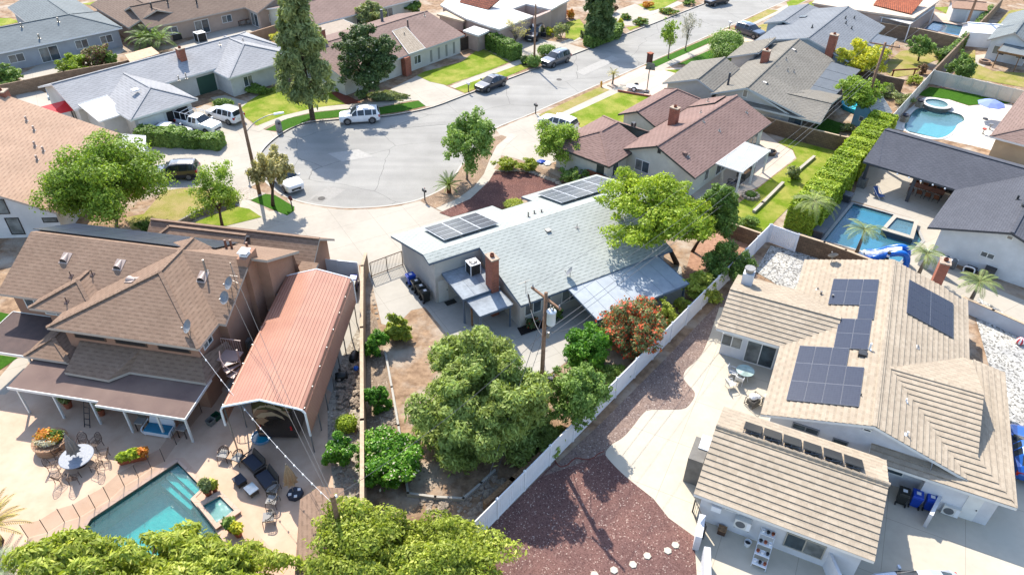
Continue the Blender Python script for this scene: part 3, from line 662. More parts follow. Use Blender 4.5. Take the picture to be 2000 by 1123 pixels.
# ---- lower right: small tile-roofed garage
h = House('tile_roof_garage', 'small white garage with tan tile roof and six tilted black solar collectors', 'garage', (12.25, 29.93), -25.6, (rm4, st4, M_white)); H5 = h
h.plane((0, -4.25, 2.6), (9.55, -4.25, 2.6), (9.55, 0, 4.0), (0, 0, 4.0)); h.plane((0, 2.65, 3.15), (9.5, 2.65, 3.15), (9.55, 0, 4.0), (0, 0, 4.0))
h.roof(tiles=.385)
ridge = MB()
for k in range(24): ridge.tube([(k*.4, 0, 4.06), (k*.4+.41, 0, 4.03)], [.13, .11], 8)
ridge.build('ridge_tile', rm4, h.root)
h.walls([(.45, -3.75), (9.1, -3.75), (9.1, 2.3), (.45, 2.3)]).done()
h.win(6.3, -3.75, .6, 2.1, 1.2, '-t', 2, plain('beige frame', rgb(190, 185, 170, .6))); h.win(2.2, -3.75, 1.75, .8, .55, '-t', 1); h.door(9.1, -1, 2.6, 2.1, '+s', M_white, name='garage_door', panels=4, handle=False)
box_part(h, 'window_air_conditioner', 1.1, 1.65, -4.15, -3.7, 1.65, 2.05, M_pvc)
zN = lambda t: 4.0-t*.85/2.65
colm = solar_mat('black collector', (.018, .018, .018, 1), (.03, .03, .03, 1), (.012, .012, .012, 1), 1, 30, .45)
for k in range(6):
    x = 1.5+k*1.13; y0, y1 = .25, 1.55; z0, z1 = zN(.25)+.08, zN(1.55)+.62; a = MB()
    c = [Vector(q) for q in ((x, y0, z0), (x+1.0, y0, z0), (x+1.0, y1, z1), (x, y1, z1))]; n = (c[1]-c[0]).cross(c[3]-c[0]).normalized()
    # collectors lean toward the roof's far side: near edge raised
    c = [Vector(q) for q in ((x, .22, zN(.22)+.45), (x+1.0, .22, zN(.22)+.45), (x+1.0, 1.6, zN(1.6)+.12), (x, 1.6, zN(1.6)+.12))]; n = (c[1]-c[0]).cross(c[3]-c[0]).normalized()
    a.hexa([q-n*.05 for q in c]+c, 1); ci = [q+(sum(c, Vector())/4-q)*.05+n*.004 for q in c]; a.poly(ci, 0, [(0, 0), (1, 0), (1, 1), (0, 1)]); o = a.build('solar_collector', [colm, M_dark], h.root)
    b = MB()
    for xx in (x+.05, x+.5, x+.95): b.bar((xx, .24, zN(.24)), (xx, .24, zN(.24)+.4), .03).bar((xx, .24, zN(.24)+.02), (xx, 1.4, zN(1.4)+.1), .03)
    b.bar((x, .23, zN(.23)+.1), (x+1, .23, zN(.23)+.36), .03); b.build('collector_stand', M_alu, o)

# ---- dark grey-roofed house with outdoor dining patio
rm6 = shingle('charcoal shingles', rgb(88, 90, 98, .55), rgb(104, 106, 114, .55), rgb(120, 122, 130, .55), w=.3, h=.2, dark=.7)
st6 = stucco('white stucco', (238, 238, 236), .7); blk6 = plain('black trim', (.05, .052, .058, 1), .5)
h = House('charcoal_roof_house', 'white modern house with charcoal shingle roof and a deep covered dining patio beside a pool', 'house', (38.22, 70.42), -39.6, (rm6, st6, blk6)); H6 = h
h.gab(0, 24, -4.9, 1.6, 0, 4.6, 2.85, 4.2); h.gab(-13.6, 1, 8.6, 20.4, 14.5, 4.7, 2.8, 2.8, 't'); h.roof()
h.walls([(9.6, -13), (19.8, -13), (19.8, .8), (9.6, .8)]).walls([(4.6, 1.0), (9.6, 1.0), (9.6, 1.25), (4.6, 1.25)], top=2.4).done()
for x, y in ((.5, -4.5), (5, -4.5), (.5, 1.1)): box_part(h, 'post', x-.15, x+.15, y-.15, y+.15, 0, 2.7 if y < 0 else 3.9, blk6)
box_part(h, 'stone_pier', .1, .9, -4.9, -4.1, 0, .9, surf('stacked stone', rgb(150, 148, 140, .6), rgb(110, 108, 102, .6), 6, .9, .8))
h.win(9.6, -2.5, .1, 3.2, 2.2, '-s', 3, blk6); h.win(13.6, -13, 1.5, 1.1, .55, '-t', 2, M_white, M_glass); h.win(14.5, -13, 3.75, .5, .4, '-t', 1, M_white, M_pipe, 'gable_vent')
for k in range(6): MB().lathe([(.05, 0), (.09, -.06), (.09, -.12)], 8, (3.4+k*1.1, -4.95, 2.72)).build('eave_light', M_pvc, h.root)
h.pipe(13.6, -6.6, .4, .09, M_dark); MB().lathe([(.28, 0), (.28, .35), (.36, .38), (.3, .5)], 12, (14.4, -8, 4.4)).build('roof_ventilator', M_dark, h.root); h.pipe(15, -9.8, .3, .05, M_dark)
box_part(h, 'outdoor_kitchen', 5, 8.8, .2, 1.0, 0, .95, blk6)

# ---- olive grey house
rm8 = shingle('olive grey shingles', rgb(128, 122, 112, .6), rgb(150, 144, 133, .6), rgb(168, 162, 150, .6), w=.5, h=.3, dark=.65); st8 = stucco('light grey stucco', (205, 202, 196)); tr8 = plain('light grey trim', rgb(200, 205, 205, .65), .6)
h = House('olive_roof_house', 'light grey house with olive-grey shingle roof, two gables and a flat grey patio cover', 'house', (26.67, 81.18), 57.0, (rm8, st8, tr8)); H8 = h
h.gab(0, 20.6, -5.3, 4.1, 0, 4.6, 2.75, 2.95); h.gab(.4, 9.5, 3.9, 10.4, 6.1, 4.15, 3.15, 2.7); h.gab(13.5, 20.6, 3, 7, 3.1, 4.2, 4.1, 2.8)
h.gab(-8.9, .5, -.2, 9.2, 3.6, 3.6, 2.65, 2.65, 't', h0=0)
h.plane((.02, -7.3, 2.7), (6, -7.3, 2.7), (6, -.6, 4.45), (.02, -.6, 4.45)); h.roof()
h.walls([(.6, -4.8), (20, -4.8), (20, 3.6), (.6, 3.6)]).walls([(.9, 4.2), (9, 4.2), (9, 9.9), (.9, 9.9)]).walls([(14, 3.6), (20, 3.6), (20, 6.5), (14, 6.5)]).walls([(.6, -6.8), (.75, -6.8), (.75, -4.8), (.6, -4.8)]).done()
h.cover([(6.9, -4.4, 2.85), (19.6, -5.0, 2.85), (20, -8.7, 2.45), (7.4, -8.0, 2.45)], .13, surf('grey patio sheet', rgb(122, 129, 136, .56), rgb(112, 119, 126, .56), 2, .8), [(7.6, -7.9, 2.46), (11.5, -8.1, 2.46), (15.5, -8.3, 2.46), (19.7, -8.5, 2.46)], M_dark, ribs=4)
h.win(.6, -1.8, 1.0, 1.4, .7, '-s'); h.win(.6, .2, 3.2, .6, .9, '-s', 1, M_white, M_pipe, 'gable_vent'); h.win(10, -4.8, .1, 3.2, 2.1, '-t', 3, M_dark); h.win(15, -4.8, .1, 2.6, 2.1, '-t', 2, M_dark); h.win(.6, -6, .2, 1.4, 1.9, '-s', 2, M_dark)
h.door(4.4, 9.9, 4.6, 2.1, '+t', M_white, name='garage_door', panels=4, handle=False)
h.chimney(10.9, 1.4, .7, .9, 3, 5.5); h.pipe(2.6, 3.0, 1.5, .13, plain('dark flue', rgb(80, 84, 92, .5), .5))
for x, y in ((16.5, -.6), (12.5, -.8), (9.8, -1.9), (10.5, -2.5), (3.4, -1.1)): h.hood(x, y, (-.4, -1), M_pipe, .18, .5) if x in (16.5, 3.4) else h.pipe(x, y, .4, .06)
MB().tube([(10.9, 1.4, 5.5), (10.9, 1.4, 7.2)], .02, 5).tube([(10.5, 1.4, 7), (11.5, 1.4, 7.1)], .02, 5).tube([(10.6, 1.2, 6.7), (11.2, 1.6, 6.7)], .02, 5).build('antenna', M_pipe, h.root)

# ---- blue-grey house
rm9 = shingle('blue grey shingles', rgb(134, 139, 144, .56), rgb(150, 154, 159, .56), rgb(164, 168, 172, .56), w=.6, h=.32, dark=.75); st9 = stucco('pale blue stucco', (172, 190, 204))
h = House('blue_grey_house', 'pale blue house with blue-grey roof and a tall red brick chimney, beside the yellow-green tree', 'house', (39.22, 98.87), 54.1, (rm9, st9, tr8)); H9 = h
h.gab(0, 18.4, -5.9, 7.0, 0, 4.6, 2.75, 2.85); h.gab(8.6, 19.5, 4, 9, 6.2, 3.6, 3.2, 2.8);
h.roof(); h.walls([(.5, -5.4), (17.9, -5.4), (17.9, 6.4), (.5, 6.4)]).walls([(9, 6.4), (19, 6.4), (19, 8.5), (9, 8.5)]).done()
h.chimney(.2, -3.2, .8, 1.0, 0, 5.6); h.win(.5, 2.5, .9, 1.8, 1.2, '-s')
h.solar((12.4, 6.6, 2.95), (1, 0, 0), (0, -7, 1.75), 1.0, .6, [(0, 0), (0, 1), (0, 2), (0, 3)], M_celll)
h.cover([(8.2, -8.3, 2.35), (14.8, -8.5, 2.35), (14.0, -5.4, 2.75), (9, -5.4, 2.75)], .13, surf('slate patio sheet', rgb(128, 136, 146, .58), rgb(118, 126, 136, .58), 2, .8), [(8.5, -8.1, 2.36), (14.5, -8.3, 2.36)], tr8)
for x, y in ((6, 1.3), (5.5, 1.2), (15, -2), (11.5, -1.8), (13.2, -1.2), (10.8, -2.9)): h.pipe(x, y, .4, .08, M_dark)

# ---- brown house behind the magnolia
rm13 = shingle('mauve brown shingles', rgb(140, 116, 107, .6), rgb(156, 132, 122, .6), rgb(170, 146, 136, .6), w=.6, h=.3, dark=.65); st13 = stucco('cream stucco', (216, 212, 198))
h = House('cream_house', 'cream house with mauve-brown gable roof and slatted entry cover, behind the dark round magnolia tree', 'house', (-25.06, 94.86), 49.9, (rm13, st13, tr8)); H13 = h
h.gab(-3, 18.9, -7.5, 6.5, 0, 4.4, 2.6, 2.7); h.roof()
h.walls([(-2.5, -7), (10.6, -7), (10.6, 6), (-2.5, 6)]).walls([(10.6, -7), (18.4, -7), (18.4, 6), (10.6, 6)]).done()
h.polys = []
h.cover([(8, -7.6, 2.72), (11, -7.6, 2.72), (12.6, -2.2, 4.05), (10.1, -2.2, 4.05)], .06, surf('tan slats', rgb(190, 175, 155, .6), rgb(165, 150, 130, .6), 3), [], name='entry_cover', ribs=8)
box_part(h, 'brick_pier', 7.0, 8.0, -7.9, -7.1, 0, 2.45, M_brickr); h.win(10, -7, .7, 1.3, 1.2, '-t')
for k in range(4):
    x = 12.6+k*1.5; MB().bar((x, -7.02, .3), (x, -7.02, 1.9), .35, .05).build('wall_trellis', plain('grey trellis', rgb(165, 165, 155, .6)), h.root)
h.chimney(.6, .8, .8, .8, 3.5, 5.8); h.pipe(13, 3.2, 1.7, .2, plain('grey blue flue', rgb(110, 118, 125, .55), .5)); h.pipe(13.2, -2, .9, .1, M_dark); h.pipe(11, -3.6, .5, .06); h.pipe(17.5, -.9, .4, .06)
h.cover([(2, 5.6, 2.7), (11, 5.6, 2.7), (12, 11.5, 2.5), (3, 11.5, 2.5)], .12, surf('tan patio roof', rgb(180, 164, 146, .6), rgb(165, 150, 132, .6), 2), [(3.2, 11.2, 2.5), (11.6, 11.2, 2.5)], M_white)

# ---- light grey house upper left
rm15 = shingle('light grey shingles', rgb(172, 172, 174, .56), rgb(190, 190, 191, .56), rgb(206, 206, 206, .56), w=.6, h=.3, dark=.75); st15 = stucco('off white stucco', (222, 222, 216))
h = House('light_grey_house', 'long off-white house with pale grey hipped roof, open garage and green front door, upper left', 'house', (-52.13, 79.85), 48.5, (rm15, st15, M_white)); H15 = h
h.gab(-.4, 27.4, -4.6, 5.6, 0, 4.6, 2.9, 2.75, h1=4); h.gab(-11.3, -1, 2.7, 10.7, 7.2, 4.1, 2.7, 2.7, 't', h0=3.6); h.gab(-8.2, 1, 16.5, 27.2, 21.9, 4.5, 2.7, 2.7, 't', h0=4.6); h.roof()
h.cover([(.4, -8.9, 2.55), (3.2, -8.9, 2.6), (3.6, -4.0, 3.2), (.4, -4.0, 3.1)], .12, surf('pale patio sheet', rgb(205, 208, 208, .66), rgb(190, 194, 196, .66), 2), [], name='side_cover')
h.walls([(.2, -4), (26.8, -4), (26.8, 5), (.2, 5)]).walls([(3.3, -10.8), (10, -10.8), (10, -4), (3.3, -4)]).walls([(17, -7.6), (26.5, -7.6), (26.5, -4), (17, -4)]).walls([(.9, -8.4), (3.3, -8.4), (3.3, -4), (.9, -4)], top=2.4).done()
h.door(8.2, -10.8, 2.6, 2.1, '-t', blk, name='garage_opening', handle=False); h.door(5.1, -10.8, 2.9, 2.2, '-t', M_white, name='garage_door', panels=4, handle=False)
h.door(15.6, -4, 2.4, 2.2, '-t', plain('green door paint', rgb(70, 110, 95, .5), .5)); h.win(19.3, -7.6, .8, 1.3, 1.3, '-t'); h.win(24, -7.6, .8, 1.3, 1.3, '-t'); h.win(.2, -2, .3, 1.8, 2, '-s'); h.win(.2, -.2, 3.0, 1.2, .8, '-s', 1)
h.chimney(14.4, -1.6, .8, .9, 3.5, 5.3); h.pipe(11.7, -5.3, .6, .07, M_pipe); h.pipe(12.6, -5.4, .7, .07, M_pipe); h.pipe(20, -1, .4, .06); h.pipe(23, -1.5, .4, .06); box_part(h, 'skylight', 5.4, 6.1, -7.4, -6.7, 4.0, 4.15, M_pvc)

# ---- grey roof house at the far left
rm16 = shingle('slate grey shingles', rgb(128, 135, 137, .56), rgb(144, 151, 152, .56), rgb(158, 165, 166, .56), w=.6, h=.3, dark=.75); st16 = stucco('grey stucco', (178, 182, 186))
h = House('grey_hip_house', 'grey stucco house with slate-grey hip roof and white sliding door, at the top left corner', 'house', (-63.49, 105.29), 43.5, (rm16, st16, M_pvc)); H16 = h
h.gab(-18, 5.4, -5, 5, 0, 4.4, 2.7, 2.7, h1=5); h.gab(0, 16, -4, 5.1, .5, 4.3, 2.7, 2.7, 't'); h.roof()
h.walls([(-17.5, -4.5), (4.9, -4.5), (4.9, 4.5), (-17.5, 4.5)]).walls([(-3.5, 4.5), (4.6, 4.5), (4.6, 15.5), (-3.5, 15.5)]).done()
h.win(-8.6, -4.5, .9, 1.9, 1.1, '-t'); h.win(-4.6, -4.5, .1, 2.4, 2.0, '-t'); h.win(-.3, -4.5, .9, 1.7, 1.2, '-t'); h.win(3, -4.5, .9, 1.7, 1.1, '-t')
for x, y in ((-1.5, -1.2), (-6, -.8), (-5, -3.8)): h.pipe(x, y, .6, .12, M_pipe)

# ---- brown house at the top
h = House('tan_wall_house', 'tan-walled house with long brown roof and an outdoor dining patio, at the top edge', 'house', (-52.49, 105.28), 44.2, (shingle('grey brown shingles', rgb(122, 104, 92, .6), rgb(142, 122, 108, .6), rgb(156, 138, 122, .6), w=.6, h=.3, dark=.7), stucco('tan stucco', (196, 174, 156)), trim2)); H17 = h
h.gab(0, 22, 0, 10, 5, 4.6, 2.7, 2.7); h.gab(2, 17, -1.9, 7, 2.6, 4.3, 2.7, 2.7, 't'); h.gab(-3.9, 4, 15.0, 22, 18.5, 4.3, 2.7, 2.7, 't'); h.roof()
h.walls([(.5, .5), (21.5, .5), (21.5, 9.5), (.5, 9.5)]).walls([(-1.4, 3), (.5, 3), (.5, 16.5), (-1.4, 16.5)]).walls([(15.5, -3.4), (21.5, -3.4), (21.5, .5), (15.5, .5)]).done()
h.win(3.4, .5, .9, 1.8, 1.1, '-t'); h.win(8, .5, .1, 2.2, 2.0, '-t'); h.win(12, .5, .9, 1.6, 1.1, '-t'); h.win(15.5, -1.6, .1, 2.2, 2, '-s', 2, M_white); h.win(17.4, -3.4, .8, .8, 1.2, '-t', 1); h.win(19, -3.4, .8, .8, 1.2, '-t', 1)
for x, y in ((2.5, 3.5), (5.2, 4.2), (9, 3), (13, 4)): h.pipe(x, y, .8, .13, M_dark)

# ---- tan roof house left edge
h = House('tan_roof_house', 'tall white house with orange-tan shingle roof behind the big bushy tree, left edge', 'house', (-40.02, 55.5), 94.7, (shingle('orange tan shingles', rgb(186, 152, 128, .6), rgb(204, 170, 144, .6), rgb(214, 184, 158, .6), w=.5, h=.28, dark=.75), st6, trim2)); H18 = h
h.gab(-.5, 15.5, 0, 22, 11, 7.65, 2.7, 2.7); h.roof(); h.walls([(0, .5), (15, .5), (15, 21.5), (0, 21.5)]).done()
bf = plain('bronze frame', (.03, .027, .025, 1), .4)
h.win(0, 4.4, .35, 1.2, 1.75, '-s', 1, bf); h.win(0, 5.0, 2.5, 1.4, 1.5, '-s', 1, bf); h.win(0, 1.2, 1.5, 1.3, .5, '-s', 1, bf)
p = h.px(6, 190, 7); h.chimney(p.x, p.y, 1.0, 1.0, 4, 7.6)
for u, v in ((57, 248), (68, 258), (66, 280), (80, 283), (67, 299)): p = h.px(u, v, 5.2); h.pipe(p.x, p.y, .45, .1, M_hood)
q = [h.px(u, v, 2.5) for u, v in ((282, 300), (284, 266), (232, 262), (226, 298))]; h.cover(q, .14, surf('white flat roof', rgb(215, 215, 212, .66), rgb(200, 200, 196, .66), 1), [], name='garage_roof'); MB().prism([(k.x*.94+sum(j.x for j in q)*.015, k.y*.94+sum(j.y for j in q)*.015) for k in q], 0, 2.35).build('garage_wall', st6, h.root)
# ================================================================== ground, road, yards
g_dirt = surf('dry dirt', rgb(186, 156, 126, .62), rgb(146, 118, 94, .56), 1.6, .95, .9, .28, c3=rgb(200, 186, 168, .62), spec=.1, dist=.05)
g_conc = concrete('pale concrete', rgb(222, 212, 195, .49), 3.2, ang=rad(-31)); g_conc2 = concrete('grey concrete', rgb(200, 194, 182, .6), 3.0, ang=rad(-31)); g_conc3 = concrete('warm concrete', rgb(224, 213, 192, .6), 4.2, ang=rad(26)); g_walk = concrete('sidewalk concrete', rgb(222, 212, 194, .52), 1.5, ang=rad(-48)); g_white = concrete('white pool deck', rgb(238, 232, 222, .62), 0)
g_kerb = concrete('kerb concrete', rgb(212, 206, 194, .62), 0)
g_terr = surf('salmon terrace', rgb(222, 190, 162, .64), rgb(214, 180, 152, .62), 1.2, .85, .15, .16, c3=rgb(228, 200, 176, .66)); g_terr2 = concrete('scored salmon paving', rgb(222, 186, 160, .64), 2.4, ang=rad(20), stain=.15)
g_pink = concrete('pinkish driveway', rgb(226, 202, 182, .66), 3.5, ang=rad(-50))
g_lawn = grass('bright lawn', rgb(116, 144, 30, .55), rgb(148, 172, 46, .55), rgb(184, 182, 88, .56), .42); g_dry = grass('dry lawn', rgb(150, 154, 60, .55), rgb(172, 168, 84, .58), rgb(186, 168, 110, .6), .38); g_deep = grass('deep green lawn', rgb(60, 110, 24, .5), rgb(88, 138, 34, .5), rgb(110, 150, 50, .5), .6)
g_red = gravel('red brown gravel', rgb(108, 74, 69, .52), rgb(134, 96, 88, .56), rgb(190, 150, 140, .6), 22); g_mulch = gravel('maroon mulch', rgb(112, 82, 78, .52), rgb(142, 108, 102, .55), rgb(205, 184, 172, .62), 17); g_grey = gravel('grey brown gravel', rgb(128, 108, 102, .54), rgb(164, 143, 133, .57), rgb(210, 196, 186, .62), 15); g_wg = gravel('white gravel', rgb(120, 118, 114, .5), rgb(206, 204, 198, .62), rgb(242, 242, 238, .75), 8); g_tan = gravel('tan gravel', rgb(150, 126, 104, .55), rgb(178, 152, 128, .58), rgb(210, 190, 170, .6), 15)
g_dkdeck = concrete('blue grey deck', rgb(150, 156, 162, .5), 1.6, ang=rad(30))
# asphalt with cracks
g = G('old asphalt'); co = g.n('TexCoord').outputs['Object']
n1 = g.noise(.18, 6); n2 = g.noise(9, 4, rough=.8)
col = g.mix(g.ramp(n1, [(.38, (0, 0, 0, 1)), (.66, (1, 1, 1, 1))]), rgb(192, 189, 182, .55), rgb(178, 175, 168, .53))
col = g.mix(1.0, col, g.ramp(n2, [(.3, (.86, .86, .86, 1)), (.7, (1.1, 1.1, 1.1, 1))]), 'MULTIPLY')
wv = g.n('Mapping', {'Vector': co, 'Rotation': (0, 0, rad(-49)), 'Scale': (.045, .9, 1)}).outputs[0]
col = g.mix(1.0, col, g.ramp(g.n('TexNoise', {'Vector': wv, 'Scale': 1.0, 'Detail': 4}).outputs[0], [(.35, (.93, .93, .93, 1)), (.65, (1.05, 1.05, 1.04, 1))]), 'MULTIPLY')
wob = g.n('VectorMath', {0: co, 1: g.n('TexNoise', {'Vector': co, 'Scale': .35, 'Detail': 4}).outputs['Color']}, operation='ADD').outputs[0]
vc = g.n('TexVoronoi', {'Vector': wob, 'Scale': .11}, feature='DISTANCE_TO_EDGE').outputs['Distance']
col = g.mix(g.ramp(vc, [(.0, (.8, .8, .8, 1)), (.0035, (0, 0, 0, 1))]), col, rgb(112, 110, 106, .5))
g.bsdf(col, .95, n2, .015, .5, 0, .15); M_asph = g.m
ROAD_LOW = [(1575, -12), (1530, 5), (1400, 63.3), (1259, 126.5), (1052, 217), (1010, 234), (967, 252), (945, 274), (925, 298), (901, 325), (874, 364), (820, 390), (777, 400), (734, 405), (677, 407), (631, 403), (592, 396), (560, 386), (535, 371), (513, 350), (501, 328), (505, 303), (520, 283), (543, 264), (574, 246.6), (605, 237.6), (643.7, 233.7), (664, 232), (742, 227), (785.7, 221), (845, 208), (904.5, 186), (985, 156), (1142.8, 96.8), (1302.9, 34.9), (1380, 5), (1425, -12)]
road = pts(ROAD_LOW)
far = lambda u, v: P(u, v)
HOLES = {}
def px_poly(l): return [(p.x, p.y) for p in pts(l)]
POOL1 = px_poly([(346.5, 902.5), (395.5, 953), (372, 975), (405, 1015), (434, 1054), (480, 1123), (330, 1175), (150, 1060), (178, 1014)])
POOL6 = px_poly([(1667, 398), (1783, 431), (1800, 470), (1757, 512), (1690, 492), (1609, 470)])
POOL12 = [(p.x, p.y) for p in smooth_line(pts([(1789, 214), (1822, 213), (1855, 219), (1878, 226), (1883, 236), (1870, 244), (1862, 256), (1845, 268), (1822, 271), (1795, 265), (1766, 250)]), 4, True)]
POOL10 = px_poly([(1823, 42), (1884, 52), (1872, 71), (1806, 57)])
outer = [(-900, -60), (900, -60), (900, 2200), (-900, 2200)]
road_hole = [(p.x, p.y) for p in road]
sheet('ground', outer, 0, g_dirt, holes=[road_hole, POOL1, POOL6, POOL12, POOL10], edge=.6)
big = MB(); rz_ = -.12
sheet('road', road, rz_, M_asph, edge=.05)
pz_ = .002
for l, c_ in (([(588, 398), (628, 402), (675, 371), (640, 364)], (188, 184, 176)), ([(604, 393), (628, 396), (640, 387), (617, 383)], (172, 168, 160)), ([(640, 300), (700, 292), (730, 306), (668, 316)], (204, 200, 192)), ([(1125, 140), (1140, 148), (1210, 116), (1195, 109)], (200, 196, 188)), ([(760, 245), (890, 236), (900, 241), (768, 252)], (178, 175, 168))):
    pz_ += .003; sheet('asphalt_patch', [P(u, v, rz_+pz_) for u, v in l], rz_+pz_, surf('patched asphalt %d' % c_[0], rgb(*c_, .56), rgb(*[x*.93 for x in c_], .56), 5, .95, .5), edge=.002)
for u, v in ((628, 388), (1092, 156)): q = P(u, v, rz_); tag(MB().lathe([(.36, 0), (.36, .008), (.3, .01)], 20).build('manhole_cover', surf('manhole iron', rgb(120, 116, 110, .5), rgb(96, 92, 88, .5), 14), None, (q.x, q.y, rz_+.02)), 'round manhole cover in the %s' % ('asphalt patch of the cul-de-sac' if v > 300 else 'street near the grey parked car'), 'manhole cover')
# kerb and gutter: a face standing .13 above the asphalt with a gutter pan beside it
kl = [Vector((p.x, p.y, 0)) for p in smooth_line(road, 3)]
m = MB(); n = len(kl)
for i in range(n-1):
    a, b = kl[i], kl[i+1]; da = (kl[min(i+1, n-1)]-kl[max(i-1, 0)]).normalized(); db = (kl[min(i+2, n-1)]-a).normalized()
    na, nb = Vector((da.y, -da.x, 0)), Vector((db.y, -db.x, 0))
    na, nb = -na, -nb
    for o0, z0, o1, z1 in ((.16, .02, -.02, .02), (-.02, .02, -.06, -.1), (-.06, -.1, -.62, -.108)):
        m.poly([a+na*-o0+Vector((0, 0, z0)), b+nb*-o0+Vector((0, 0, z0)), b+nb*-o1+Vector((0, 0, z1)), a+na*-o1+Vector((0, 0, z1))])
tag(m.build('kerb', g_kerb), kind='structure')
zz = [.0]
def lay(name, l, mat, lv, sm=0, holes=(), kind='structure'): zz[0] += .00015; return sheet(name, [P(u, v, lv*.006+zz[0]) for u, v in l], lv*.006+zz[0], mat, kind=kind, smooth=sm, holes=holes, edge=.004)
# concrete
lay('driveway', [(560, 388), (592, 399), (631, 406), (677, 410), (734, 408), (777, 403), (820, 393), (880, 424), (960, 402), (900, 480), (790, 520), (720, 520), (620, 505), (600, 470), (480, 450), (380, 440), (440, 440), (510, 425), (520, 412), (577, 411)], g_conc, 1)
lay('patio', [(712, 520), (790, 512), (850, 560), (1000, 600), (1100, 560), (1330, 520), (1340, 590), (1200, 645), (1115, 700), (1060, 740), (960, 700), (873, 652), (830, 600), (803, 606), (770, 640), (745, 632), (728, 560)], g_conc2, 1)
lay('driveway', [(270, 255), (330, 240), (400, 205), (465, 217), (500, 250), (548, 261), (523, 281), (507, 303), (503, 328), (515, 352), (488, 366), (440, 366), (362, 366), (290, 378), (270, 330)], g_conc, 1)
lay('driveway', [(740, 196), (767, 172), (822, 144.6), (876, 170.5), (907, 183), (847, 206.6), (832, 209), (817, 196), (780, 199)], g_conc, 1)
lay('driveway', [(1000, 95), (1022, 66), (1070, 80), (1106, 85), (1145, 96), (1106, 112), (1050, 106), (1010, 112)], g_conc, 1)
lay('driveway', [(1190, 32), (1207, 20), (1240, 8), (1305.5, 34), (1272, 47), (1256, 52), (1215, 50)], g_conc, 1)
lay('driveway', [(969, 254), (1010, 236), (1050, 221), (1090, 230), (1150, 250), (1130, 300), (1060, 325), (1000, 308), (962, 300), (985, 275)], g_conc, 1)
lay('driveway', [(1150, 182), (1175, 168), (1259, 129), (1282, 136), (1339, 132), (1320, 152), (1287, 192), (1210, 180)], g_pink, 1)
lay('driveway', [(1390, 70), (1419, 57), (1446, 62), (1481, 77), (1465, 88), (1440, 100), (1400, 90)], g_pink, 1)
lay('patio', [(330, 95), (400, 68), (480, 46), (540, 50), (500, 66), (440, 84), (370, 108)], g_conc, 1)
lay('patio', [(30, 150), (110, 112), (200, 92), (232, 86), (245, 98), (225, 112), (150, 135), (60, 165)], g_conc, 1)
lay('patio', [(30, 185), (80, 178), (130, 200), (170, 215), (120, 225), (40, 205)], g_conc, 1)
lay('patio', [(1491, 258), (1519, 279), (1548, 294), (1554, 308), (1532, 326), (1483, 364), (1434, 388), (1380, 410), (1350, 380), (1393, 325), (1473, 283)], concrete('pinkish patio', rgb(222, 204, 184, .64), 2.5, ang=rad(-40)), 1)
lay('patio', [(1662, 392), (1690, 325), (1760, 330), (1900, 370), (1860, 450), (1830, 520), (1780, 540), (1750, 518), (1756, 514), (1803, 470), (1786, 428), (1672, 394)], g_conc, 1)
lay('patio', [(1560, 455), (1600, 400), (1640, 370), (1662, 394), (1606, 472)], g_dkdeck, 1)
lay('patio', [(1752, 520), (1835, 505), (1935, 560), (2060, 610), (2060, 665), (1960, 622), (1885, 588), (1800, 550)], g_conc, 1)
lay('pool_deck', [(1742, 244), (1800, 192), (1814, 191), (1853, 195), (1892, 207.5), (1917, 205), (1976, 203), (1990, 225), (1960, 300), (1900, 285), (1746, 252)], g_white, 1, holes=[POOL12])
lay('pool_deck', [(1800, 60), (1822, 38), (1900, 50), (1885, 72)], g_pink, 1, holes=[POOL10]); lay('patio', [(1822, 38), (1826, 24), (1880, 34), (1900, 48)], g_pink, 1)
CV = [(q.x, q.y) for q in smooth_line([Vector((u, v, 0)) for u, v in ((1276, 973), (1222, 930), (1190, 898), (1183, 884), (1195, 868), (1218, 853), (1240, 828), (1252, 812), (1267, 801), (1300, 800), (1336, 798), (1352, 783), (1357, 767), (1345, 752), (1335, 738), (1340, 722), (1356, 708), (1373, 687), (1389, 648))], 5)]
lay('patio', CV+[(1405, 600), (1520, 600), (1620, 700), (1750, 800), (1880, 880), (2030, 940), (2120, 1250), (1365, 1250), (1362, 1140), (1356, 1047), (1306, 1011)], g_conc3, 6)
lay('patio', [(1545, 570), (1575, 505), (1600, 500), (1590, 590)], g_conc3, 1)
lay('side_path', [(1960, 720), (1985, 745), (2030, 800), (2030, 850), (1990, 880), (1960, 800)], g_conc3, 2)
lay('patio', [(1905, 108), (1930, 106), (1942, 118), (1920, 132), (1902, 122)], g_conc, 2)
lay('terrace', [(-40, 770), (10, 745), (60, 690), (300, 700), (470, 640), (560, 560), (690, 520), (712, 600), (712, 850), (690, 960), (640, 990), (600, 1060), (590, 1250), (-120, 1250), (-60, 900)], g_terr, 1, holes=[POOL1])
lay('carport_slab', [(555, 560), (622, 510), (700, 515), (706, 560), (700, 700), (655, 772), (590, 720), (470, 800), (440, 760), (500, 660)], g_conc2, 2)
lay('pool_coping', [(334, 895), (358, 893), (408, 950), (470, 1000), (500, 1040), (590, 1130), (590, 1250), (510, 1200), (434, 1054), (405, 1015), (372, 975), (395.5, 953), (346.5, 902.5), (178, 1014), (150, 1060), (128, 1050)], g_terr2, 2)
lay('side_path', [(0, 735), (30, 700), (60, 697), (40, 745), (10, 770), (-30, 770)], g_conc, 2)
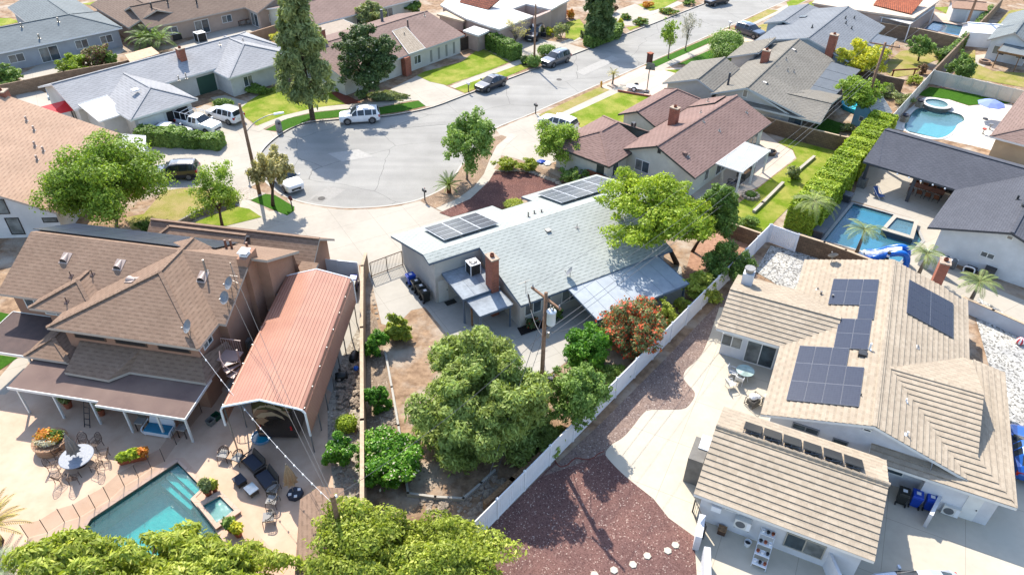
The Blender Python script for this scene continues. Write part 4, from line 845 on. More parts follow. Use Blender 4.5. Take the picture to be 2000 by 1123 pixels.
# sidewalks
def walk(l, w=1.35, lv=3): sheet('sidewalk', strip([Vector((q.x, q.y, 0)) for q in smooth_line(pts(l), 4)], w), lv*.006+zz[0], g_walk, kind='structure', edge=.004)
walk([(497, 256), (520, 243), (560, 228), (610, 216), (665, 210), (720, 206), (770, 199), (800, 193)])
walk([(885, 172), (945, 149), (1013, 123), (1075, 97)]); walk([(1075, 97), (1132, 73), (1210, 43), (1287, 22), (1330, 5)])
walk([(1064, 240), (1088, 228.5), (1207, 176), (1270, 146)]); walk([(1282, 136), (1400, 85), (1430, 72)]); walk([(1446, 59), (1486, 38), (1566, 2), (1590, -8)])
walk([(862, 413), (900, 392), (933, 368), (953, 340), (962, 312), (974, 285), (1000, 262)], 1.6)
walk([(462, 391), (490, 404), (520, 420), (560, 427)])
lay('sidewalk', [(411, 191), (440, 186), (490, 202), (486, 212), (462, 219), (430, 205)], g_walk, 3)
# lawns (stuff: nobody could count the blades)
def lawn(l, mat, sm=0, lv=4, nm='lawn'): return lay(nm, l, mat, lv, sm)
lawn([(814, 148), (830, 140), (900, 122), (938, 94), (970, 108), (994, 122), (945, 142), (873, 167), (840, 160)], g_lawn)
lawn([(888, 173), (948, 151), (1016, 126), (1038, 130), (985, 152), (908, 182)], g_lawn)
lawn([(463, 217), (489, 196), (540, 166), (646, 176), (675, 203), (615, 211), (553, 226), (502, 246)], g_lawn)
lawn([(518, 254), (561, 232), (615, 220), (672, 214), (740, 210), (817, 197), (831, 207), (786, 218), (742, 224), (664, 229), (605, 234.5), (550, 257)], g_deep)
lawn([(1099, 231), (1207, 181), (1282, 190), (1236, 219.5), (1233, 239), (1200, 250), (1132, 249)], g_lawn); lawn([(1052, 225), (1171, 170), (1191, 176), (1087, 225), (1064, 232)], g_dry)
lawn([(1260, 127), (1385, 74), (1398, 78), (1282, 131)], g_deep); lawn([(1323, 126), (1383, 100), (1420, 88), (1425, 105), (1360, 127)], g_deep); lawn([(1298, 137), (1334, 136), (1323, 144)], g_lawn)
lawn([(1428, 56), (1499, 19), (1520, 21), (1439, 60)], g_dry); lawn([(1468, 55.5), (1522, 36), (1517, 52), (1486, 67)], g_dry); lawn([(1536, 5), (1560, -5), (1580, -2), (1542, 18)], g_lawn); lawn([(1560, 15), (1600, -2), (1620, 5), (1580, 16)], g_lawn)
lawn([(1519, 279), (1537, 268), (1625, 289), (1645, 300), (1506, 440), (1483, 456), (1434, 434), (1432, 405), (1486, 364), (1534, 327), (1556, 310), (1549, 293)], g_lawn)
lawn([(-20, 605), (40, 618), (36, 640), (0, 660), (-30, 660)], g_deep); lawn([(-20, 690), (35, 698), (0, 722), (-30, 730)], g_deep)
lawn([(366, 440), (415, 420), (465, 404), (487, 408), (511, 424), (442, 441), (400, 444)], g_lawn, 0); lawn([(320, 372), (362, 368), (420, 375), (462, 390), (400, 415), (343, 434), (258, 450), (245, 425), (281, 418)], g_dry)
lawn([(489, 391), (519, 379), (537, 381), (575, 404), (574, 412), (561, 421), (520, 404)], g_deep)
lawn([(-5, 36), (20, 36), (40, 43), (0, 52)], g_lawn); lawn([(160, 8), (205, 0), (215, -4), (230, 0), (178, 11)], g_lawn)
lawn([(1106, 44), (1132, 38), (1150, 62), (1122, 79), (1104, 74)], g_lawn); lawn([(1246, 10), (1287, -2), (1325, 0), (1300, 14), (1270, 22)], g_lawn); lawn([(1223, 54), (1256, 49), (1230, 60)], g_lawn)
lawn([(1719, 134), (1760, 100), (1825, 96), (1850, 108), (1814, 124), (1786, 146), (1744, 152)], g_dry)
lawn([(1791, 186), (1816, 170), (1860, 176), (1936, 191), (1976, 200), (1970, 203), (1917, 204), (1892, 206), (1853, 194), (1814, 190)], g_deep)
lawn([(1884, 103), (1905, 98), (1905, 124), (1938, 139), (2030, 145), (2030, 175), (1987, 169), (1899, 153), (1868, 140)], g_dry); lawn([(1940, 52), (1972, 21), (2030, 15), (2030, 40), (1960, 50)], g_dry)
lawn([(1587, 250), (1610, 230), (1650, 243), (1638, 262), (1612, 262)], g_deep); lawn([(1822, 15), (1850, 14), (1873, 20), (1850, 28)], g_lawn)
# gravel and planting beds
def bed(l, mat, sm=0, lv=4, nm='gravel_bed', kind='stuff'): return lay(nm, l, mat, lv, sm, kind=kind)
bed([(881, 424), (858, 416), (919, 388), (955, 354), (967, 334), (1000, 333), (1033, 335.5), (1082, 354), (1100, 366), (1020, 390), (984, 412), (960, 402)], g_red)
bed([(822, 391), (876, 365), (904, 325), (927, 299), (950, 274), (980, 264), (990, 268), (970, 285), (956, 312), (945, 340), (925, 365), (893, 388), (850, 407)], g_tan)
bed([(965, 330), (975, 315), (1050, 325), (1090, 345), (1100, 362), (1082, 352), (1033, 333), (1000, 331)], g_tan)
bed([(912, 1045), (1000, 985), (1085, 900), (1090, 908), (1098, 911), (1110, 906), (1117, 899), (1126, 894), (1148, 897), (1168, 886), (1200, 880), (1260, 930), (1320, 980), (1370, 1040), (1364, 1140), (1365, 1250), (820, 1250)], g_mulch, nm='mulch_bed')
bed([(1060, 930), (1170, 830), (1300, 700), (1420, 575), (1470, 520), (1480, 540), (1430, 580), (1420, 605), (1420, 700), (1400, 780), (1300, 850), (1200, 884), (1182, 886)], g_grey)
bed([(1505, 480), (1600, 500), (1580, 520), (1545, 572), (1500, 545), (1475, 530)], g_wg)
bed([(1900, 600), (1910, 580), (2040, 660), (2040, 960), (1985, 930), (1955, 800)], g_wg)
bed([(1392, 455), (1440, 442), (1476, 468), (1420, 520), (1365, 555), (1335, 545), (1350, 490)], surf('red dirt', rgb(196, 152, 124, .6), rgb(172, 130, 104, .57), 3, .95, .5, .3))
bed([(646, 182), (660, 178), (705, 200), (675, 204)], surf('terracotta mulch', rgb(160, 84, 60, .5), rgb(130, 66, 50, .5), 6, .95, .5))
bed([(448, 366), (488, 366), (520, 378), (489, 391), (460, 388)], gravel('pale gravel', rgb(170, 160, 148, .58), rgb(200, 190, 178, .62), rgb(225, 215, 205, .66), 14))
bed([(1010, 640), (1075, 620), (1090, 600), (1100, 610), (1075, 635), (1018, 655)], surf('black mulch', rgb(58, 48, 44, .5), rgb(40, 34, 32, .5), 8, .95, .6))
bed([(640, 792), (672, 690), (700, 640), (712, 640), (712, 800), (700, 980), (655, 980), (640, 860)], gravel('rock bed', rgb(150, 140, 128, .55), rgb(190, 180, 165, .6), rgb(220, 212, 200, .66), 8))
bed([(716, 600), (735, 620), (752, 700), (772, 830), (780, 900), (716, 960)], gravel('side planting strip', rgb(140, 122, 104, .55), rgb(170, 150, 130, .58), rgb(205, 190, 170, .6), 10))
# ---- pools
M_tile = brick('pool waterline tile', rgb(60, 110, 120, .5), rgb(40, 85, 100, .5), rgb(110, 130, 130, .5), .15, .15, .01)
def pool(name, label, outline, plaster, wcol, depth=1.5, wl=-.13, ripple=5.0, mixf=.5, cop=None, cw=.3, steps=(), cat='swimming pool', z0=0.0):
    c = sum((Vector((x, y, 0)) for x, y in outline), Vector())/len(outline); t = thing(name, label, cat, (c.x, c.y, z0))
    o = [Vector((x-c.x, y-c.y, 0)) for x, y in outline]
    if sum(a.x*b.y-b.x*a.y for a, b in zip(o, o[1:]+o[:1])) < 0: o = o[::-1]
    m = MB(); Z = lambda p, z: Vector((p.x, p.y, z)); n = len(o)
    for i in range(n): a, b = o[i], o[(i+1) % n]; m.poly([Z(b, -depth), Z(a, -depth), Z(a, .012), Z(b, .012)])
    m.poly([Z(p, -depth) for p in o]); m.build('basin', plaster, t)
    for k, s in enumerate(steps): MB().prism([(x-c.x, y-c.y) for x, y in px_poly(s)], -depth+.01, -.28-.24*k).build('step', plaster, t)
    MB().poly([Z(p*.998, wl) for p in o]).build('water', water(name+' water '+str(len(_M)), wcol, ripple, .35, mixf), t)
    if cop:
        r = MB(); L = []
        for i in range(n):
            d = (o[(i+1) % n]-o[i-1]).normalized(); L.append(o[i]+Vector((d.y, -d.x, 0))*cw)
        for i in range(n):
            j = (i+1) % n; r.hexa([Z(o[i], -.1), Z(L[i], -.1), Z(L[j], -.1), Z(o[j], -.1), Z(o[i], .05), Z(L[i], .05), Z(L[j], .05), Z(o[j], .05)])
        r.build('coping', cop, t)
    return t
pl1 = surf('teal plaster', rgb(84, 186, 184, .7), rgb(68, 170, 172, .68), 3, .8, .1, .6); pl6 = surf('blue plaster', rgb(70, 170, 200, .75), rgb(56, 150, 184, .72), 3, .8, .1, .6); pl12 = surf('aqua plaster', rgb(110, 196, 205, .75), rgb(92, 178, 192, .75), 3, .8, .1, .6); pl10 = surf('bright blue plaster', rgb(60, 170, 220, .8), rgb(70, 180, 228, .8), 3, .8, .1)
M_cop = concrete('pinkish coping', rgb(222, 190, 168, .64), .8)
pool('swimming_pool', 'teal rectangular swimming pool with corner steps and a small square spa, on the salmon terrace', POOL1, pl1, (.42, .92, .92, 1), 1.5, cop=M_cop, steps=([(346.5, 903), (395, 953), (383, 962), (330, 914)], [(330, 914), (383, 962), (373, 971), (318, 922)], [(318, 922), (373, 971), (366, 980), (306, 930)]), mixf=.85)
pool('swimming_pool', 'blue rectangular pool with grey stone edges, between the bright hedge and the charcoal-roofed house', POOL6, pl6, (.24, .7, .86, 1), 1.2, steps=([(1669, 400), (1781, 432), (1768, 456), (1652, 416)], [(1652, 416), (1768, 456), (1765, 461), (1648, 420)]), cop=concrete('grey stone coping', rgb(190, 188, 182, .6), .6), mixf=.65)
pool('swimming_pool', 'kidney-shaped light blue pool with a raised round spa, on a white deck', POOL12, pl12, (.42, .88, .92, 1), 1.2, cop=g_white, mixf=.7)
pool('swimming_pool', 'bright blue rectangular pool behind a tan block wall, at the top right', POOL10, pl10, (.4, .78, .95, 1), 1.2, cop=M_cop, mixf=.7)
def spa(name, label, outline, h, wallm, copm, wcol, plaster, cw=.3):
    """raised tub: ring wall with water inside"""
    c = sum((Vector((x, y, 0)) for x, y in outline), Vector())/len(outline); t = thing(name, label, 'spa', (c.x, c.y, 0)); o = [Vector((x-c.x, y-c.y, 0)) for x, y in outline]
    if sum(a.x*b.y-b.x*a.y for a, b in zip(o, o[1:]+o[:1])) < 0: o = o[::-1]
    n = len(o); L = [p*(1+cw/max(p.length, .3)) for p in o]; Z = lambda p, z: Vector((p.x, p.y, z)); w = MB(); k = MB(); b = MB()
    for i in range(n):
        j = (i+1) % n; w.poly([Z(L[i], -.6), Z(L[j], -.6), Z(L[j], h-.08), Z(L[i], h-.08)]); b.poly([Z(o[j], h-.9), Z(o[i], h-.9), Z(o[i], h-.08), Z(o[j], h-.08)])
        k.hexa([Z(o[i]*.97, h-.08), Z(L[i]*1.04, h-.08), Z(L[j]*1.04, h-.08), Z(o[j]*.97, h-.08), Z(o[i]*.97, h), Z(L[i]*1.04, h), Z(L[j]*1.04, h), Z(o[j]*.97, h)])
    b.poly([Z(p, h-.88) for p in o]); q = [p*.62 for p in o]
    for i in range(n): j = (i+1) % n; b.poly([Z(o[i], h-.5), Z(o[j], h-.5), Z(q[j], h-.5), Z(q[i], h-.5)]); b.poly([Z(q[i], h-.5), Z(q[j], h-.5), Z(q[j], h-.88), Z(q[i], h-.88)])
    w.build('tub_wall', wallm, t); k.build('coping', copm, t); b.build('basin', plaster, t); MB().poly([Z(p, h-.16) for p in o]).build('water', water(name+str(len(_M)), wcol, 7, .3, .6), t); return t
spa('spa', 'small square spa with teal water attached to the salmon terrace pool', px_poly([(397, 991), (431, 972), (460, 1001), (425, 1026)]), .24, M_cop, M_cop, (.4, .85, .86, 1), pl1, .35)
spa('spa', 'square raised spa with pale coping at the end of the blue rectangular pool', px_poly([(1748, 432), (1783, 441), (1775, 468), (1728, 454)]), .45, plain('dark grey spa wall', rgb(90, 100, 112, .5), .4), g_conc, (.35, .66, .78, 1), surf('spa plaster', rgb(110, 165, 185, .7)), .5)
cs = P(1827, 208); spa('spa', 'raised round spa with white rim beside the kidney-shaped pool', [(cs.x+1.35*math.cos(a*.314), cs.y+1.35*math.sin(a*.314)) for a in range(20)], .45, surf('stone veneer', rgb(150, 150, 140, .6), rgb(110, 112, 108, .55), 6, .9, .6), g_white, (.5, .82, .86, 1), pl12, .4)
# ================================================================== plants
RNG = np.random.default_rng(11)
def quads(name, C, A, B, tint, mat, parent=None, tri=False):
    """leaf faces: centres C, half axes A (length) and B (width), per-leaf tint"""
    n = len(C); V = np.empty((n, 4, 3), np.float32)
    V[:, 0] = C-A; V[:, 1] = C+B*.9-A*.1; V[:, 2] = C+A; V[:, 3] = C-B*.9-A*.1
    me = bpy.data.meshes.new(name); me.vertices.add(n*4); me.loops.add(n*4); me.polygons.add(n)
    me.vertices.foreach_set('co', V.reshape(-1)); me.loops.foreach_set('vertex_index', np.arange(n*4, dtype=np.int32)); me.polygons.foreach_set('loop_start', np.arange(0, n*4, 4, dtype=np.int32))
    at = me.attributes.new('tint', 'FLOAT', 'FACE'); at.data.foreach_set('value', tint.astype(np.float32))
    me.materials.append(mat); me.update(calc_edges=True); o = bpy.data.objects.new(name, me); COL.objects.link(o)
    if parent: o.parent = parent
    return o
def unit(v): return v/np.maximum(np.linalg.norm(v, axis=1, keepdims=True), 1e-6)
def leaf_cloud(name, blobs, n, size, mat, parent, elong=1.5, droop=0.0, up=.35, inner=.55, tint0=.5, tvar=.22, flat=0.0):
    """leaves through the outer part of many blobs (x,y,z,rx,ry,rz)"""
    n = int(n*2.0); size = size*.68; b = np.array(blobs, float); w = (b[:, 3]*b[:, 4]+b[:, 3]*b[:, 5]+b[:, 4]*b[:, 5]); w /= w.sum(); idx = RNG.choice(len(b), n, p=w)
    d = unit(RNG.normal(size=(n, 3))); d[:, 2] = np.abs(d[:, 2])*np.where(RNG.random(n) < .72, 1, -1); d = unit(d)
    r = inner+(1-inner)*RNG.random(n)**.6; r = r+RNG.normal(size=n)*.06+np.where(RNG.random(n) < .14, RNG.random(n)*.4, 0)
    C = b[idx, :3]+d*b[idx, 3:]*r[:, None]
    nr = unit(d*.8+np.array([0, 0, up])+RNG.normal(size=(n, 3))*.55)
    t = RNG.normal(size=(n, 3)); t[:, 2] -= droop*2.5; t = unit(t-nr*(t*nr).sum(1, keepdims=True)); s = size*(.5+1.2*RNG.random(n)**1.6)[:, None]
    A = t*s*elong/2; B = np.cross(nr, t)*s/2
    bt = RNG.normal(size=len(b))*.12
    tint = tint0+bt[idx]+RNG.normal(size=n)*tvar
    return quads(name, C, A, B, np.clip(tint, 0, 1), mat, parent)
def crown_blobs(rx, ry, rz, z, k, seed, r0=.42, flat=1.0):
    rg = np.random.default_rng(seed); out = [(0, 0, z, rx*.62, ry*.62, rz*.62)]
    for i in range(k):
        d = rg.normal(size=3); d /= np.linalg.norm(d); d[2] = d[2]*.9+.12; q = .55+.32*rg.random(); s = r0*(.6+.7*rg.random())
        out.append((d[0]*rx*q, d[1]*ry*q, z+d[2]*rz*q, rx*s, ry*s, rz*s*flat))
    return out
M_bark = surf('grey brown bark', rgb(120, 100, 82, .55), rgb(84, 70, 58, .5), 9, .95, .8)
M_barkp = surf('pale bark', rgb(170, 158, 142, .6), rgb(130, 118, 104, .55), 7, .95, .6)
def limbs(name, h, spread, n, r, mat, parent, seed, zsplit=.35, lean=(0, 0), sub=2):
    rg = random.Random(seed); m = MB(); zs = h*zsplit; l = Vector((lean[0], lean[1], 0)); top = l+Vector((0, 0, zs))
    m.tube([(0, 0, -.05), l*.4+Vector((0, 0, zs*.5)), top], [r*1.25, r*.95, r*.85], 9)
    for k in range(n):
        a = 6.283*k/n+rg.uniform(-.4, .4); s = spread*rg.uniform(.55, .95); z1 = h*rg.uniform(.7, .95)
        e = l+Vector((math.cos(a)*s, math.sin(a)*s, z1)); mid = top.lerp(e, .5)+Vector((rg.uniform(-.2, .2), rg.uniform(-.2, .2), .1*h))
        m.tube([top-Vector((0, 0, .1)), mid, e], [r*.6, r*.36, r*.08], 6)
        for q in range(sub):
            b = a+rg.uniform(-1, 1); e2 = mid+Vector((math.cos(b)*s*.5, math.sin(b)*s*.5, h*rg.uniform(.05, .22))); m.tube([mid, mid.lerp(e2, .6)+Vector((0, 0, .1)), e2], [r*.26, r*.16, r*.05], 5)
    return m.build(name, mat, parent, smooth=True)
L_bright = leaf('bright leaves', (0.118, 0.179, 0.0182, 1), (0.228, 0.345, 0.038, 1), (0.439, 0.524, 0.0911, 1), 0.36)
L_yel = leaf('yellow green leaves', (0.185, 0.221, 0.0304, 1), (0.336, 0.4, 0.0531, 1), (0.585, 0.58, 0.137, 1), 0.38)
L_yelw = leaf('yellow leaves', (0.318, 0.36, 0.03, 1), (0.604, 0.54, 0.045, 1), (0.75, 0.75, 0.09, 1), 0.36)
L_mid = leaf('mid green leaves', (0.0707, 0.118, 0.0228, 1), (0.136, 0.227, 0.0395, 1), (0.263, 0.373, 0.0911, 1), 0.31)
L_dark = leaf('dark green leaves', (0.0313, 0.0522, 0.0177, 1), (0.0668, 0.111, 0.0328, 1), (0.144, 0.199, 0.0683, 1), 0.24)
L_pine = leaf('pine needles', (.08, .105, .045, 1), (.165, .205, .075, 1), (.30, .34, .14, 1), .3)
L_olive = leaf('olive feathery leaves', (0.131, 0.152, 0.0607, 1), (0.249, 0.29, 0.106, 1), (0.439, 0.455, 0.213, 1), 0.31)
L_pepper = leaf('pepper tree leaves', (0.132, 0.166, 0.038, 1), (0.249, 0.311, 0.0683, 1), (0.397, 0.497, 0.152, 1), 0.36)
L_straw = leaf('straw leaves', (0.254, 0.225, 0.09, 1), (0.445, 0.39, 0.165, 1), (0.668, 0.57, 0.27, 1), 0.31)
L_red = leaf('red bottlebrush blooms', (.30, .02, .015, 1), (.55, .045, .03, 1), (.62, .14, .04, 1), .2)
L_rust = leaf('rusty leaves', (.12, .06, .035, 1), (.22, .13, .07, 1), (.33, .22, .12, 1), .2)
L_hedge = leaf('hedge leaves', (0.149, 0.207, 0.0182, 1), (0.278, 0.386, 0.0304, 1), (0.498, 0.552, 0.0607, 1), 0.34)
L_palm = leaf('palm fronds', (.10, .14, .05, 1), (.20, .26, .08, 1), (.38, .42, .14, 1), .25)
L_viv = leaf('vivid green leaves', (.045, .13, .012, 1), (.10, .26, .018, 1), (.24, .42, .05, 1), .32)
L_cream = leaf('cream blossom', (.5, .45, .3, 1), (.62, .56, .4, 1), (.7, .66, .5, 1), .2)
L_flower = leaf('orange flowers', (.5, .12, .02, 1), (.6, .25, .03, 1), (.65, .45, .05, 1), .2)
seed_ = [100]
def lumps(bl, m, f, rg, c=None):
    """break each blob into m smaller ones on its outside so the outline is ragged"""
    out = []
    for (x, y, z, a, b, h) in bl:
        out.append((x, y, z, a*.6, b*.6, h*.6))
        for i in range(m):
            d = rg.normal(size=3); d /= np.linalg.norm(d); q = .7+.4*rg.random(); r = f*(.6+.8*rg.random()); out.append((x+d[0]*a*q, y+d[1]*b*q, z+d[2]*h*q, a*r, b*r, h*r))
    return out
def fit(bl, c, R):
    """rescale blobs so together they just fill the ellipsoid c, R"""
    b = np.array(bl, float); lo = (b[:, :3]-b[:, 3:]).min(0); hi = (b[:, :3]+b[:, 3:]).max(0); s = 2*np.array(R)/(hi-lo); m = (hi+lo)/2
    b[:, :3] = (b[:, :3]-m)*s+np.array(c); b[:, 3:] *= s; return [tuple(r) for r in b]
def tree(name, label, cat, base, box, mat, n=9000, size=.17, k=16, group=None, wood=None, r=None, elong=1.5, droop=0.0, nl=5, dep=1.0, extra=None, r0=.42, inner=.5, zsplit=.35, tint0=.5, lean=(0, 0), sub=2, lm=5, lf=.42, minlo=.25, skirt=0):
    """base: foot of the trunk in the photo; box: the crown's x0, x1, y0, y1 there"""
    seed_[0] += 1; p = P(*base); x0, x1, y0, y1 = box; lo, hi = 0.0, 30.0; vc = (y0+y1)/2; C0 = Vector((0, 0, CH)); bx = pix(p)[0]
    for _ in range(40):
        mz = (lo+hi)/2
        if pix((p.x, p.y, mz))[1] > vc: lo = mz
        else: hi = mz
    c = Vector((p.x, p.y, lo)); mp = (c-C0).dot(FW)/CF; c = c+RT*((x0+x1)/2-pix(c)[0])*mp; v = c-C0; th = math.atan2(-v.z, Vector((v.x, v.y)).length)
    a = (x1-x0)/2*mp; bb = ((y1-y0)/2*mp)**2-(a*dep*math.sin(th))**2; b = max(math.sqrt(bb)/math.cos(th) if bb > 0 else 0, a*.42); b = min(b, (c.z-minlo) if c.z-minlo > a*.4 else a*.4)
    t = thing(name, label, cat, (p.x, p.y, 0), 0, group); rg = np.random.default_rng(seed_[0]); bl = crown_blobs(1, 1, 1, 0, k, seed_[0], r0)+[(math.cos(q*6.283/max(1, skirt)+.3)*.62, math.sin(q*6.283/max(1, skirt)+.3)*.62, -.62-.12*(q % 2), .36, .36, .3) for q in range(skirt)]; bl = lumps(bl, lm, lf, rg); bl = fit(bl, (c.x-p.x, c.y-p.y, c.z), (a, a*dep, b))
    leaf_cloud('crown', bl, n, size, mat, t, elong, droop, inner=inner, tint0=tint0)
    if extra: leaf_cloud(extra[0], [(q[0], q[1], q[2], q[3]*1.03, q[4]*1.03, q[5]*1.03) for q in bl], extra[2], extra[3], extra[1], t, 1.6, inner=.9)
    H = c.z+b*.2; limbs('trunk', H, a*.55, nl, r or max(.07, H*.022), wood or M_bark, t, seed_[0], zsplit, ((c.x-p.x)*.5+lean[0], (c.y-p.y)*.5+lean[1]), sub); return t
def bush(name, label, base, wpx, hgt, mat, n=2500, size=.13, cat='shrub', group=None, dep=.9, k=10, extra=None, elong=1.4, tint0=.5, z0=0.0, droop=0.0, inner=.5):
    seed_[0] += 1; p = P(*base, z0); w = wpx*mpp(*base)*.5; t = thing(name, label, cat, (p.x, p.y, z0), 0, group)
    cl = name in ('round_bush', 'ball_shrub', 'box_hedge'); bl = [(0, 0, 0, 1, 1, 1)]+[(math.cos(q)*.35, math.sin(q)*.35, .3, .6, .6, .6) for q in range(6)] if cl else lumps(crown_blobs(1, 1, 1, 0, k, seed_[0], .45), 4, .42, np.random.default_rng(seed_[0])); n = n*2 if cl else n; bl = fit(bl, (0, 0, hgt*.47), (w, w*dep, hgt*.5)); c = leaf_cloud('foliage', bl, n, size, mat, t, elong, droop, inner=inner, tint0=tint0)
    if extra: leaf_cloud(extra[0], [(b[0], b[1], b[2], b[3]*1.04, b[4]*1.04, b[5]*1.04) for b in bl], extra[2], extra[3], extra[1], t, 1.2, inner=.92)
    m = MB(); rg = random.Random(seed_[0])
    for q in range(4): a = q*1.6+rg.random(); m.tube([(0, 0, -.05), (math.cos(a)*w*.25, math.sin(a)*w*.25, hgt*.4), (math.cos(a)*w*.5, math.sin(a)*w*.5, hgt*.75)], [.05, .035, .012], 5)
    m.build('stem', M_bark, t); return t
def hedge(name, label, line, w, hgt, mat, n, size=.12, group=None, z=0.0, cat='hedge', tint0=.5):
    """clipped hedge: leaves over and through a box section along a line"""
    L = [Vector((q.x, q.y, 0)) for q in pts(line)]; c = sum(L, Vector())/len(L); t = thing(name, label, cat, (c.x, c.y, z), 0, group); L = [q-c for q in L]
    seg = [(a, b, (b-a).length) for a, b in zip(L, L[1:])]; tot = sum(s[2] for s in seg); Cc, N = [], []; per = w+2*hgt
    core = MB()
    for a, b, l in seg:
        d = (b-a)/l; q = Vector((-d.y, d.x, 0)); k = int(n*l/tot); u = RNG.random(k)*l; side = RNG.random(k)*per; e = RNG.normal(size=k)*.05; bump = .1*np.sin(u*2.1)+.07*np.sin(u*5.3+1)
        x = np.where(side < w, side-w/2, np.where(side < w+hgt, w/2, -w/2)); zz_ = np.where(side < w, hgt, np.where(side < w+hgt, side-w, side-w-hgt))
        nx = np.where(side < w, 0, np.sign(x)); nz = np.where(side < w, 1, .15)
        x = x+nx*(e+bump); zz_ = np.where(side < w, zz_+e*1.4+bump*1.2, zz_)
        pos = np.outer(u, d)+np.outer(x, q)+np.array(a); pos[:, 2] = zz_; Cc.append(pos); N.append(np.outer(nx, q)+np.outer(nz, (0, 0, 1)))
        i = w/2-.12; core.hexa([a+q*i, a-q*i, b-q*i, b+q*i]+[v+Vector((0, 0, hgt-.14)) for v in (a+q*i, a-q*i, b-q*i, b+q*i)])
    for s_, a, d in ((1, L[-1], (L[-1]-L[-2]).normalized()), (-1, L[0], (L[0]-L[1]).normalized())):
        k = int(n*.5*w/tot)+60; q = Vector((-d.y, d.x, 0)); pos = np.array(a)+np.outer((RNG.random(k)-.5)*w, q)+np.outer(RNG.normal(size=k)*.06, d); pos[:, 2] = RNG.random(k)*hgt; Cc.append(pos); N.append(np.outer(np.ones(k), np.array(d)+np.array((0, 0, .2))))
    Cc = np.concatenate(Cc); N = unit(np.concatenate(N)+RNG.normal(size=Cc.shape)*.45); k = len(Cc)
    tt = RNG.normal(size=(k, 3)); tt = unit(tt-N*(tt*N).sum(1, keepdims=True)); s = size*(.6+.8*RNG.random(k))[:, None]
    tn = np.clip(tint0+.12*np.sin(Cc[:, 0]*.9)+.1*np.sin(Cc[:, 1]*1.3+Cc[:, 0])+RNG.normal(size=k)*.2, 0, 1)
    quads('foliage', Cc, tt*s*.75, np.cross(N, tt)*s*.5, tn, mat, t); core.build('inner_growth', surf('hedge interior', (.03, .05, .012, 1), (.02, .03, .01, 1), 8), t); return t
def fronds(name, t, c, n, length, mat, up=.6, droop=1.2, width=.45, leaf_w=.05, nl=26, seed=1, vee=.25):
    """feather fronds from a point: arching rib with leaflets either side"""
    rg = np.random.default_rng(seed); Cc, A, B, T = [], [], [], []; rib = MB()
    for k in range(n):
        a = k*2.399963+rg.normal()*.15; el = up*(1-.9*(k/n))+rg.normal()*.08; L = length*1.2*(.8+.35*rg.random()); p = np.array(c, float); d = np.array([math.cos(a)*math.cos(el), math.sin(a)*math.cos(el), math.sin(el)]); path = [p.copy()]; tb = .5+rg.normal()*.15
        for i in range(nl):
            f = i/nl; d = d-np.array([0, 0, droop*1.6/nl*(.3+f)]); d /= np.linalg.norm(d); q = p+d*L/nl; side = np.cross(d, (0, 0, 1)); side /= max(np.linalg.norm(side), 1e-6); lw = width*math.sin(math.pi*min(1, .12+.9*f))**.7
            for sg in (-1, 1):
                ax = side*sg*.82+d*.55-np.array([0, 0, vee]); ax /= np.linalg.norm(ax); Cc.append(q+ax*lw*.5); A.append(ax*lw*.5); B.append(d*leaf_w*.5); T.append(tb+rg.normal()*.12)
            p = q; path.append(p.copy())
        rib.tube([Vector(v) for v in path[::max(1, nl//6)]], .018, 4)
    quads(name, np.array(Cc), np.array(A), np.array(B), np.clip(np.array(T), 0, 1), mat, t); return rib.build('frond_rib', plain('frond rib', rgb(150, 150, 80, .5), .6), t)
def palm(name, label, base, H, n, length, mat=None, r=.14, seed=3, group=None, **kw):
    p = P(*base); t = thing(name, label, 'palm tree', (p.x, p.y, 0), 0, group); m = MB().tube([(0, 0, -.05), (.06, .04, H*.5), (0, 0, H)], [r*1.3, r, r*.85], 10); m.build('trunk', M_barkp, t, smooth=True)
    fronds('crown', t, (0, 0, H), n, length, mat or L_palm, seed=seed, **kw); return t
# ================================================================== every tree and shrub where it stands
tree('broad_tree', 'large bushy bright green tree with several pale trunks, in front of the tall white house', 'tree', (228, 447), (83, 328, 260, 444), L_bright, 32000, .2, 30, wood=M_barkp, nl=7, r=.16, zsplit=.15, elong=1.4, inner=.5, tint0=.3, lf=.5, minlo=.8)
tree('street_tree', 'small open-crowned tree on the green verge below the retaining wall', 'tree', (434, 441), (365, 472, 308, 420), L_bright, 4200, .17, 12, r=.13, inner=.25, tint0=.42)
tree('weeping_tree', 'straw-coloured drooping tree beside the street light pole', 'tree', (533, 402), (483, 572, 282, 360), L_straw, 7000, .16, 12, droop=.9, elong=2.4, r=.16, inner=.3, tint0=.4)
# the tall pine: tiers of drooping tufts
def conifer(name, label, base, top, wpx, mat, n, seed, lo=.12, size=.2):
    p = P(*base); H = height(base, top); w = wpx*mpp(*base)*.5; t = thing(name, label, 'tree', (p.x, p.y, 0)); rg = random.Random(seed); bl = []
    for k in range(96):
        f = lo+(1-lo)*(k/96)**.9; a = k*2.4+rg.random(); rr = w*min(1, (f-lo)*6+.55)*(1-((f-.3)/.7 if f > .3 else 0)**1.6*.72)*rg.uniform(.35, 1.15); s = w*.17*rg.uniform(.6, 1.5)*(1.15-.4*f)
        bl.append((math.cos(a)*rr*.72, math.sin(a)*rr*.72, H*f*.97, s*1.1, s*1.1, s*1.25)); 
    leaf_cloud('crown', bl, n, size, mat, t, 3.2, .5, .3, .15, .72)
    m = MB().tube([(0, 0, -.05), (0, 0, H*.4), (0, 0, H*.95)], [.32, .22, .04], 10)
    for k in range(26):
        f = lo+.8*k/26; a = k*2.4; rr = w*.75*(1-.7*f); m.tube([(0, 0, H*f), (math.cos(a)*rr, math.sin(a)*rr, H*f+.3)], [.07, .02], 5)
    m.build('trunk', M_bark, t); return t
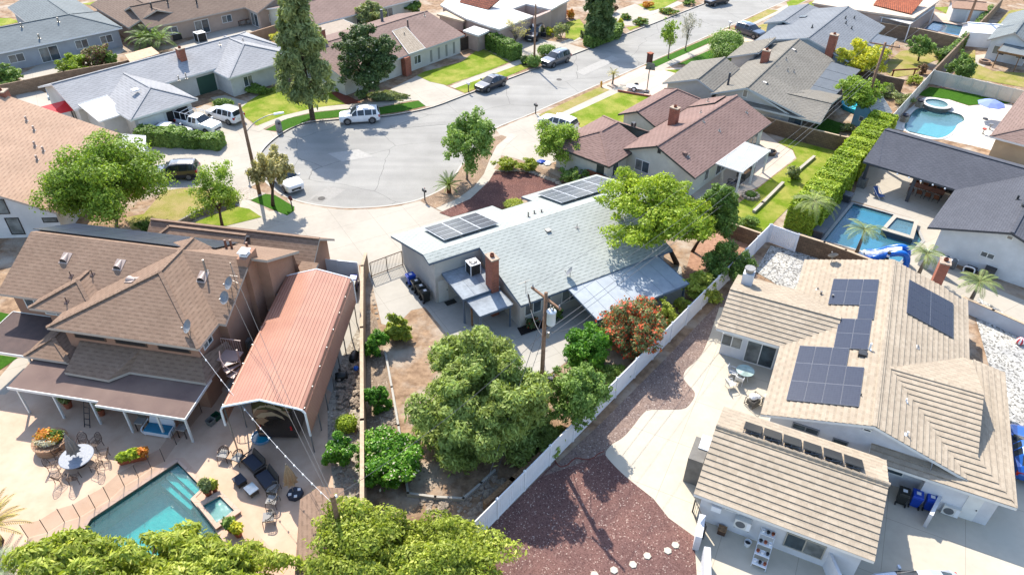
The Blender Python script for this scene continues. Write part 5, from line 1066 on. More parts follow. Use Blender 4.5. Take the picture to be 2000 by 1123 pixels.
conifer('pine_tree', 'tall shaggy pine standing on the verge by the cul-de-sac', (611, 234), (585, -25), 122, L_pine, 12000, 5, .2, .26)
tree('magnolia_tree', 'dense round dark-leaved magnolia in front of the cream house', 'tree', (711, 192), (655, 786, 50, 180), L_dark, 17000, .25, 30, elong=1.5, r=.26, tint0=.5, inner=.55, r0=.34, lm=3, lf=.3, extra=('blossom', L_cream, 120, .22))
tree('sycamore_tree', 'open leafy tree in the gravel bed at the cul-de-sac, behind the sago palm', 'tree', (912, 351), (858, 970, 208, 337), L_mid, 6500, .24, 18, wood=M_barkp, r=.11, tint0=.75, inner=.4)
tree('leafy_tree', 'light green tree at the driveway corner of the brown-roofed house', 'tree', (1092, 326), (1043, 1141, 232, 324), L_bright, 7500, .19, 16, wood=M_barkp, r=.1, nl=6, zsplit=.15, inner=.4)
tree('mesquite_tree', 'spreading yellow-green feathery tree overhanging the grey-green roof', 'tree', (1322, 515), (1160, 1402, 322, 488), L_hedge, 22000, .19, 26, r=.2, dep=1.0, elong=1.8, nl=7, inner=.3, r0=.36, zsplit=.38, lean=(-.4, .3), tint0=.42)
tree('grey_green_tree', 'darker grey-green tree beside the feathery yellow-green tree, by the patio wall', 'tree', (1352, 492), (1352, 1446, 348, 470), L_mid, 11000, .18, 18, r=.14, tint0=.45, inner=.4)
bush('dark_shrub', 'dark green tall shrub against the corner of the white fence', (1412, 545), 105, 3.6, L_mid, 7000, .16, tint0=.4)
bush('feathery_shrub', 'bright yellow-green feathery shrub hanging over the white fence', (1362, 580), 95, 2.6, L_yel, 3500, .16, elong=2.2, inner=.3)
tree('pepper_tree', 'big soft light green pepper tree in the middle of the dirt yard', 'tree', (940, 852), (800, 1088, 632, 905), L_pepper, 72000, .15, 42, r=.22, droop=.35, elong=2.6, nl=7, zsplit=.12, inner=.45, r0=.32, skirt=11, minlo=.05, lm=6, lf=.44, dep=.95)
tree('orchard_tree', 'rounded green tree growing between the utility pole and the white fence', 'tree', (1128, 832), (1062, 1195, 698, 828), L_mid, 13000, .15, 20, r=.1, tint0=.55, inner=.5, skirt=7)
tree('citrus_tree', 'glossy green citrus tree left of the red bottlebrush', 'tree', (1156, 712), (1098, 1203, 612, 738), L_viv, 9000, .17, 18, r=.1, tint0=.38, skirt=8, lf=.5)
tree('bottlebrush_tree', 'bottlebrush tree covered in red blooms beside the patio cover', 'tree', (1236, 688), (1168, 1304, 583, 704), L_olive, 12000, .15, 22, r=.12, tint0=.25, skirt=6, lf=.5, extra=('blooms', leaf('orange red blooms', (.34, .03, .015, 1), (.55, .08, .03, 1), (.6, .2, .06, 1), .2), 2300, .2))
bush('round_shrub', 'bright round shrub next to the red bottlebrush by the fence', (1298, 632), 58, 2.2, L_yel, 3000, .15)
bush('small_shrub', 'small yellow-green shrub under the end of the patio cover', (1330, 606), 36, 1.5, L_yel, 1400, .13)
bush('low_shrub', 'dark rose bush below the window by the black mulch bed', (1085, 622), 30, 1.3, L_mid, 900, .12); bush('rose_bush', 'red-flowering rose bush in the black mulch bed under the window', (1040, 640), 30, .9, L_dark, 700, .1, extra=('blooms', L_red, 40, .12))
for (lb, b, w, hh, mt, ti) in (('glossy green shrub nearest the metal gate along the block wall', (733, 690), 58, 2.2, L_viv, .4), ('middle glossy green shrub along the block wall, beside the rubble pile', (740, 795), 56, 2.1, L_viv, .4)):
    bush('clipped_shrub', lb, b, w, hh, mt, 3600, .14, tint0=ti, group='shrubs along the block wall')
bush('sword_shrub', 'upright yellow-green shrub standing alone at the edge of the concrete yard', (780, 664), 52, 2.6, L_yel, 2600, .2, elong=3.0, tint0=.35)
tree('pittosporum_tree', 'large green tree with cream blossom beside the block wall', 'tree', (757, 918), (688, 828, 826, 962), L_viv, 13000, .17, 24, r=.12, tint0=.5, skirt=8, extra=('blossom', L_cream, 500, .15), group=None)
bush('rounded_shrub', 'green shrub with pale flowers overhanging the salmon terrace from the block wall bed', (668, 905), 74, 2.4, L_viv, 5200, .15, extra=('blossom', L_cream, 120, .12), tint0=.4); bush('ball_shrub', 'small clipped ball shrub on the rock bed by the block wall', (679, 838), 42, 1.0, L_hedge, 2400, .11, tint0=.35)
bush('yellow_shrub', 'yellow-leaved shrub at the bottom corner of the block wall', (690, 1010), 40, 1.4, L_yelw, 1500, .14)
tree('bright_tree', 'large lumpy yellow-green tree at the bottom centre, below the block wall', 'tree', (790, 1150), (560, 1020, 958, 1262), L_yel, 52000, .155, 54, r=.22, elong=1.8, r0=.28, inner=.62, tint0=.36, dep=.6)
tree('laurel_tree', 'wide yellow-green tree along the bottom left, in front of the rectangular pool', 'tree', (290, 1205), (-20, 580, 1012, 1300), L_yel, 52000, .18, 60, r=.2, elong=2.6, r0=.24, inner=.6, tint0=.4, dep=.5)
bush('low_growth', 'low light green growth at the foot of the utility pole by the white fence', (1062, 868), 100, 1.5, L_pepper, 4500, .15, elong=2.8); bush('low_growth', 'low green growth between the citrus tree and the white fence', (1200, 742), 60, 1.1, L_mid, 1800, .15); bush('low_growth', 'low mixed growth between the bottlebrush and the round shrub', (1282, 655), 50, 1.2, L_olive, 1500, .15)
# right-hand side
bush('flowering_shrub', 'bright green flowering bush at the stone edge of the gravel bed', (985, 331), 54, 1.3, L_yel, 2600, .15, group='bushes on the stone-edged bed', tint0=.3); bush('flowering_shrub', 'second bright bush beside the blue tarp on the stone-edged bed', (1028, 333), 48, 1.2, L_yel, 2200, .15, group='bushes on the stone-edged bed', tint0=.35)
bush('leafy_shrub', 'dense dark green bush behind the solar panels of the grey-green roof', (1122, 357), 62, 1.7, L_mid, 3000, .18, tint0=.5); bush('round_bush', 'clipped round yellow-green bush beside the entry of the grey-green house', (1004, 410), 42, 1.0, L_yel, 2000, .11)
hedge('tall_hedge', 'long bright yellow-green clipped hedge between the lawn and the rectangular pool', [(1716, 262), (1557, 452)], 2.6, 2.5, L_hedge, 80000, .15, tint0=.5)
bush('patio_shrub', 'grey-green shrub in the middle of the back lawn edging', (1546, 350), 32, 1.7, L_olive, 1800, .14, tint0=.6); bush('lawn_shrub', 'low green shrub at the lower end of the back lawn', (1462, 440), 40, 1.0, L_mid, 1500, .14, tint0=.7)
palm('queen_palm', 'tall feather palm at the end of the bright hedge', (1572, 455), 3.4, 20, 2.0, seed=3, group='young palms by the rectangular pool'); palm('queen_palm', 'feather palm leaning over the water of the rectangular pool', (1672, 496), 2.6, 16, 1.6, seed=4, group='young palms by the rectangular pool')
palm('queen_palm', 'feather palm behind the solar roof beside the inflatable slide', (1792, 540), 2.4, 16, 1.4, seed=5, group='young palms by the rectangular pool'); palm('queen_palm', 'feather palm by the brick chimney at the edge of the tile roof', (1893, 592), 2.2, 18, 1.5, seed=6, group='young palms by the rectangular pool')
tree('yellow_tree', 'vivid yellow-leaved tree between the olive-grey roof and the block wall', 'tree', (1688, 152), (1628, 1738, 72, 146), L_yelw, 9000, .24, 18, r=.14, tint0=.35)
tree('fruit_tree', 'small round green tree casting a shadow on the dry back lawn', 'tree', (1793, 120), (1772, 1829, 66, 108), L_mid, 4500, .17, 14, r=.12, tint0=.6, wood=M_bark)
tree('corner_tree', 'dark green tree at the corner of the white vinyl fence by the round spa', 'tree', (1868, 165), (1852, 1906, 100, 166), L_mid, 5500, .2, 16, r=.12, tint0=.4)
tree('yard_tree', 'broad bright green tree over the turquoise tarp by the blue playhouse', 'tree', (1695, 240), (1630, 1728, 148, 208), L_bright, 9500, .2, 20, r=.12, tint0=.45)
for i, (lb, b, w, hh, mt) in enumerate((('loose yellow-green shrub on the slope beside the white vinyl fence', (1760, 205), 48, 1.6, L_olive), ('purple-brown shrub in front of the white vinyl fence', (1800, 145), 22, 1.4, L_rust), ('bright shrub at the lower corner of the dry back lawn', (1785, 165), 32, 1.2, L_yel), ('green shrub growing at the foot of the ivy wall', (1835, 112), 30, 1.6, L_mid), ('straggling shrub behind the blue playhouse', (1730, 190), 44, 1.7, L_olive), ('low weedy shrub beside the blue playhouse', (1652, 255), 30, 1.0, L_olive))):
    bush('garden_shrub', lb, b, w, hh, mt, 1500, .16, group='shrubs along the slope by the vinyl fence')
hedge('ivy', 'ivy covering the top of the long sloping block wall', [(1836, 128), (1880, 90), (1930, 32)], .7, 1.7, L_mid, 6000, .18, cat='ivy')
# upper street
conifer('cypress_tree', 'tall dark conifer on the verge across the street', (1166, 84), (1160, -60), 74, L_dark, 15000, 8, .1, .3)
tree('young_tree', 'young sparse green tree on the verge near the brick mailbox', 'tree', (1305, 115), (1290, 1331, 36, 96), L_bright, 1500, .2, 10, wood=M_barkp, r=.09, inner=.2, tint0=.5); tree('bare_tree', 'greyish nearly bare tree on the verge beside the young green tree', 'tree', (1338, 100), (1325, 1368, 20, 80), leaf('grey buds', (.25, .23, .19, 1), (.36, .33, .28, 1), (.45, .43, .38, 1), .2), 1500, .11, 10, wood=M_barkp, r=.09, inner=.15, nl=8, sub=4)
tree('bare_tree', 'pruned bare-branched tree in front of the white flat-roofed house', 'tree', (1005, 92), (982, 1037, 33, 78), L_straw, 700, .12, 10, wood=M_barkp, r=.14, nl=9, sub=4, inner=.2)
bush('round_bush', 'large round clipped bush in front of the olive-grey roof', (1414, 112), 66, 3.7, L_mid, 5500, .2, tint0=.75, group='clipped round bushes'); bush('round_bush', 'lower round clipped bush beside the olive-grey roof', (1420, 128), 62, 3.0, L_mid, 4500, .2, tint0=.6, group='clipped round bushes')
bush('marigold_bush', 'yellow flowering bush beside the parked blue-grey car', (1452, 95), 20, 1.0, L_yelw, 700, .16)
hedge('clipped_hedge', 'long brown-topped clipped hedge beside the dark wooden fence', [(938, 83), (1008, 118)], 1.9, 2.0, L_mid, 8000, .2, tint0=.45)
for lb, b, w, hh, mt in (('round clipped bush at the foot of the pale street pole', (1042, 131), 28, 1.6, L_mid), ('wide flat-topped bush between the driveway and the grey parked car', (1068, 112), 38, 1.7, L_mid), ('small bush beside the pale street pole', (1024, 126), 14, 1.2, L_dark)):
    bush('round_bush', lb, b, w, hh, mt, 2200, .18, tint0=.6, group='bushes by the pale street pole')
hedge('low_hedge', 'low clipped hedge along the far verge under the dark conifer', [(1148, 92), (1198, 74), (1206, 62)], 1.6, 1.3, L_mid, 4500, .2, tint0=.5)
for i, (u, v, w, hh, mt, lb) in enumerate(((1198, 52, 16, 1.2, L_yel, 'golden round bush nearest the dark conifer'), (1212, 52, 14, 1.2, L_yelw, 'golden round bush second from the dark conifer'), (1140, 74, 16, 1.1, L_olive, 'olive bush at the edge of the far lawn'), (1195, 26, 26, 1.6, L_rust, 'rusty bush beyond the far driveway'), (1180, 34, 30, 1.5, L_yel, 'bright bush beside the far driveway'), (1096, 74, 36, 2.2, L_olive, 'spiky grey-green shrub beside the far lawn'), (1112, 36, 20, 1.6, L_flower, 'orange-flowered bush by the far lawn'), (1075, 70, 20, 1.2, L_yelw, 'yellow flowers beside the parked dark pickup'), (1345, 10, 26, 1.0, L_mid, 'low bush on the top verge'), (1265, 15, 26, .9, L_flower, 'orange flower bed at the top verge'))): bush('verge_bush', lb, (u, v), w, hh, mt, 900, .2, group='bushes on the far verge')
for u, v, w, lb in ((1222, 38, 24, 'boxed flower hedge nearest the far driveway'), (1250, 48, 32, 'oval flower hedge on the far verge'), (1307, 27, 40, 'boxed flower hedge at the top of the street')):
    bush('flower_hedge', lb, (u, v), w, .9, L_mid, 1400, .18, extra=('blooms', L_flower, 60, .22), group='flower hedges on the far verge')
for i, (u, v, tp, w, mt, lb) in enumerate(((726, 60, 2, 64, L_olive, 'loose grey-green tree behind the cream house'), (622, 52, 8, 66, L_yel, 'yellow-green tree behind the tall pine'), (760, 30, -25, 60, L_mid, 'dark tree behind the cream house chimney pipe'), (668, 40, 5, 34, L_rust, 'rusty shrub by the red fence'), (800, 32, 2, 46, L_mid, 'green tree beside the red fence'))): tree('backyard_tree', lb, 'tree', (u, v), (u-w/2, u+w/2, tp, v-4), mt, 4000, .26, 14, group='trees behind the cream house')
for i, (u, v, w, hh, mt, lb, ti) in enumerate(((880, 52, 36, 2.0, L_rust, 'rusty shrub between the cream house and the flat roof', .5), (902, 70, 26, 2.4, L_mid, 'banana-leaved plant by the dark fence', .7), (978, 66, 24, 1.4, L_yel, 'bright shrub beside the bare-branched tree', .5), (545, 92, 36, 2.0, L_yelw, 'golden hedge beside the pale grey roof', .5))): bush('yard_shrub', lb, (u, v), w, hh, mt, 1400, .2, tint0=ti, group='shrubs near the cream house')
bush('foundation_plants', 'strappy green plants under the window of the pale grey-roofed house', (500, 182), 64, 1.0, L_mid, 2600, .22, elong=2.6, dep=.5, tint0=.55); bush('ground_cover', 'wide low grey-green ground cover around the magnolia trunk', (752, 192), 100, .7, L_olive, 3600, .2, dep=.5, tint0=.35); bush('strap_plant', 'bright strappy plants above the ground cover', (668, 178), 22, .8, L_bright, 700, .2, elong=3)
bush('box_hedge', 'clipped block hedge by the walkway of the pale grey-roofed house', (438, 212), 40, 1.2, L_mid, 2400, .15, dep=.5)
hedge('clipped_hedge', 'long low clipped hedge beside the driveway of the tall white house', [(276, 280), (365, 283)], 1.7, 1.7, L_mid, 7000, .17, tint0=.6); hedge('clipped_hedge', 'lower clipped hedge behind the white pickup, at the driveway', [(366, 284), (435, 288)], 1.6, 1.3, L_mid, 5000, .17, tint0=.6)
bush('lime_shrub', 'vivid green shrub between the grey house and the pale grey roof', (142, 146), 70, 2.6, L_hedge, 5000, .22, tint0=.3); bush('rusty_shrub', 'brown-flecked shrub beside the vivid green shrub', (192, 130), 60, 3.0, L_rust, 4000, .22, extra=('green_growth', L_mid, 1500, .2)); bush('round_shrub', 'round green shrub beside the brown-flecked shrub', (222, 130), 34, 2.2, L_mid, 2200, .18, tint0=.65); bush('edge_shrub', 'dark green shrub at the left edge by the block wall', (12, 172), 76, 3.0, L_mid, 5000, .22, tint0=.5)
p = P(300, 96); t = thing('palm_cluster', 'cluster of leafy palms beside the tan shed roof', 'palm', (p.x, p.y, 0))
for k, (x, y, z) in enumerate(((0, 0, 1.6), (-1.4, .6, 1.3), (1.5, -.3, 1.5))): fronds('frond_crown', t, (x, y, z), 16, 2.4, L_mid, seed=20+k, up=1.1, width=.6, leaf_w=.14, nl=16)
MB().tube([(0, 0, 0), (0, 0, 1.6)], .12, 7).build('trunk', M_bark, t)
bush('lawn_bush', 'low dark shrub on the dry lawn beside the bushy tree', (285, 448), 42, .9, L_mid, 1500, .15, tint0=.35)
# sago palm, fan palm, cycad
p = P(877, 377); t = thing('sago_palm', 'sago palm with stiff dark fronds in the gravel bed by the cul-de-sac', 'palm', (p.x, p.y, 0)); MB().tube([(0, 0, -.05), (0, 0, .55), (0, 0, .9)], [.24, .22, .18], 9).build('trunk', surf('fibrous trunk', rgb(150, 96, 62, .55), rgb(96, 62, 42, .5), 12, .95, .9), t); fronds('crown', t, (0, 0, .9), 34, 1.35, L_mid, seed=9, up=1.2, droop=.75, width=.2, leaf_w=.06, nl=20)
p = P(15, 1060); t = thing('cycad', 'yellowing cycad with long stiff fronds at the left edge by the pool fence', 'palm', (p.x-.5, p.y, 0)); MB().tube([(0, 0, -.05), (0, 0, 1.3)], [.3, .24], 9).build('trunk', M_bark, t); fronds('crown', t, (0, 0, 1.5), 44, 1.7, leaf('cycad fronds', (.14, .12, .02, 1), (.34, .27, .05, 1), (.5, .42, .12, 1), .25), seed=12, up=1.3, droop=.8, width=.28, leaf_w=.07, nl=22)
p = P(10, 1150); t = thing('fan_palm', 'pale grey-green fan palm at the bottom left corner', 'palm', (p.x, p.y, 0)); MB().tube([(0, 0, -.05), (0, 0, 1.0)], .2, 9).build('trunk', M_bark, t); fronds('crown', t, (0, 0, 1.2), 26, 1.6, leaf('fan palm leaves', (.2, .26, .14, 1), (.34, .4, .25, 1), (.5, .55, .4, 1), .2), seed=13, up=1.2, droop=.9, width=.55, leaf_w=.05, nl=20)
bush('aloe', 'spiky yellow-green aloe beside the shed roof', (632, 985), 34, .8, L_yel, 260, .3, elong=4.5, inner=.1)
# ================================================================== remaining buildings, walls, poles
M_block = brick('tan block wall', rgb(178, 152, 126, .55), rgb(160, 136, 112, .55), rgb(140, 118, 98, .5), .4, .2, .012); M_blockd = brick('weathered block wall', rgb(150, 124, 100, .55), rgb(128, 106, 86, .55), rgb(110, 92, 76, .5), .4, .2, .014)
M_tanw = surf('tan plastered wall', rgb(205, 170, 138, .6), rgb(190, 155, 124, .6), 2, .9, .3, .5); M_wcap = surf('wall cap', rgb(214, 190, 160, .64), rgb(196, 172, 144, .62), 4)
M_vinyl = plain('white vinyl', rgb(240, 240, 242, .8), .35); M_vinylc = plain('cream vinyl', rgb(225, 218, 205, .7), .4); M_redf = surf('red stained fence', rgb(130, 58, 44, .5), rgb(108, 48, 38, .5), 5); M_dkf = surf('dark board fence', rgb(92, 76, 66, .5), rgb(74, 60, 52, .5), 5)
def wall(name, label, l, h, mat, w=.16, zt=None, cap=None, cat='wall', step=None):
    """wall along photo points given at height zt (its top edge)"""
    L = [Vector((q.x, q.y, 0)) for q in pts(l, h if zt is None else zt)]; c = sum(L, Vector())/len(L); t = thing(name, label, cat, c); m = MB(); k = MB()
    for a, b in zip(L, L[1:]):
        a, b = a-c, b-c; d = (b-a).normalized(); q = Vector((-d.y, d.x, 0))*w/2; Z = Vector((0, 0, h)); e = d*w/2
        m.hexa([a+q-e, a-q-e, b-q+e, b+q+e]+[v+Z for v in (a+q-e, a-q-e, b-q+e, b+q+e)])
        if cap: q2 = q*1.25; k.hexa([v+Z for v in (a+q2-e, a-q2-e, b-q2+e, b+q2+e)]+[v+Z+Vector((0, 0, .06)) for v in (a+q2-e, a-q2-e, b-q2+e, b+q2+e)])
    m.build('wall_body', mat, t)
    if cap: k.build('wall_cap', cap, t)
    return t
wall('block_wall', 'long tan block wall between the metal carport and the dirt yard', [(714, 496), (707, 520), (706, 640), (707, 820), (707, 990), (706, 1123), (705, 1200)], 1.85, M_tanw, .2, cap=M_wcap)
wall('block_wall', 'brown block wall at the end of the lawn beside the olive-grey house', [(1497, 229), (1560, 246), (1641, 266), (1662, 270)], 1.8, M_blockd, .18, cap=M_wcap); wall('block_wall', 'tan block wall between the blue-grey house yard and the bright blue pool', [(1713, 44), (1790, 56), (1876, 75)], 1.9, M_block, .18, cap=M_wcap)
wall('block_wall', 'brown block wall between the yellow tree and the shrubs', [(1677, 134), (1720, 147), (1766, 156)], 1.7, M_blockd, .18, cap=M_wcap); wall('block_wall', 'sloping tan block wall covered with ivy along its top', [(1824, 137), (1884, 75), (1938, 20), (1960, -5)], 1.8, M_block, .2)
wall('block_wall', 'brown block wall behind the rectangular pool, joined to the white fence', [(1562, 459), (1610, 474), (1652, 489), (1720, 515)], 1.7, M_blockd, .18, cap=M_wcap); wall('block_wall', 'short brown wall at the bottom of the back lawn', [(1421, 434), (1485, 456)], 1.5, M_blockd, .16, cap=M_wcap)
wall('garden_wall', 'white stucco wall shielding the pool equipment by the charcoal-roofed house', [(1808, 486), (1858, 507)], 1.7, st6, .2); wall('garden_wall', 'long pale wall bordering the white gravel on the right edge', [(1880, 580), (1940, 606), (2040, 650)], 1.2, stucco('pale blue wall', (205, 208, 214)), .2, cap=M_wcap)
wall('block_wall', 'tan block wall behind the pale grey-roofed house, by the vivid green shrub', [(-10, 168), (46, 157), (124, 140), (232, 122), (300, 105)], 1.6, M_block, .18); wall('block_wall', 'tan wall behind the tall pine at the outdoor dining patio', [(489, 64), (539, 49), (560, 44)], 1.6, M_tanw, .18)
wall('wood_fence', 'red wooden fence behind the cream house', [(646, 22), (682, 14), (702, 8), (712, 22)], 1.8, M_redf, .08, cat='fence'); wall('wood_fence', 'dark wooden fence between the cream house and the clipped hedge', [(898, 76), (932, 66)], 1.8, M_dkf, .08, cat='fence'); wall('wood_fence', 'red wooden fence in front of the small white flat roof', [(888, 58), (930, 67)], 1.6, M_redf, .08, cat='fence')
wall('wood_fence', 'reddish-brown wooden fence behind the solar roof of the grey-green house', [(1148, 331), (1192, 348)], 1.3, surf('red brown boards', rgb(150, 96, 72, .55), rgb(124, 78, 60, .52), 5), .08, cat='fence')
wall('retaining_wall', 'grey block retaining wall between the dry lawn and the green verge', [(340, 436), (385, 411), (462, 384)], .7, brick('grey block', rgb(170, 162, 150, .55), rgb(150, 142, 130, .55), rgb(120, 114, 106, .5), .4, .2), .2)
wall('edging_wall', 'low concrete edging along the dirt yard', [(753, 690), (765, 755), (778, 830), (788, 900), (797, 962)], .3, g_conc2, .15, cat='edging'); wall('edging_wall', 'low concrete edging across the bottom of the dirt yard', [(797, 962), (850, 969), (905, 972), (940, 942), (966, 917)], .3, g_conc2, .15, cat='edging')
wall('edging_wall', 'tan timber edging inside the white vinyl fence', [(950, 979), (1000, 935), (1077, 866), (1103, 836)], .8, M_wood, .3, cat='edging')
wall('edging_wall', 'pale stone edging across the back lawn, upper run', [(1590, 305), (1556, 334)], .3, g_conc, .3, cat='edging'); wall('edging_wall', 'pale stone edging across the back lawn, lower run', [(1529, 356), (1490, 395), (1474, 410)], .3, g_conc, .3, cat='edging')
wall('edging_wall', 'brick edging strip beside the basketball hoop driveway', [(1208, 176), (1240, 182), (1284, 189)], .25, M_brickr, .15, cat='edging')
# ---- white vinyl fences: posts and one panel per bay
def vinyl(name, label, P0, P1, n, h=1.85, mat=None, group=None):
    a, b = Vector((P0.x, P0.y, 0)), Vector((P1.x, P1.y, 0)); t = thing(name, label, 'fence', a, 0, group); d = (b-a)/n; u = d.normalized(); q = Vector((-u.y, u.x, 0)); mat = mat or M_vinyl
    for i in range(n+1):
        p = d*i; m = MB(); k = .07; c = [p+u*x*k+q*y*k for x, y in ((-1, -1), (1, -1), (1, 1), (-1, 1))]; m.hexa(c+[v+Vector((0, 0, h+.03)) for v in c]); o = m.build('post', mat, t)
        k = .085; c = [p+u*x*k+q*y*k+Vector((0, 0, h+.03)) for x, y in ((-1, -1), (1, -1), (1, 1), (-1, 1))]; MB().hexa(c+[p+Vector((0, 0, h+.1))+u*x*.02+q*y*.02 for x, y in ((-1, -1), (1, -1), (1, 1), (-1, 1))]).build('post_cap', mat, o)
        if i < n:
            w = MB(); s0, s1 = p+u*.07, p+d-u*.07
            for z0, z1, th in ((.04, .2, .03), (h-.14, h, .03)): w.hexa([s0+q*th+Vector((0, 0, z0)), s0-q*th+Vector((0, 0, z0)), s1-q*th+Vector((0, 0, z0)), s1+q*th+Vector((0, 0, z0)), s0+q*th+Vector((0, 0, z1)), s0-q*th+Vector((0, 0, z1)), s1-q*th+Vector((0, 0, z1)), s1+q*th+Vector((0, 0, z1))])
            nb = 14
            for k in range(nb):
                x0, x1 = s0.lerp(s1, k/nb+.004), s0.lerp(s1, (k+1)/nb-.004); th = .014; w.hexa([x0+q*th+Vector((0, 0, .18)), x0-q*th+Vector((0, 0, .18)), x1-q*th+Vector((0, 0, .18)), x1+q*th+Vector((0, 0, .18)), x0+q*th+Vector((0, 0, h-.12)), x0-q*th+Vector((0, 0, h-.12)), x1-q*th+Vector((0, 0, h-.12)), x1+q*th+Vector((0, 0, h-.12))])
            w.build('fence_panel', mat, t)
    return t
A0 = P(972.5, 971.5, 1.9); A9 = P(1348.5, 594.2, 1.9); st_ = (A9-A0)/9; E0 = P(1505, 438, 1.9); nE = round((E0-A0).length/st_.length)
vinyl('vinyl_fence', 'long white vinyl privacy fence running diagonally between the dirt yard and the gravel', A0-st_*2, E0, nE+2)
vinyl('vinyl_fence', 'short white vinyl fence section at the corner by the grey gravel', E0+Vector((.15, 0, 0)), P(1561, 457, 1.9), 1)
vinyl('vinyl_fence', 'cream vinyl fence beside the bright hedge and the kidney-shaped pool', P(1824.6, 137, 1.85), P(1727, 243, 1.85), 8, mat=M_vinylc); vinyl('vinyl_fence', 'cream vinyl fence across the back of the round spa lawn', P(1826.5, 138, 1.85), P(2010, 180, 1.85), 7, mat=M_vinylc)
# ---- metal gates
def gate(name, label, a, b, h, mat, bars, solid=None):
    a, b = P(*a), P(*b); t = thing(name, label, 'gate', a); d = b-a; m = MB()
    for k in range(3): p = d*(k/2); m.bar(p, p+Vector((0, 0, h)), .07)
    m.bar(Vector((0, 0, h)), d+Vector((0, 0, h)), .05).bar(Vector((0, 0, .12)), d+Vector((0, 0, .12)), .05); m.build('gate_frame', mat, t); w = MB()
    for k in range(1, bars): p = d*(k/bars); w.bar(p+Vector((0, 0, .12)), p+Vector((0, 0, h)), .022 if not solid else solid, .02)
    w.build('gate_bars', mat, t); return t
gate('metal_gate', 'brown metal bar gate across the concrete side yard', (726, 542), (787, 519), 1.5, surf('rusty iron', rgb(110, 78, 60, .5), rgb(84, 60, 48, .5), 5), 22)
gate('corrugated_gate', 'white slatted double gate behind the salmon carport', (624, 541), (702, 549), 1.9, M_pvc, 34, .1)
gate('metal_gate', 'dark metal pedestrian gate in the low white wall by the tile garage', (1352, 1000), (1372, 1052), 1.2, M_dark, 8)
wall('garden_wall', 'low white stub wall and pillar left of the tile-roofed garage', [(1372, 1009), (1366, 1043)], 1.3, st4, .35); wall('garden_wall', 'white wall with a pillar at the bottom edge beside the stepping stones', [(1382, 1073), (1383, 1140)], 1.2, st4, .35); wall('garden_wall', 'stub wall between the blue recycling bins and the heat pump', [(1840, 962), (1820, 1003)], 1.2, st4, .2); wall('garden_wall', 'narrow white fin wall at the lower corner of the tile garage', [(1623, 1080), (1642, 1123)], 1.4, st4, .16)
# ---- other houses at the edges
def flat_house(name, label, l, z, mat, wm, cat='house', para=.15, inset=.35):
    L = pts(l, z); c = sum(L, Vector())/len(L); t = thing(name, label, cat, (c.x, c.y, 0)); q = [(p.x-c.x, p.y-c.y) for p in L]; MB().prism(q, z-.25, z).build('roof', mat, t); f = max(Vector(p).length for p in q); MB().prism([(x*(1-inset/f*1.3), y*(1-inset/f*1.3)) for x, y in q], 0, z-.26).build('wall', wm, t); return t
rw = surf('white flat roofing', rgb(240, 236, 230, .74), rgb(226, 220, 212, .7), .8, .9, .1, .3, c3=rgb(214, 204, 190, .68)); wp_ = stucco('pinkish stucco', (216, 190, 176), .62); M_redtile = brick('red barrel tiles', rgb(176, 98, 70, .62), rgb(150, 78, 56, .6), rgb(90, 50, 40, .5), .3, .45, .05)
t = flat_house('flat_roof_house', 'pinkish house with bright white flat roof and a walled courtyard, across the street', [(911, 37), (975, 58), (1042, 32), (1000, 18), (1028, 8), (1077, 19), (1112, 0), (1040, -28), (880, -8), (860, 10)], 3.0, rw, wp_)
cc = sum(pts([(911, 37), (975, 58), (1042, 32), (1000, 18), (1028, 8), (1077, 19), (1112, 0), (1040, -28), (880, -8), (860, 10)], 3.0), Vector())/10; MB().prism([(p.x-cc.x, p.y-cc.y) for p in pts([(1042, 32), (1077, 19), (1074, 23), (1044, 36)], 2.9)], 0, 2.9).build('courtyard_wall', wp_, t); MB().prism([(p.x-cc.x, p.y-cc.y) for p in pts([(1000, 18), (1028, 8), (1060, 22), (1040, 32)], 0)], 0.02, .05).build('courtyard_floor', surf('red courtyard', rgb(176, 92, 84, .55), rgb(150, 76, 70, .5), 3), t)
r0 = pts([(898, 5), (953, 19)], 3.1)+pts([(978, -2), (905, -20)], 4.3); m = MB().poly([q-Vector((cc.x, cc.y, 0)) for q in r0]); m.poly([q-Vector((cc.x, cc.y, .15)) for q in r0][::-1]); m.build('tile_roof', M_redtile, t)
flat_house('carport', 'small white flat roof behind the red wooden fence', [(904, 60), (926, 51), (956, 60), (934, 70)], 2.5, rw, wp_, 'shed'); flat_house('white_flat_house', 'white low building with a flat tan roof patch left of the flat-roofed house', [(853, 28), (886, 17), (930, 29), (905, 42)], 2.6, surf('tan flat roofing', rgb(222, 200, 172, .66), rgb(210, 188, 160, .64), 1), wp_, 'shed')
t = flat_house('sand_roof_house', 'sand-coloured flat-roofed house with a strip of red barrel tiles, top right', [(1586, 6), (1672, 20), (1786, 36), (1834, 2), (1800, -30), (1640, -40)], 3.1, surf('sand flat roofing', rgb(226, 206, 186, .66), rgb(212, 192, 172, .64), 1, .9, .1, .3), wp_); cc = sum(pts([(1586, 6), (1672, 20), (1786, 36), (1834, 2), (1800, -30), (1640, -40)], 3.1), Vector())/6
r0 = pts([(1706, 10), (1780, 28)], 3.25)+pts([(1806, -4), (1724, -16)], 4.3); m = MB().poly([q-Vector((cc.x, cc.y, 0)) for q in r0]); m.poly([q-Vector((cc.x, cc.y, .15)) for q in r0][::-1]); m.build('tile_roof', brick('orange barrel tiles', rgb(214, 120, 78, .64), rgb(196, 102, 64, .62), rgb(110, 60, 44, .5), .3, .45, .05), t)
cv = pts([(1672, 20), (1778, 48), (1826, 14), (1788, 6)], 2.6); MB().prism([(p.x-cc.x, p.y-cc.y) for p in cv], 2.5, 2.6).build('patio_cover', rw, t)
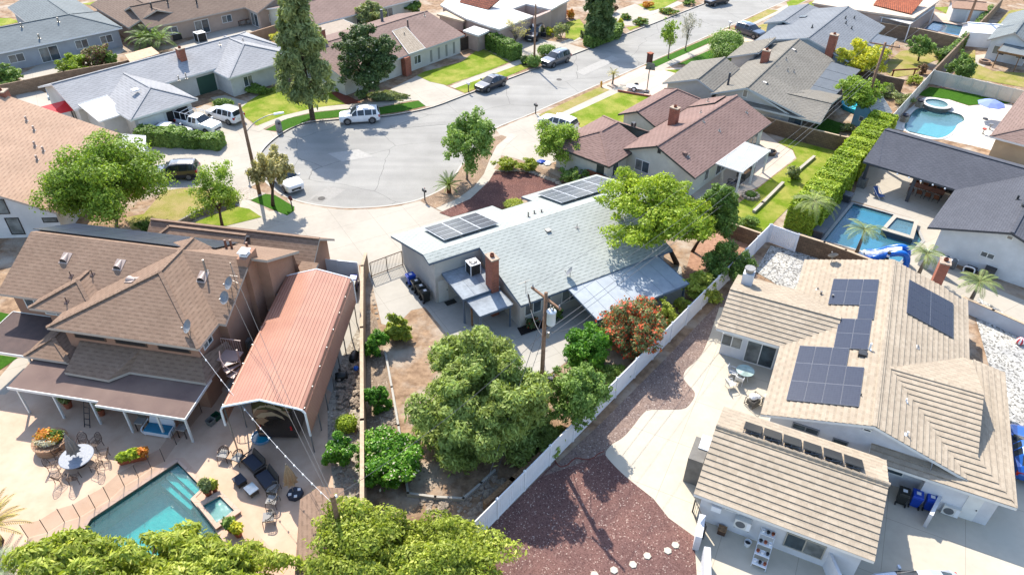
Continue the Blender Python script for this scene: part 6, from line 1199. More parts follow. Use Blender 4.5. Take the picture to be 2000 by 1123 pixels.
for p in (cv[1], cv[2], cv[0].lerp(cv[1], .5)): MB().tube([(p.x-cc.x, p.y-cc.y, 0), (p.x-cc.x, p.y-cc.y, 2.5)], .08, 6).build('post', M_pvc, t)
O = P(1982, 64.6, 4.3); h = House('white_gable_house', 'white house with slate-grey gable roof and grey patio cover, by the brick fire pit', 'house', (O.x, O.y), math.degrees(math.atan2(*reversed((P(2000, 41, 4.3)-O).xy))), (rm16, st6, trim2)); q = h.px(1930.6, 75, 2.7); h.gab(0, 16, -q.y, q.y, 0, 4.3, 2.7, 2.7); h.roof(); h.walls([(.4, -q.y+.5), (15, -q.y+.5), (15, q.y-.5), (.4, q.y-.5)]).done(); a, b = h.px(1948.6, 99.5, 2.4), h.px(1964, 82.7, 2.6); h.cover([a, b, (b.x, -q.y, 2.6), (a.x, -q.y, 2.4)], .12, rm16, [(a.x+.2, a.y-.2, 2.4), (a.x+.2, -q.y+1, 2.4)], M_wood)
h.win(.4, -2, .9, 1.6, 1.2, '-s'); h.win(.4, 1, .9, 1.6, 1.2, '-s')
c0 = P(1933, 266, 2.7); e1 = (P(2000, 178, 2.7)-c0).normalized(); h = House('mauve_hip_house', 'tan-walled house with mauve-brown hip roof at the right edge beside the white pool deck', 'house', (c0.x, c0.y), math.degrees(math.atan2(e1.y, e1.x)), (rm13, stucco('beige stucco', (222, 196, 160), .62), M_white)); h.gab(0, 24, -12, 0, -6, 4.6, 2.7, 2.7, h0=6); h.roof(); h.walls([(.6, -11.4), (23, -11.4), (23, -.6), (.6, -.6)]).done(); h.win(8, -.6, .9, 1.8, 1.2, '+t')
O = P(640, -6, 4.2); h = House('pale_house', 'pale house at the top edge behind the red wooden fence', 'house', (O.x, O.y), 46, (rm13, st7, M_white)); h.gab(-8, 14, -6, 6, 0, 4.2, 2.7, 2.7); h.roof(); h.walls([(-7.5, -5.5), (13.5, -5.5), (13.5, 5.5), (-7.5, 5.5)]).done()
for x in (-3, 2, 7): h.win(x, -5.5, .8, 2, 1.4, '-t')
# playhouse, sheds, canopy
O = P(1692, 246); h = House('playhouse', 'small pale blue playhouse with a white-edged grey roof beside the wooden utility pole', 'playhouse', (O.x, O.y), 36, (shingle('playhouse shingles', rgb(170, 172, 168, .6), rgb(190, 190, 186, .6), rgb(205, 205, 200, .6), w=1.5, h=.2), stucco('sky blue boards', (150, 205, 228), .6), M_white), th=.1); h.gab(-1.6, 1.6, -1.7, 1.7, 0, 3.3, 2.0, 2.0); h.roof(); h.walls([(-1.2, -1.3), (1.2, -1.3), (1.2, 1.3), (-1.2, 1.3)]).done(); h.win(-1.2, .2, .8, .6, .6, '-s', 1)
O = P(1880, 40); h = House('garden_shed', 'white shed with a tan roof and orange trim behind the bright blue pool', 'shed', (O.x, O.y), -14, (surf('tan shed roof', rgb(206, 166, 138, .62), rgb(190, 152, 126, .6), 3), st6, surf('orange trim', rgb(206, 140, 100, .6), rgb(190, 126, 90, .6), 3)), th=.1); h.gab(-2.6, 2.6, -1.6, 1.9, .4, 3.0, 2.2, 2.2); h.roof(); h.walls([(-2.3, -1.3), (2.3, -1.3), (2.3, 1.6), (-2.3, 1.6)]).done(); h.door(.8, -1.3, 1.8, 1.9, '-t', M_pvc)
O = P(1918, 86); h = House('canopy_tent', 'white fabric canopy shed with a peaked roof beside the slate-grey gable house', 'canopy', (O.x, O.y), -12, (plain('canopy fabric', rgb(246, 246, 246, .8), .6), plain('canopy fabric', rgb(246, 246, 246, .8)), M_pvc), th=.06); h.gab(-3.0, 3.0, -2.0, 2.4, .2, 2.9, 2.1, 2.1); h.roof(); h.walls([(-2.8, -1.9), (2.8, -1.9), (2.8, 2.2), (-2.8, 2.2)]).done()
cs_ = [P(585, 1050, 2.3), P(672, 1050, 2.3), P(672, 972, 2.3), P(590, 985, 2.3)]; O = P(628, 1040, 0); h = House('garden_shed', 'small brown-shingled shed roof beside the salmon terrace, at the bottom', 'shed', (O.x, O.y), 0, (rm2, st2, trim2), th=.12); q = [h.px(586, 975, 2.2), h.px(622, 950, 2.5), h.px(671, 953, 2.3), h.px(690, 1130, 2.2), h.px(640, 1130, 2.5), h.px(575, 1130, 2.2)]; h.plane(q[0], q[1], q[4], q[5]); h.plane(q[1], q[2], q[3], q[4]); h.roof(); h.walls([(q[0].x+.2, q[0].y-.2), (q[2].x-.2, q[2].y-.2), (q[3].x-.2, q[3].y+.2), (q[5].x+.2, q[5].y+.2)], top=2.0).done()
O = P(262, 128); h = House('lean_to_shed', 'lean-to shed with a peach corrugated roof behind the pale grey roof', 'shed', (O.x, O.y), 47, (surf('peach corrugated', rgb(226, 192, 158, .66), rgb(210, 176, 144, .64), 3), M_wood, M_wood), th=.08); a = [h.px(243, 107, 2.4), h.px(296, 92, 2.4), h.px(312, 105, 2.1), h.px(254, 122, 2.1)]; h.plane(*a); h.roof(); h.walls([(a[i].x*.9+sum(k.x for k in a)*.025, a[i].y*.9+sum(k.y for k in a)*.025) for i in range(4)], top=1.9).done()
# ---- salmon metal carport with the coach inside
O = P(432, 792, 4.2); ca = math.radians(-2.0); CP = thing('metal_carport', 'long salmon-pink metal carport with ribbed roof beside the brown two-storey house', 'carport', (O.x, O.y, 0), ca)
M_sal = surf('salmon steel', rgb(204, 148, 122, .55), rgb(194, 136, 112, .55), .6, .42, .05, .3, metal=.15, spec=.4); M_galv = plain('galvanised post', rgb(170, 170, 168, .6), .4, .5); cw_, cl_ = 4.95, 13.35
prof = [(-.12, 2.5), (-.1, 3.85), (.06, 4.12), (.3, 4.22), (2.47, 4.86), (4.65, 4.22), (4.9, 4.12), (5.05, 3.85), (5.07, 1.85)]
def ribbed(i0, i1):
    m = MB(); a = [prof[k] for k in range(i0, i1+1)]; seg = []
    for (x0, z0), (x1, z1) in zip(a, a[1:]):
        L = math.hypot(x1-x0, z1-z0); n = max(1, round(L/.225)); ux, uz = (x1-x0)/L, (z1-z0)/L; nx, nz = -uz, ux
        for k in range(n):
            s = k*L/n; w = L/n
            for f, o in ((0, 0), (.12, .022), (.3, .022), (.42, 0)): seg.append((x0+ux*(s+f*w)+nx*o, z0+uz*(s+f*w)+nz*o))
    seg.append(a[-1])
    for (x0, z0), (x1, z1) in zip(seg, seg[1:]): m.poly([(x0, 0, z0), (x1, 0, z1), (x1, cl_, z1), (x0, cl_, z0)])
    return m
ribbed(2, 6).build('roof_sheet', M_sal, CP); ribbed(0, 2).build('side_sheet', M_sal, CP); ribbed(6, 8).build('side_sheet', M_sal, CP)
for y in (-.02, cl_+.02):
    MB().tube([(x, y, z-.02) for x, z in prof], .07, 6).build('end_trim', M_pvc, CP)
for k in range(8):
    for x in (-.02, 4.97): MB().box(x-.035, x+.035, .25+k*1.83-.035, .25+k*1.83+.035, 0, 4.05).build('leg', M_galv, CP)
for k in range(8): MB().tube([(0, .25+k*1.83, 4.02), (2.47, .25+k*1.83, 4.72), (4.95, .25+k*1.83, 4.02)], .035, 5).build('roof_bow', M_galv, CP)
a = Vector((math.cos(ca), math.sin(ca), 0)); b = Vector((-math.sin(ca), math.cos(ca), 0)); rv = Vector((O.x, O.y, 0))+a*2.5+b*1.0
RV = thing('motorhome', 'dark bronze motorhome with beige swooshes parked under the salmon carport', 'motorhome', rv, ca); M_rvd = plain('dark bronze coach', (.02, .016, .014, 1), .22, coat=.6); M_beige = plain('beige coach stripe', rgb(205, 182, 150, .4), .3); M_tan2 = plain('tan coach panel', rgb(160, 128, 100, .55), .3)
prf = [(.0, .4), (-.06, 1.2), (-.04, 2.2), (.02, 2.9), (.2, 3.4), (.6, 3.55)]; m = MB()
for (y0, z0), (y1, z1) in zip(prf, prf[1:]): m.poly([(-1.25, y0, z0), (1.25, y0, z0), (1.2, y1, z1), (-1.2, y1, z1)])
m.poly([(-1.2, .6, 3.55), (1.2, .6, 3.55), (1.2, 10.5, 3.55), (-1.2, 10.5, 3.55)])
for s in (-1, 1): m.poly([(s*1.25, y, z) for y, z in prf]+[(s*1.25, 10.5, 3.55), (s*1.25, 10.5, .4)])
m.poly([(-1.25, 10.5, .4), (1.25, 10.5, .4), (1.25, 10.5, 3.55), (-1.25, 10.5, 3.55)][::-1]); m.build('body', M_rvd, RV)
def face(pl, mat, nm, off=.012):
    f = lambda z: np.interp(z, [p[1] for p in prf], [p[0] for p in prf])-off; MB().poly([(x, float(f(z)), z) for x, z in pl]).build(nm, mat, RV)
face([(-1.2, 2.5), (-.9, 2.95), (-.3, 3.1), (.4, 2.9), (1.0, 2.35), (1.15, 1.9), (1.1, 2.5), (.6, 3.0), (0, 3.22), (-.7, 3.15), (-1.15, 2.85)], M_beige, 'swoosh'); face([(-1.1, 2.3), (-.7, 2.62), (0, 2.75), (.6, 2.4), (.75, 2.1), (.2, 2.42), (-.4, 2.35), (-.8, 2.05)], M_beige, 'swoosh'); face([(-1.2, .6), (-.75, .6), (-.7, 1.7), (-.3, 2.0), (-.7, 2.25), (-1.15, 2.1)], M_tan2, 'rear_panel'); face([(.75, 2.75), (1.1, 2.75), (1.1, 3.1), (.75, 3.1)], M_tan2, 'rear_window')
for x in (-1.05, .95): MB().box(x, x+.12, -.1, -.05, 1.2, 1.55).build('tail_light', plain('red lamp', (.4, .02, .02, 1), .2), RV)
for x in (-1.05, 1.05):
    for y in (2.6, 8.4): MB().tube([(x-.14, y, .48), (x+.14, y, .48)], .48, 16).build('tyre', M_dark, RV)
fc = bpy.data.curves.new('lettering', 'FONT'); fc.body = 'ARIA'; fc.size = .34; fc.extrude = .004; fc.align_x = 'CENTER'; fo = bpy.data.objects.new('lettering', fc); COL.objects.link(fo); fo.parent = RV; fo.location = (-.05, -.02, 3.12); fo.rotation_euler = (rad(68), 0, 0); bpy.context.view_layer.update(); lm_ = bpy.data.meshes.new_from_object(fo.evaluated_get(bpy.context.evaluated_depsgraph_get())); lo_ = bpy.data.objects.new('lettering', lm_); COL.objects.link(lo_); lo_.parent = RV; lo_.location = fo.location; lo_.rotation_euler = fo.rotation_euler; lm_.materials.clear(); lm_.materials.append(M_beige); bpy.data.objects.remove(fo)
# ---- poles and wires
M_pole = surf('brown utility wood', rgb(164, 130, 106, .62), rgb(138, 106, 84, .6), 6, .95, .6)
def pole(name, label, base, H, r=.16, cat='utility pole', lean=(0, 0)):
    p = P(*base); t = thing(name, label, cat, (p.x, p.y, 0)); MB().tube([(0, 0, -.1), (lean[0]/2, lean[1]/2, H/2), (lean[0], lean[1], H)], [r*1.2, r, r*.78], 12).build('pole_shaft', M_pole, t, smooth=True); return t
def crossarm(t, z, L, ang, ins=3, off=(0, 0)):
    d = Vector((math.cos(ang), math.sin(ang), 0)); c = Vector((off[0], off[1], z)); o = MB().bar(c-d*L/2, c+d*L/2, .11, .13).build('crossarm', M_pole, t)
    for k in range(ins):
        p = c+d*L*(k/(ins-1)-.5)*.92; MB().lathe([(.035, 0), (.05, .05), (.035, .09), (.055, .13), (.03, .2)], 8, (p.x, p.y, p.z+.06)).build('insulator', plain('grey porcelain', rgb(150, 155, 165, .6), .25), o)
    return c, d
U = pole('utility_pole', 'tall wooden utility pole with a white transformer, standing beside the white vinyl fence', (1054, 830), 11.1, .135); c, d = crossarm(U, 10.7, 2.6, rad(-52), 3)
tr = MB().lathe([(.1, 0), (.26, .03), (.27, .1), (.27, .92), (.3, .95), (.3, 1.0), (.24, 1.06), (.1, 1.12)], 18, (.36, -.2, 8.9)).build('transformer', plain('transformer white', rgb(214, 222, 228, .7), .4), U, smooth=True)
for x, y in ((.3, -.1), (.45, -.28)): MB().lathe([(.04, 0), (.06, .06), (.04, .12), (.06, .18), (.03, .28)], 8, (x, y, 10.0)).build('bushing', M_pipe, tr)
crossarm(U, 3.9, 2.2, rad(48), 2, (.1, -.22)); crossarm(U, 3.75, 1.6, rad(48), 2, (-.1, .22)); MB().box(.2, .7, .1, .35, 3.85, 4.15).build('splice_box', M_dark, U)
MB().box(.12, .3, -.3, -.15, 7.9, 8.3).build('bracket', M_pipe, U); MB().tube([(-1.0, .9, 10.3), (-.85, .75, 9.6), (-.8, .7, 9.3)], .05, 6).build('cutout_fuse', M_dark, U)
R1 = pole('utility_pole', 'wooden utility pole with a crossarm beside the pale blue playhouse', (1680, 240), 9.6, .17); crossarm(R1, 9.3, 3.2, rad(-30), 3)
R2 = pole('utility_pole', 'dark wooden utility pole by the bright blue pool at the top right', (1880, 70), 11.5, .18); crossarm(R2, 11, 2.6, rad(-30), 3)
SP = pole('street_pole', 'pale wooden street pole in front of the flat-roofed house', (1043, 131), 8.4, .13); MB().tube([(0, 0, 7.2), (.9, -.2, 7.9), (1.6, -.4, 7.9)], .04, 6).build('lamp_arm', M_pipe, SP)
LP = pole('street_light_pole', 'brown street light pole with a curved lamp arm at the cul-de-sac', (507, 379), 9.4, .16, 'street light'); a1 = MB().tube(smooth_line([Vector((0, 0, 6.6)), Vector((.9, .5, 7.4)), Vector((1.9, 1.0, 7.8)), Vector((2.6, 1.4, 7.85))], 4), .045, 6).build('lamp_arm', M_pipe, LP)
MB().hexa([(2.5, 1.2, 7.8), (3.4, 1.7, 7.8), (3.3, 1.9, 7.8), (2.45, 1.5, 7.8), (2.55, 1.27, 7.95), (3.35, 1.72, 7.92), (3.27, 1.86, 7.92), (2.5, 1.45, 7.95)]).build('lamp_head', M_pvc, a1)
BP = P(650, 972, 5.2); B = thing('service_pole', 'short wooden pole with service wires behind the small brown shed', 'utility pole', (BP.x, BP.y, 0)); MB().tube([(0, 0, 0), (0, 0, 5.4)], [.16, .13], 10).build('pole_shaft', M_pole, B); MB().lathe([(.05, 0), (.08, .1), (.05, .2)], 8, (.15, .1, 5.1)).build('insulator', M_pvc, B)
M_wire = plain('cable sheath', rgb(120, 120, 122, .4), .5); M_wired = plain('dark cable', (.04, .04, .045, 1), .5); Uw = U.location.copy()
def cable(label, a, b, sag=.5, r=.014, mat=None, name='power_line', cat='cable', lights=0):
    a, b = Vector(a), Vector(b); n = 16; pp = [a.lerp(b, k/n)-Vector((0, 0, sag*4*(k/n)*(1-k/n))) for k in range(n+1)]; c = pp[0]; o = MB().tube([p-c for p in pp], r, 5).build(name, mat or M_wire, None, c); tag(o, label, cat)
    for k in range(lights):
        p = pp[int(1+k*14/max(1, lights-1))]-c; MB().lathe([(.03, 0), (.055, -.06), (.045, -.13), (.01, -.16)], 8, p).build('bulb', M_pvc, o)
    return o
r1, r2 = R1.location, R2.location
for k, (z0, z1, off, lb) in enumerate(((10.85, 9.5, 1.1, 'upper power line from the transformer pole to the playhouse pole, right strand'), (10.85, 9.5, -1.1, 'upper power line from the transformer pole to the playhouse pole, left strand'), (8.2, 7.0, .1, 'thick lower cable from the transformer pole to the playhouse pole'), (7.4, 5.8, -.1, 'lowest cable from the transformer pole to the playhouse pole'))):
    o0 = Vector((math.cos(rad(-52)), math.sin(rad(-52)), 0))*off; cable(lb, Uw+o0+Vector((0, 0, z0)), r1+Vector((math.cos(rad(-30)), math.sin(rad(-30)), 0))*off*1.2+Vector((0, 0, z1)), 1.0, .016 if z0 < 9 else .01)
for off in (-1.2, 1.2): o0 = Vector((math.cos(rad(-30)), math.sin(rad(-30)), 0))*off; cable('power line from the playhouse pole to the bright blue pool pole, %s strand' % ('left' if off < 0 else 'right'), r1+o0+Vector((0, 0, 9.5)), r2+o0+Vector((0, 0, 11.2)), .7)
cable('thick service cable from the transformer pole to the short pole behind the shed', Uw+Vector((-.15, 0, 7.9)), B.location+Vector((0, 0, 5.2)), .7, .015)
cable('service drop from the transformer pole to the grey-green house roof corner', Uw+Vector((-.1, .1, 7.8)), H1.world((1.3, 1.0, 3.9)), .9, .02)
cable('loose cable hanging from the transformer pole to the patio cover', Uw+Vector((.1, .1, 8.1)), H1.world((4.7, -3.2, 2.4)), .6, .02)
ga = P(936, 985); o = MB().tube([Vector((0, 0, 9.9)), ga-Uw], .018, 5).build('guy_wire', M_wire, U); ga2 = P(968, 930); MB().tube([Vector((0, 0, 8.0)), ga2-Uw], .014, 5).build('guy_wire', M_wire, U)
mast = H2.world((-.05, 3.0, 8.2)); cable('service cable from the short shed pole over the carport to the two-storey house mast', B.location+Vector((0, 0, 5.3)), mast, .5, .014); cable('thin cable from the short shed pole to the roof edge of the two-storey house', B.location+Vector((-.1, 0, 5.0)), H2.world((-.05, 2.2, 6.2)), .4, .012)
cable('string of white bulbs hung from the two-storey house to the shed', B.location+Vector((-.2, .1, 4.8)), H2.world((-.3, -2.2, 5.1)), 0.9, .009, M_pvc, 'string_lights', 'string lights', 14)
# ================================================================== vehicles
M_carg = glass('car glass', (.012, .016, .02, 1), .05); M_tyre = plain('tyre rubber', (.018, .018, .018, 1), .8); M_rim = plain('alloy rim', rgb(160, 162, 166, .6), .3, .7); M_lamp = plain('headlamp', rgb(225, 230, 235, .8), .1); M_tail = plain('tail lamp', (.35, .015, .015, 1), .2); M_trimb = plain('black plastic', (.02, .02, .022, 1), .5); M_plate = plain('number plate', rgb(230, 230, 225, .75), .4)
def paint(n, c, metal=0.0): return plain(n, c, .28, metal, .5, .9)
# stations: x, underside, belt, roof, half width at belt, half width at roof edge
SUV = [(2.38, .42, .72, .80, .62, .5), (2.32, .3, .86, .95, .82, .68), (2.1, .26, .95, 1.03, .92, .8), (1.25, .24, 1.03, 1.12, .96, .84), (1.02, .24, 1.06, 1.15, .96, .82), (.28, .24, 1.08, 1.68, .97, .70), (.18, .24, 1.08, 1.70, .97, .70), (-.55, .24, 1.09, 1.77, .98, .71), (-.66, .24, 1.09, 1.77, .98, .71), (-1.45, .24, 1.1, 1.75, .97, .70), (-1.55, .24, 1.1, 1.745, .97, .70), (-1.98, .26, 1.12, 1.70, .95, .68), (-2.1, .28, 1.12, 1.66, .94, .67), (-2.32, .34, 1.06, 1.16, .86, .72), (-2.38, .45, .8, .9, .7, .6)]
SEDAN = [(2.36, .4, .6, .66, .58, .45), (2.3, .28, .72, .8, .8, .64), (2.05, .22, .82, .9, .9, .76), (1.2, .2, .92, 1.0, .93, .8), (1.0, .2, .95, 1.03, .93, .78), (.12, .2, .98, 1.5, .94, .62), (.02, .2, .98, 1.52, .94, .62), (-.5, .2, 1.0, 1.58, .95, .62), (-.6, .2, 1.0, 1.58, .95, .62), (-1.1, .2, 1.03, 1.5, .94, .6), (-1.2, .22, 1.03, 1.47, .94, .6), (-1.9, .26, 1.08, 1.18, .9, .62), (-2.0, .28, 1.08, 1.14, .89, .7), (-2.28, .34, .95, 1.0, .8, .66), (-2.36, .42, .7, .78, .66, .56)]
PICK = [(2.75, .5, .8, .88, .7, .6), (2.7, .36, .95, 1.02, .86, .76), (2.4, .34, 1.02, 1.1, .9, .8), (1.4, .32, 1.1, 1.18, .92, .82), (1.15, .32, 1.12, 1.2, .92, .8), (.6, .32, 1.13, 1.72, .93, .68), (.5, .32, 1.13, 1.74, .93, .68), (.0, .32, 1.13, 1.76, .93, .68), (-.1, .32, 1.13, 1.76, .93, .68), (-.55, .32, 1.13, 1.74, .93, .68), (-.65, .32, 1.13, 1.72, .93, .68), (-.75, .34, 1.12, 1.16, .92, .84), (-2.6, .36, 1.1, 1.14, .92, .84), (-2.72, .45, 1.05, 1.1, .88, .8)]
def car(name, label, kind, p0, p1, mat, cat='car', scale=1.0, rails=False, rim=None, group=None, bed=False, zb=-.11, wheel_r=.37, loc=None, az=None):
    """p0 rear ground point, p1 front ground point in the photo (axis of the car)"""
    a, b = P(*p0, zb), P(*p1, zb); c = (a+b)/2 if loc is None else loc; rz = math.atan2(b.y-a.y, b.x-a.x) if az is None else az
    t = thing(name, label, cat, (c.x, c.y, zb), rz, group); m, g = MB(), {}
    def ring(s):
        x, zu, zb_, zr, hw, hr = s; h = [(0, zu), (hw*.86, zu), (hw*.98, zu+.14), (hw*1.02, (zu+zb_)/2+.05), (hw*.985, zb_), (hr*1.03, zr-(zr-zb_)*.12), (hr*.86, zr-.012*(zr > 1.3)), (0, zr+.02*(zr > 1.3))]
        return [(x, y, z) for y, z in h]+[(x, -y, z) for y, z in h[-2:0:-1]]
    R = [ring(s) for s in kind]; n = len(R[0]); side = {}
    roof = [i for i, s in enumerate(kind) if s[3] > 1.4]; i0, i1 = roof[0], roof[-1]
    for i in range(len(R)-1):
        for k in range(n):
            q = [R[i][k], R[i][(k+1) % n], R[i+1][(k+1) % n], R[i+1][k]]; key = None
            if k in (4, 9) and i0 <= i < i1 and abs(kind[i][0]-kind[i+1][0]) > .2: key = 'side_window%d' % (k == 4)
            elif k in (5, 6, 7, 8) and i == i0-1: key = 'windshield'
            elif k in (5, 6, 7, 8) and i == i1 and kind[i+1][3] < 1.4: key = 'rear_window'
            elif k in (4, 9) and i in (i0-1,) and kind is not PICK: key = 'side_window%d' % (k == 4)
            (g.setdefault(key, MB()) if key else m).poly(q)
    m.poly(R[0][::-1]); m.poly(R[-1])
    o = m.build('body', mat, t); mod = o.modifiers.new('bevel', 'BEVEL'); mod.width = .03; mod.segments = 2; mod.limit_method = 'ANGLE'; mod.angle_limit = rad(28)
    for k, v in g.items(): v.build(''.join(ch for ch in k if not ch.isdigit()), M_carg, t)
    L = kind[0][0]; Rr = kind[-1][0]; hw = max(s[4] for s in kind); wx = (L-.95, Rr+.95)
    for x in wx:
        for s in (-1, 1):
            w = MB().tube([(x, s*(hw-.2), wheel_r), (x, s*(hw+.012), wheel_r)], wheel_r, 20).build('wheel', M_tyre, t); MB().lathe([(wheel_r*.66, 0), (wheel_r*.62, .012), (.06, .02)], 14).v
            d = MB(); d.disc((x, s*(hw+.02), wheel_r), (0, s, 0), wheel_r*.64, 18); d.build('rim', rim or M_rim, w); sp = MB()
            for k in range(5): aa = k*1.2566; sp.bar((x, s*(hw+.026), wheel_r), (x+math.cos(aa)*wheel_r*.6, s*(hw+.026), wheel_r+math.sin(aa)*wheel_r*.6), .05, .01)
            sp.build('spoke', M_pipe, w); ar = MB()
            K = 12; ra, rb_ = wheel_r+.01, wheel_r+.08
            for k in range(K): t0, t1 = math.pi*k/K, math.pi*(k+1)/K; y = s*(hw+.008); ar.poly([(x+ra*math.cos(t0), y, wheel_r+ra*math.sin(t0)), (x+rb_*math.cos(t0), y, wheel_r+rb_*math.sin(t0)), (x+rb_*math.cos(t1), y, wheel_r+rb_*math.sin(t1)), (x+ra*math.cos(t1), y, wheel_r+ra*math.sin(t1))])
            ar.build('wheel_arch', M_trimb, t)
    f = kind[1]; e = kind[-2]
    for s in (-1, 1):
        MB().hexa([(f[0]-.25, s*(f[4]*.62), f[2]-.13), (f[0]-.02, s*(f[4]*.62), f[2]-.13), (f[0]-.16, s*(f[4]*1.03), f[2]-.12), (f[0]-.4, s*(f[4]*1.09), f[2]-.12)][::s]+[(f[0]-.25, s*(f[4]*.62), f[2]+.03), (f[0]-.05, s*(f[4]*.62), f[2]+.03), (f[0]-.2, s*(f[4]*1.03), f[2]+.03), (f[0]-.45, s*(f[4]*1.09), f[2]+.03)][::s]).build('headlight', M_lamp, t)
        MB().box(e[0]-.04, e[0]+.2, min(s*.62*e[4], s*1.06*e[4]), max(s*.62*e[4], s*1.06*e[4]), e[2]-.28, e[2]+.0).build('tail_light', M_tail, t)
        i = i0; x = kind[i][0]+.55; y0, y1 = sorted((s*hw*.98, s*(hw+.2))); MB().box(x, x+.14, y0, y1, kind[i][2]+.02, kind[i][2]+.2).build('mirror', mat, t)
    MB().box(L-.06, L+.015, -.5, .5, .42, .66).build('grille', M_trimb, t); MB().box(Rr-.02, Rr+.05, -.26, .26, .62, .76).build('number_plate', M_plate, t); MB().box(L-.05, L+.03, -.26, .26, .36, .48).build('number_plate', M_plate, t)
    if rails:
        for s in (-1, 1): MB().tube([(kind[i0][0]-.2, s*.6, 1.72), (kind[i0][0]-.4, s*.6, 1.8), (-1.7, s*.6, 1.8), (-1.85, s*.6, 1.73)], .022, 6).build('roof_rail', M_pipe, t)
    if bed:
        q = MB(); q.poly([(-.85, -.78, 1.165), (-.85, .78, 1.165), (-2.6, .78, 1.165), (-2.6, -.78, 1.165)][::-1]); q.build('cargo_bed', M_trimb, t)
    return t
white = paint('white paint', rgb(244, 244, 244, .8)); black = paint('black paint', (.012, .012, .014, 1)); grey_ = paint('grey metallic', rgb(112, 118, 126, .55), .4); char = paint('charcoal metallic', rgb(52, 58, 70, .5), .4); bgrey = paint('blue grey metallic', rgb(74, 80, 98, .5), .4)
def off(p, q, w): return p
car('white_suv', 'white four-door wagon with black roof glass parked at the kerb under the pine', SUV, (735, 235), (672, 239), white, 'car', rails=False, wheel_r=.4)
car('dark_sedan', 'dark charcoal sedan parked at the kerb beside the long verge', SEDAN, (981, 163), (936, 181), char)
car('grey_suv', 'grey metallic compact wagon parked at the kerb near the pale street pole', SUV, (1103, 118), (1066, 132), grey_, rails=True)
t = car('dark_pickup', 'dark grey pickup with its passenger door open in the driveway of the flat-roofed house', SUV, (1056, 63), (1032, 86), char, 'pickup', zb=0.02)
MB().box(.1, 1.0, -.03, .03, .45, 1.1).build('open_door', char, t).location = (.0, 0, 0)
for ch in t.children:
    if ch.name.startswith('open_door'): ch.location = (.35, 1.0, 0); ch.rotation_euler.z = rad(75)
t = car('white_pickup', 'white pickup truck with a white ladder rack in the driveway', PICK, (350, 243), (432, 262), white, 'pickup', bed=True, zb=.02); r = MB()
for x in (-2.5, -1.6, -.8, .3):
    for s in (-1, 1): r.tube([(x, s*.85, 1.12 if x < -.7 else 1.7), (x, s*.85, 2.05)], .03, 5)
    r.tube([(x, -.85, 2.05), (x, .85, 2.05)], .03, 5)
for s in (-1, 1): r.tube([(-2.6, s*.85, 2.05), (1.2, s*.85, 2.05)], .03, 5)
r.build('ladder_rack', M_pvc, t)
car('white_suv', 'large white wagon with roof rails parked nose-in beside the white pickup', SUV, (472, 243), (412, 226), white, rails=True, zb=.02, scale=1.05)
car('white_car', 'white car partly hidden behind the long clipped hedge', SEDAN, (300, 264), (372, 270), white, zb=.02)
car('black_suv', 'black wagon parked beside the dry lawn and the bushy tree', SUV, (379, 344), (312, 348), black, rails=True, zb=.02)
car('white_suv', 'white compact wagon parked at the kerb beside the weeping tree', SUV, (543, 344), (580, 378), white)
car('white_car', 'white car in the driveway half hidden by the light green tree', SUV, (1110, 258), (1070, 245), white, zb=.02)
car('blue_grey_suv', 'blue-grey wagon in the driveway of the blue-grey house', SUV, (1446, 64), (1482, 76), bgrey, zb=.02)
car('black_suv', 'dark wagon parked at the top edge of the street', SUV, (1412, 6), (1386, 12), black)
p = P(1992, 940, .02); car('blue_car', 'bright blue car at the right edge beside the tile roof', SEDAN, (0, 0), (1, 1), paint('blue paint', rgb(20, 96, 190, .7), .2), zb=.02, loc=p+Vector((1.15, 1.75, 0)), az=rad(66))
p = P(1788, 1110, 1.45); car('silver_car', 'silver-white car roof at the bottom edge in the driveway', SEDAN, (0, 0), (1, 1), paint('silver paint', rgb(208, 214, 222, .7), .3), zb=.02, loc=Vector((p.x+.1, p.y-.75, .02)), az=rad(181))
# ================================================================== small things
M_iron = plain('bronze cast iron', rgb(96, 72, 58, .5), .45, .3); M_wick = plain('dark wicker', (.05, .04, .034, 1), .7); M_wickl = plain('grey wicker', rgb(120, 112, 102, .5), .7); M_cush = plain('navy cushion', (.03, .035, .05, 1), .85); M_cushg = plain('grey cushion', rgb(176, 172, 166, .6), .9); M_terra = surf('terracotta pot', rgb(196, 116, 84, .58), rgb(170, 96, 70, .56), 5)
def at(u, v, z=0.0): return P(u, v, z)
# wheelie bins
def bin_(label, uv, mat, rz, group, lid=None):
    p = at(*uv); t = thing('wheelie_bin', label, 'bin', (p.x, p.y, .012), rz, group); m = MB().hexa([(-.22, -.24, .08), (.22, -.24, .08), (.22, .24, .08), (-.22, .24, .08), (-.29, -.33, .98), (.29, -.33, .98), (.29, .36, .98), (-.29, .36, .98)]); m.build('body', mat, t)
    MB().hexa([(-.31, -.36, .98), (.31, -.36, .98), (.31, .4, .98), (-.31, .4, .98), (-.27, -.3, 1.07), (.27, -.3, 1.07), (.27, .36, 1.1), (-.27, .36, 1.1)]).build('lid', lid or mat, t); MB().tube([(-.26, .42, 1.0), (.26, .42, 1.0)], .02, 6).build('handle', mat, t)
    MB().poly([(-.12, -.1, 1.085), (.12, -.1, 1.085), (.12, .15, 1.1), (-.12, .15, 1.1)]).build('label_plate', M_pvc, t)
    for s in (-1, 1): MB().tube([(s*.24, .3, .12), (s*.3, .3, .12)], .12, 12).build('wheel', M_tyre, t)
    return t
Mb = plain('blue bin plastic', rgb(24, 78, 190, .75), .4); Mk = plain('black bin plastic', (.02, .022, .02, 1), .45); ga = H1.a+rad(90)
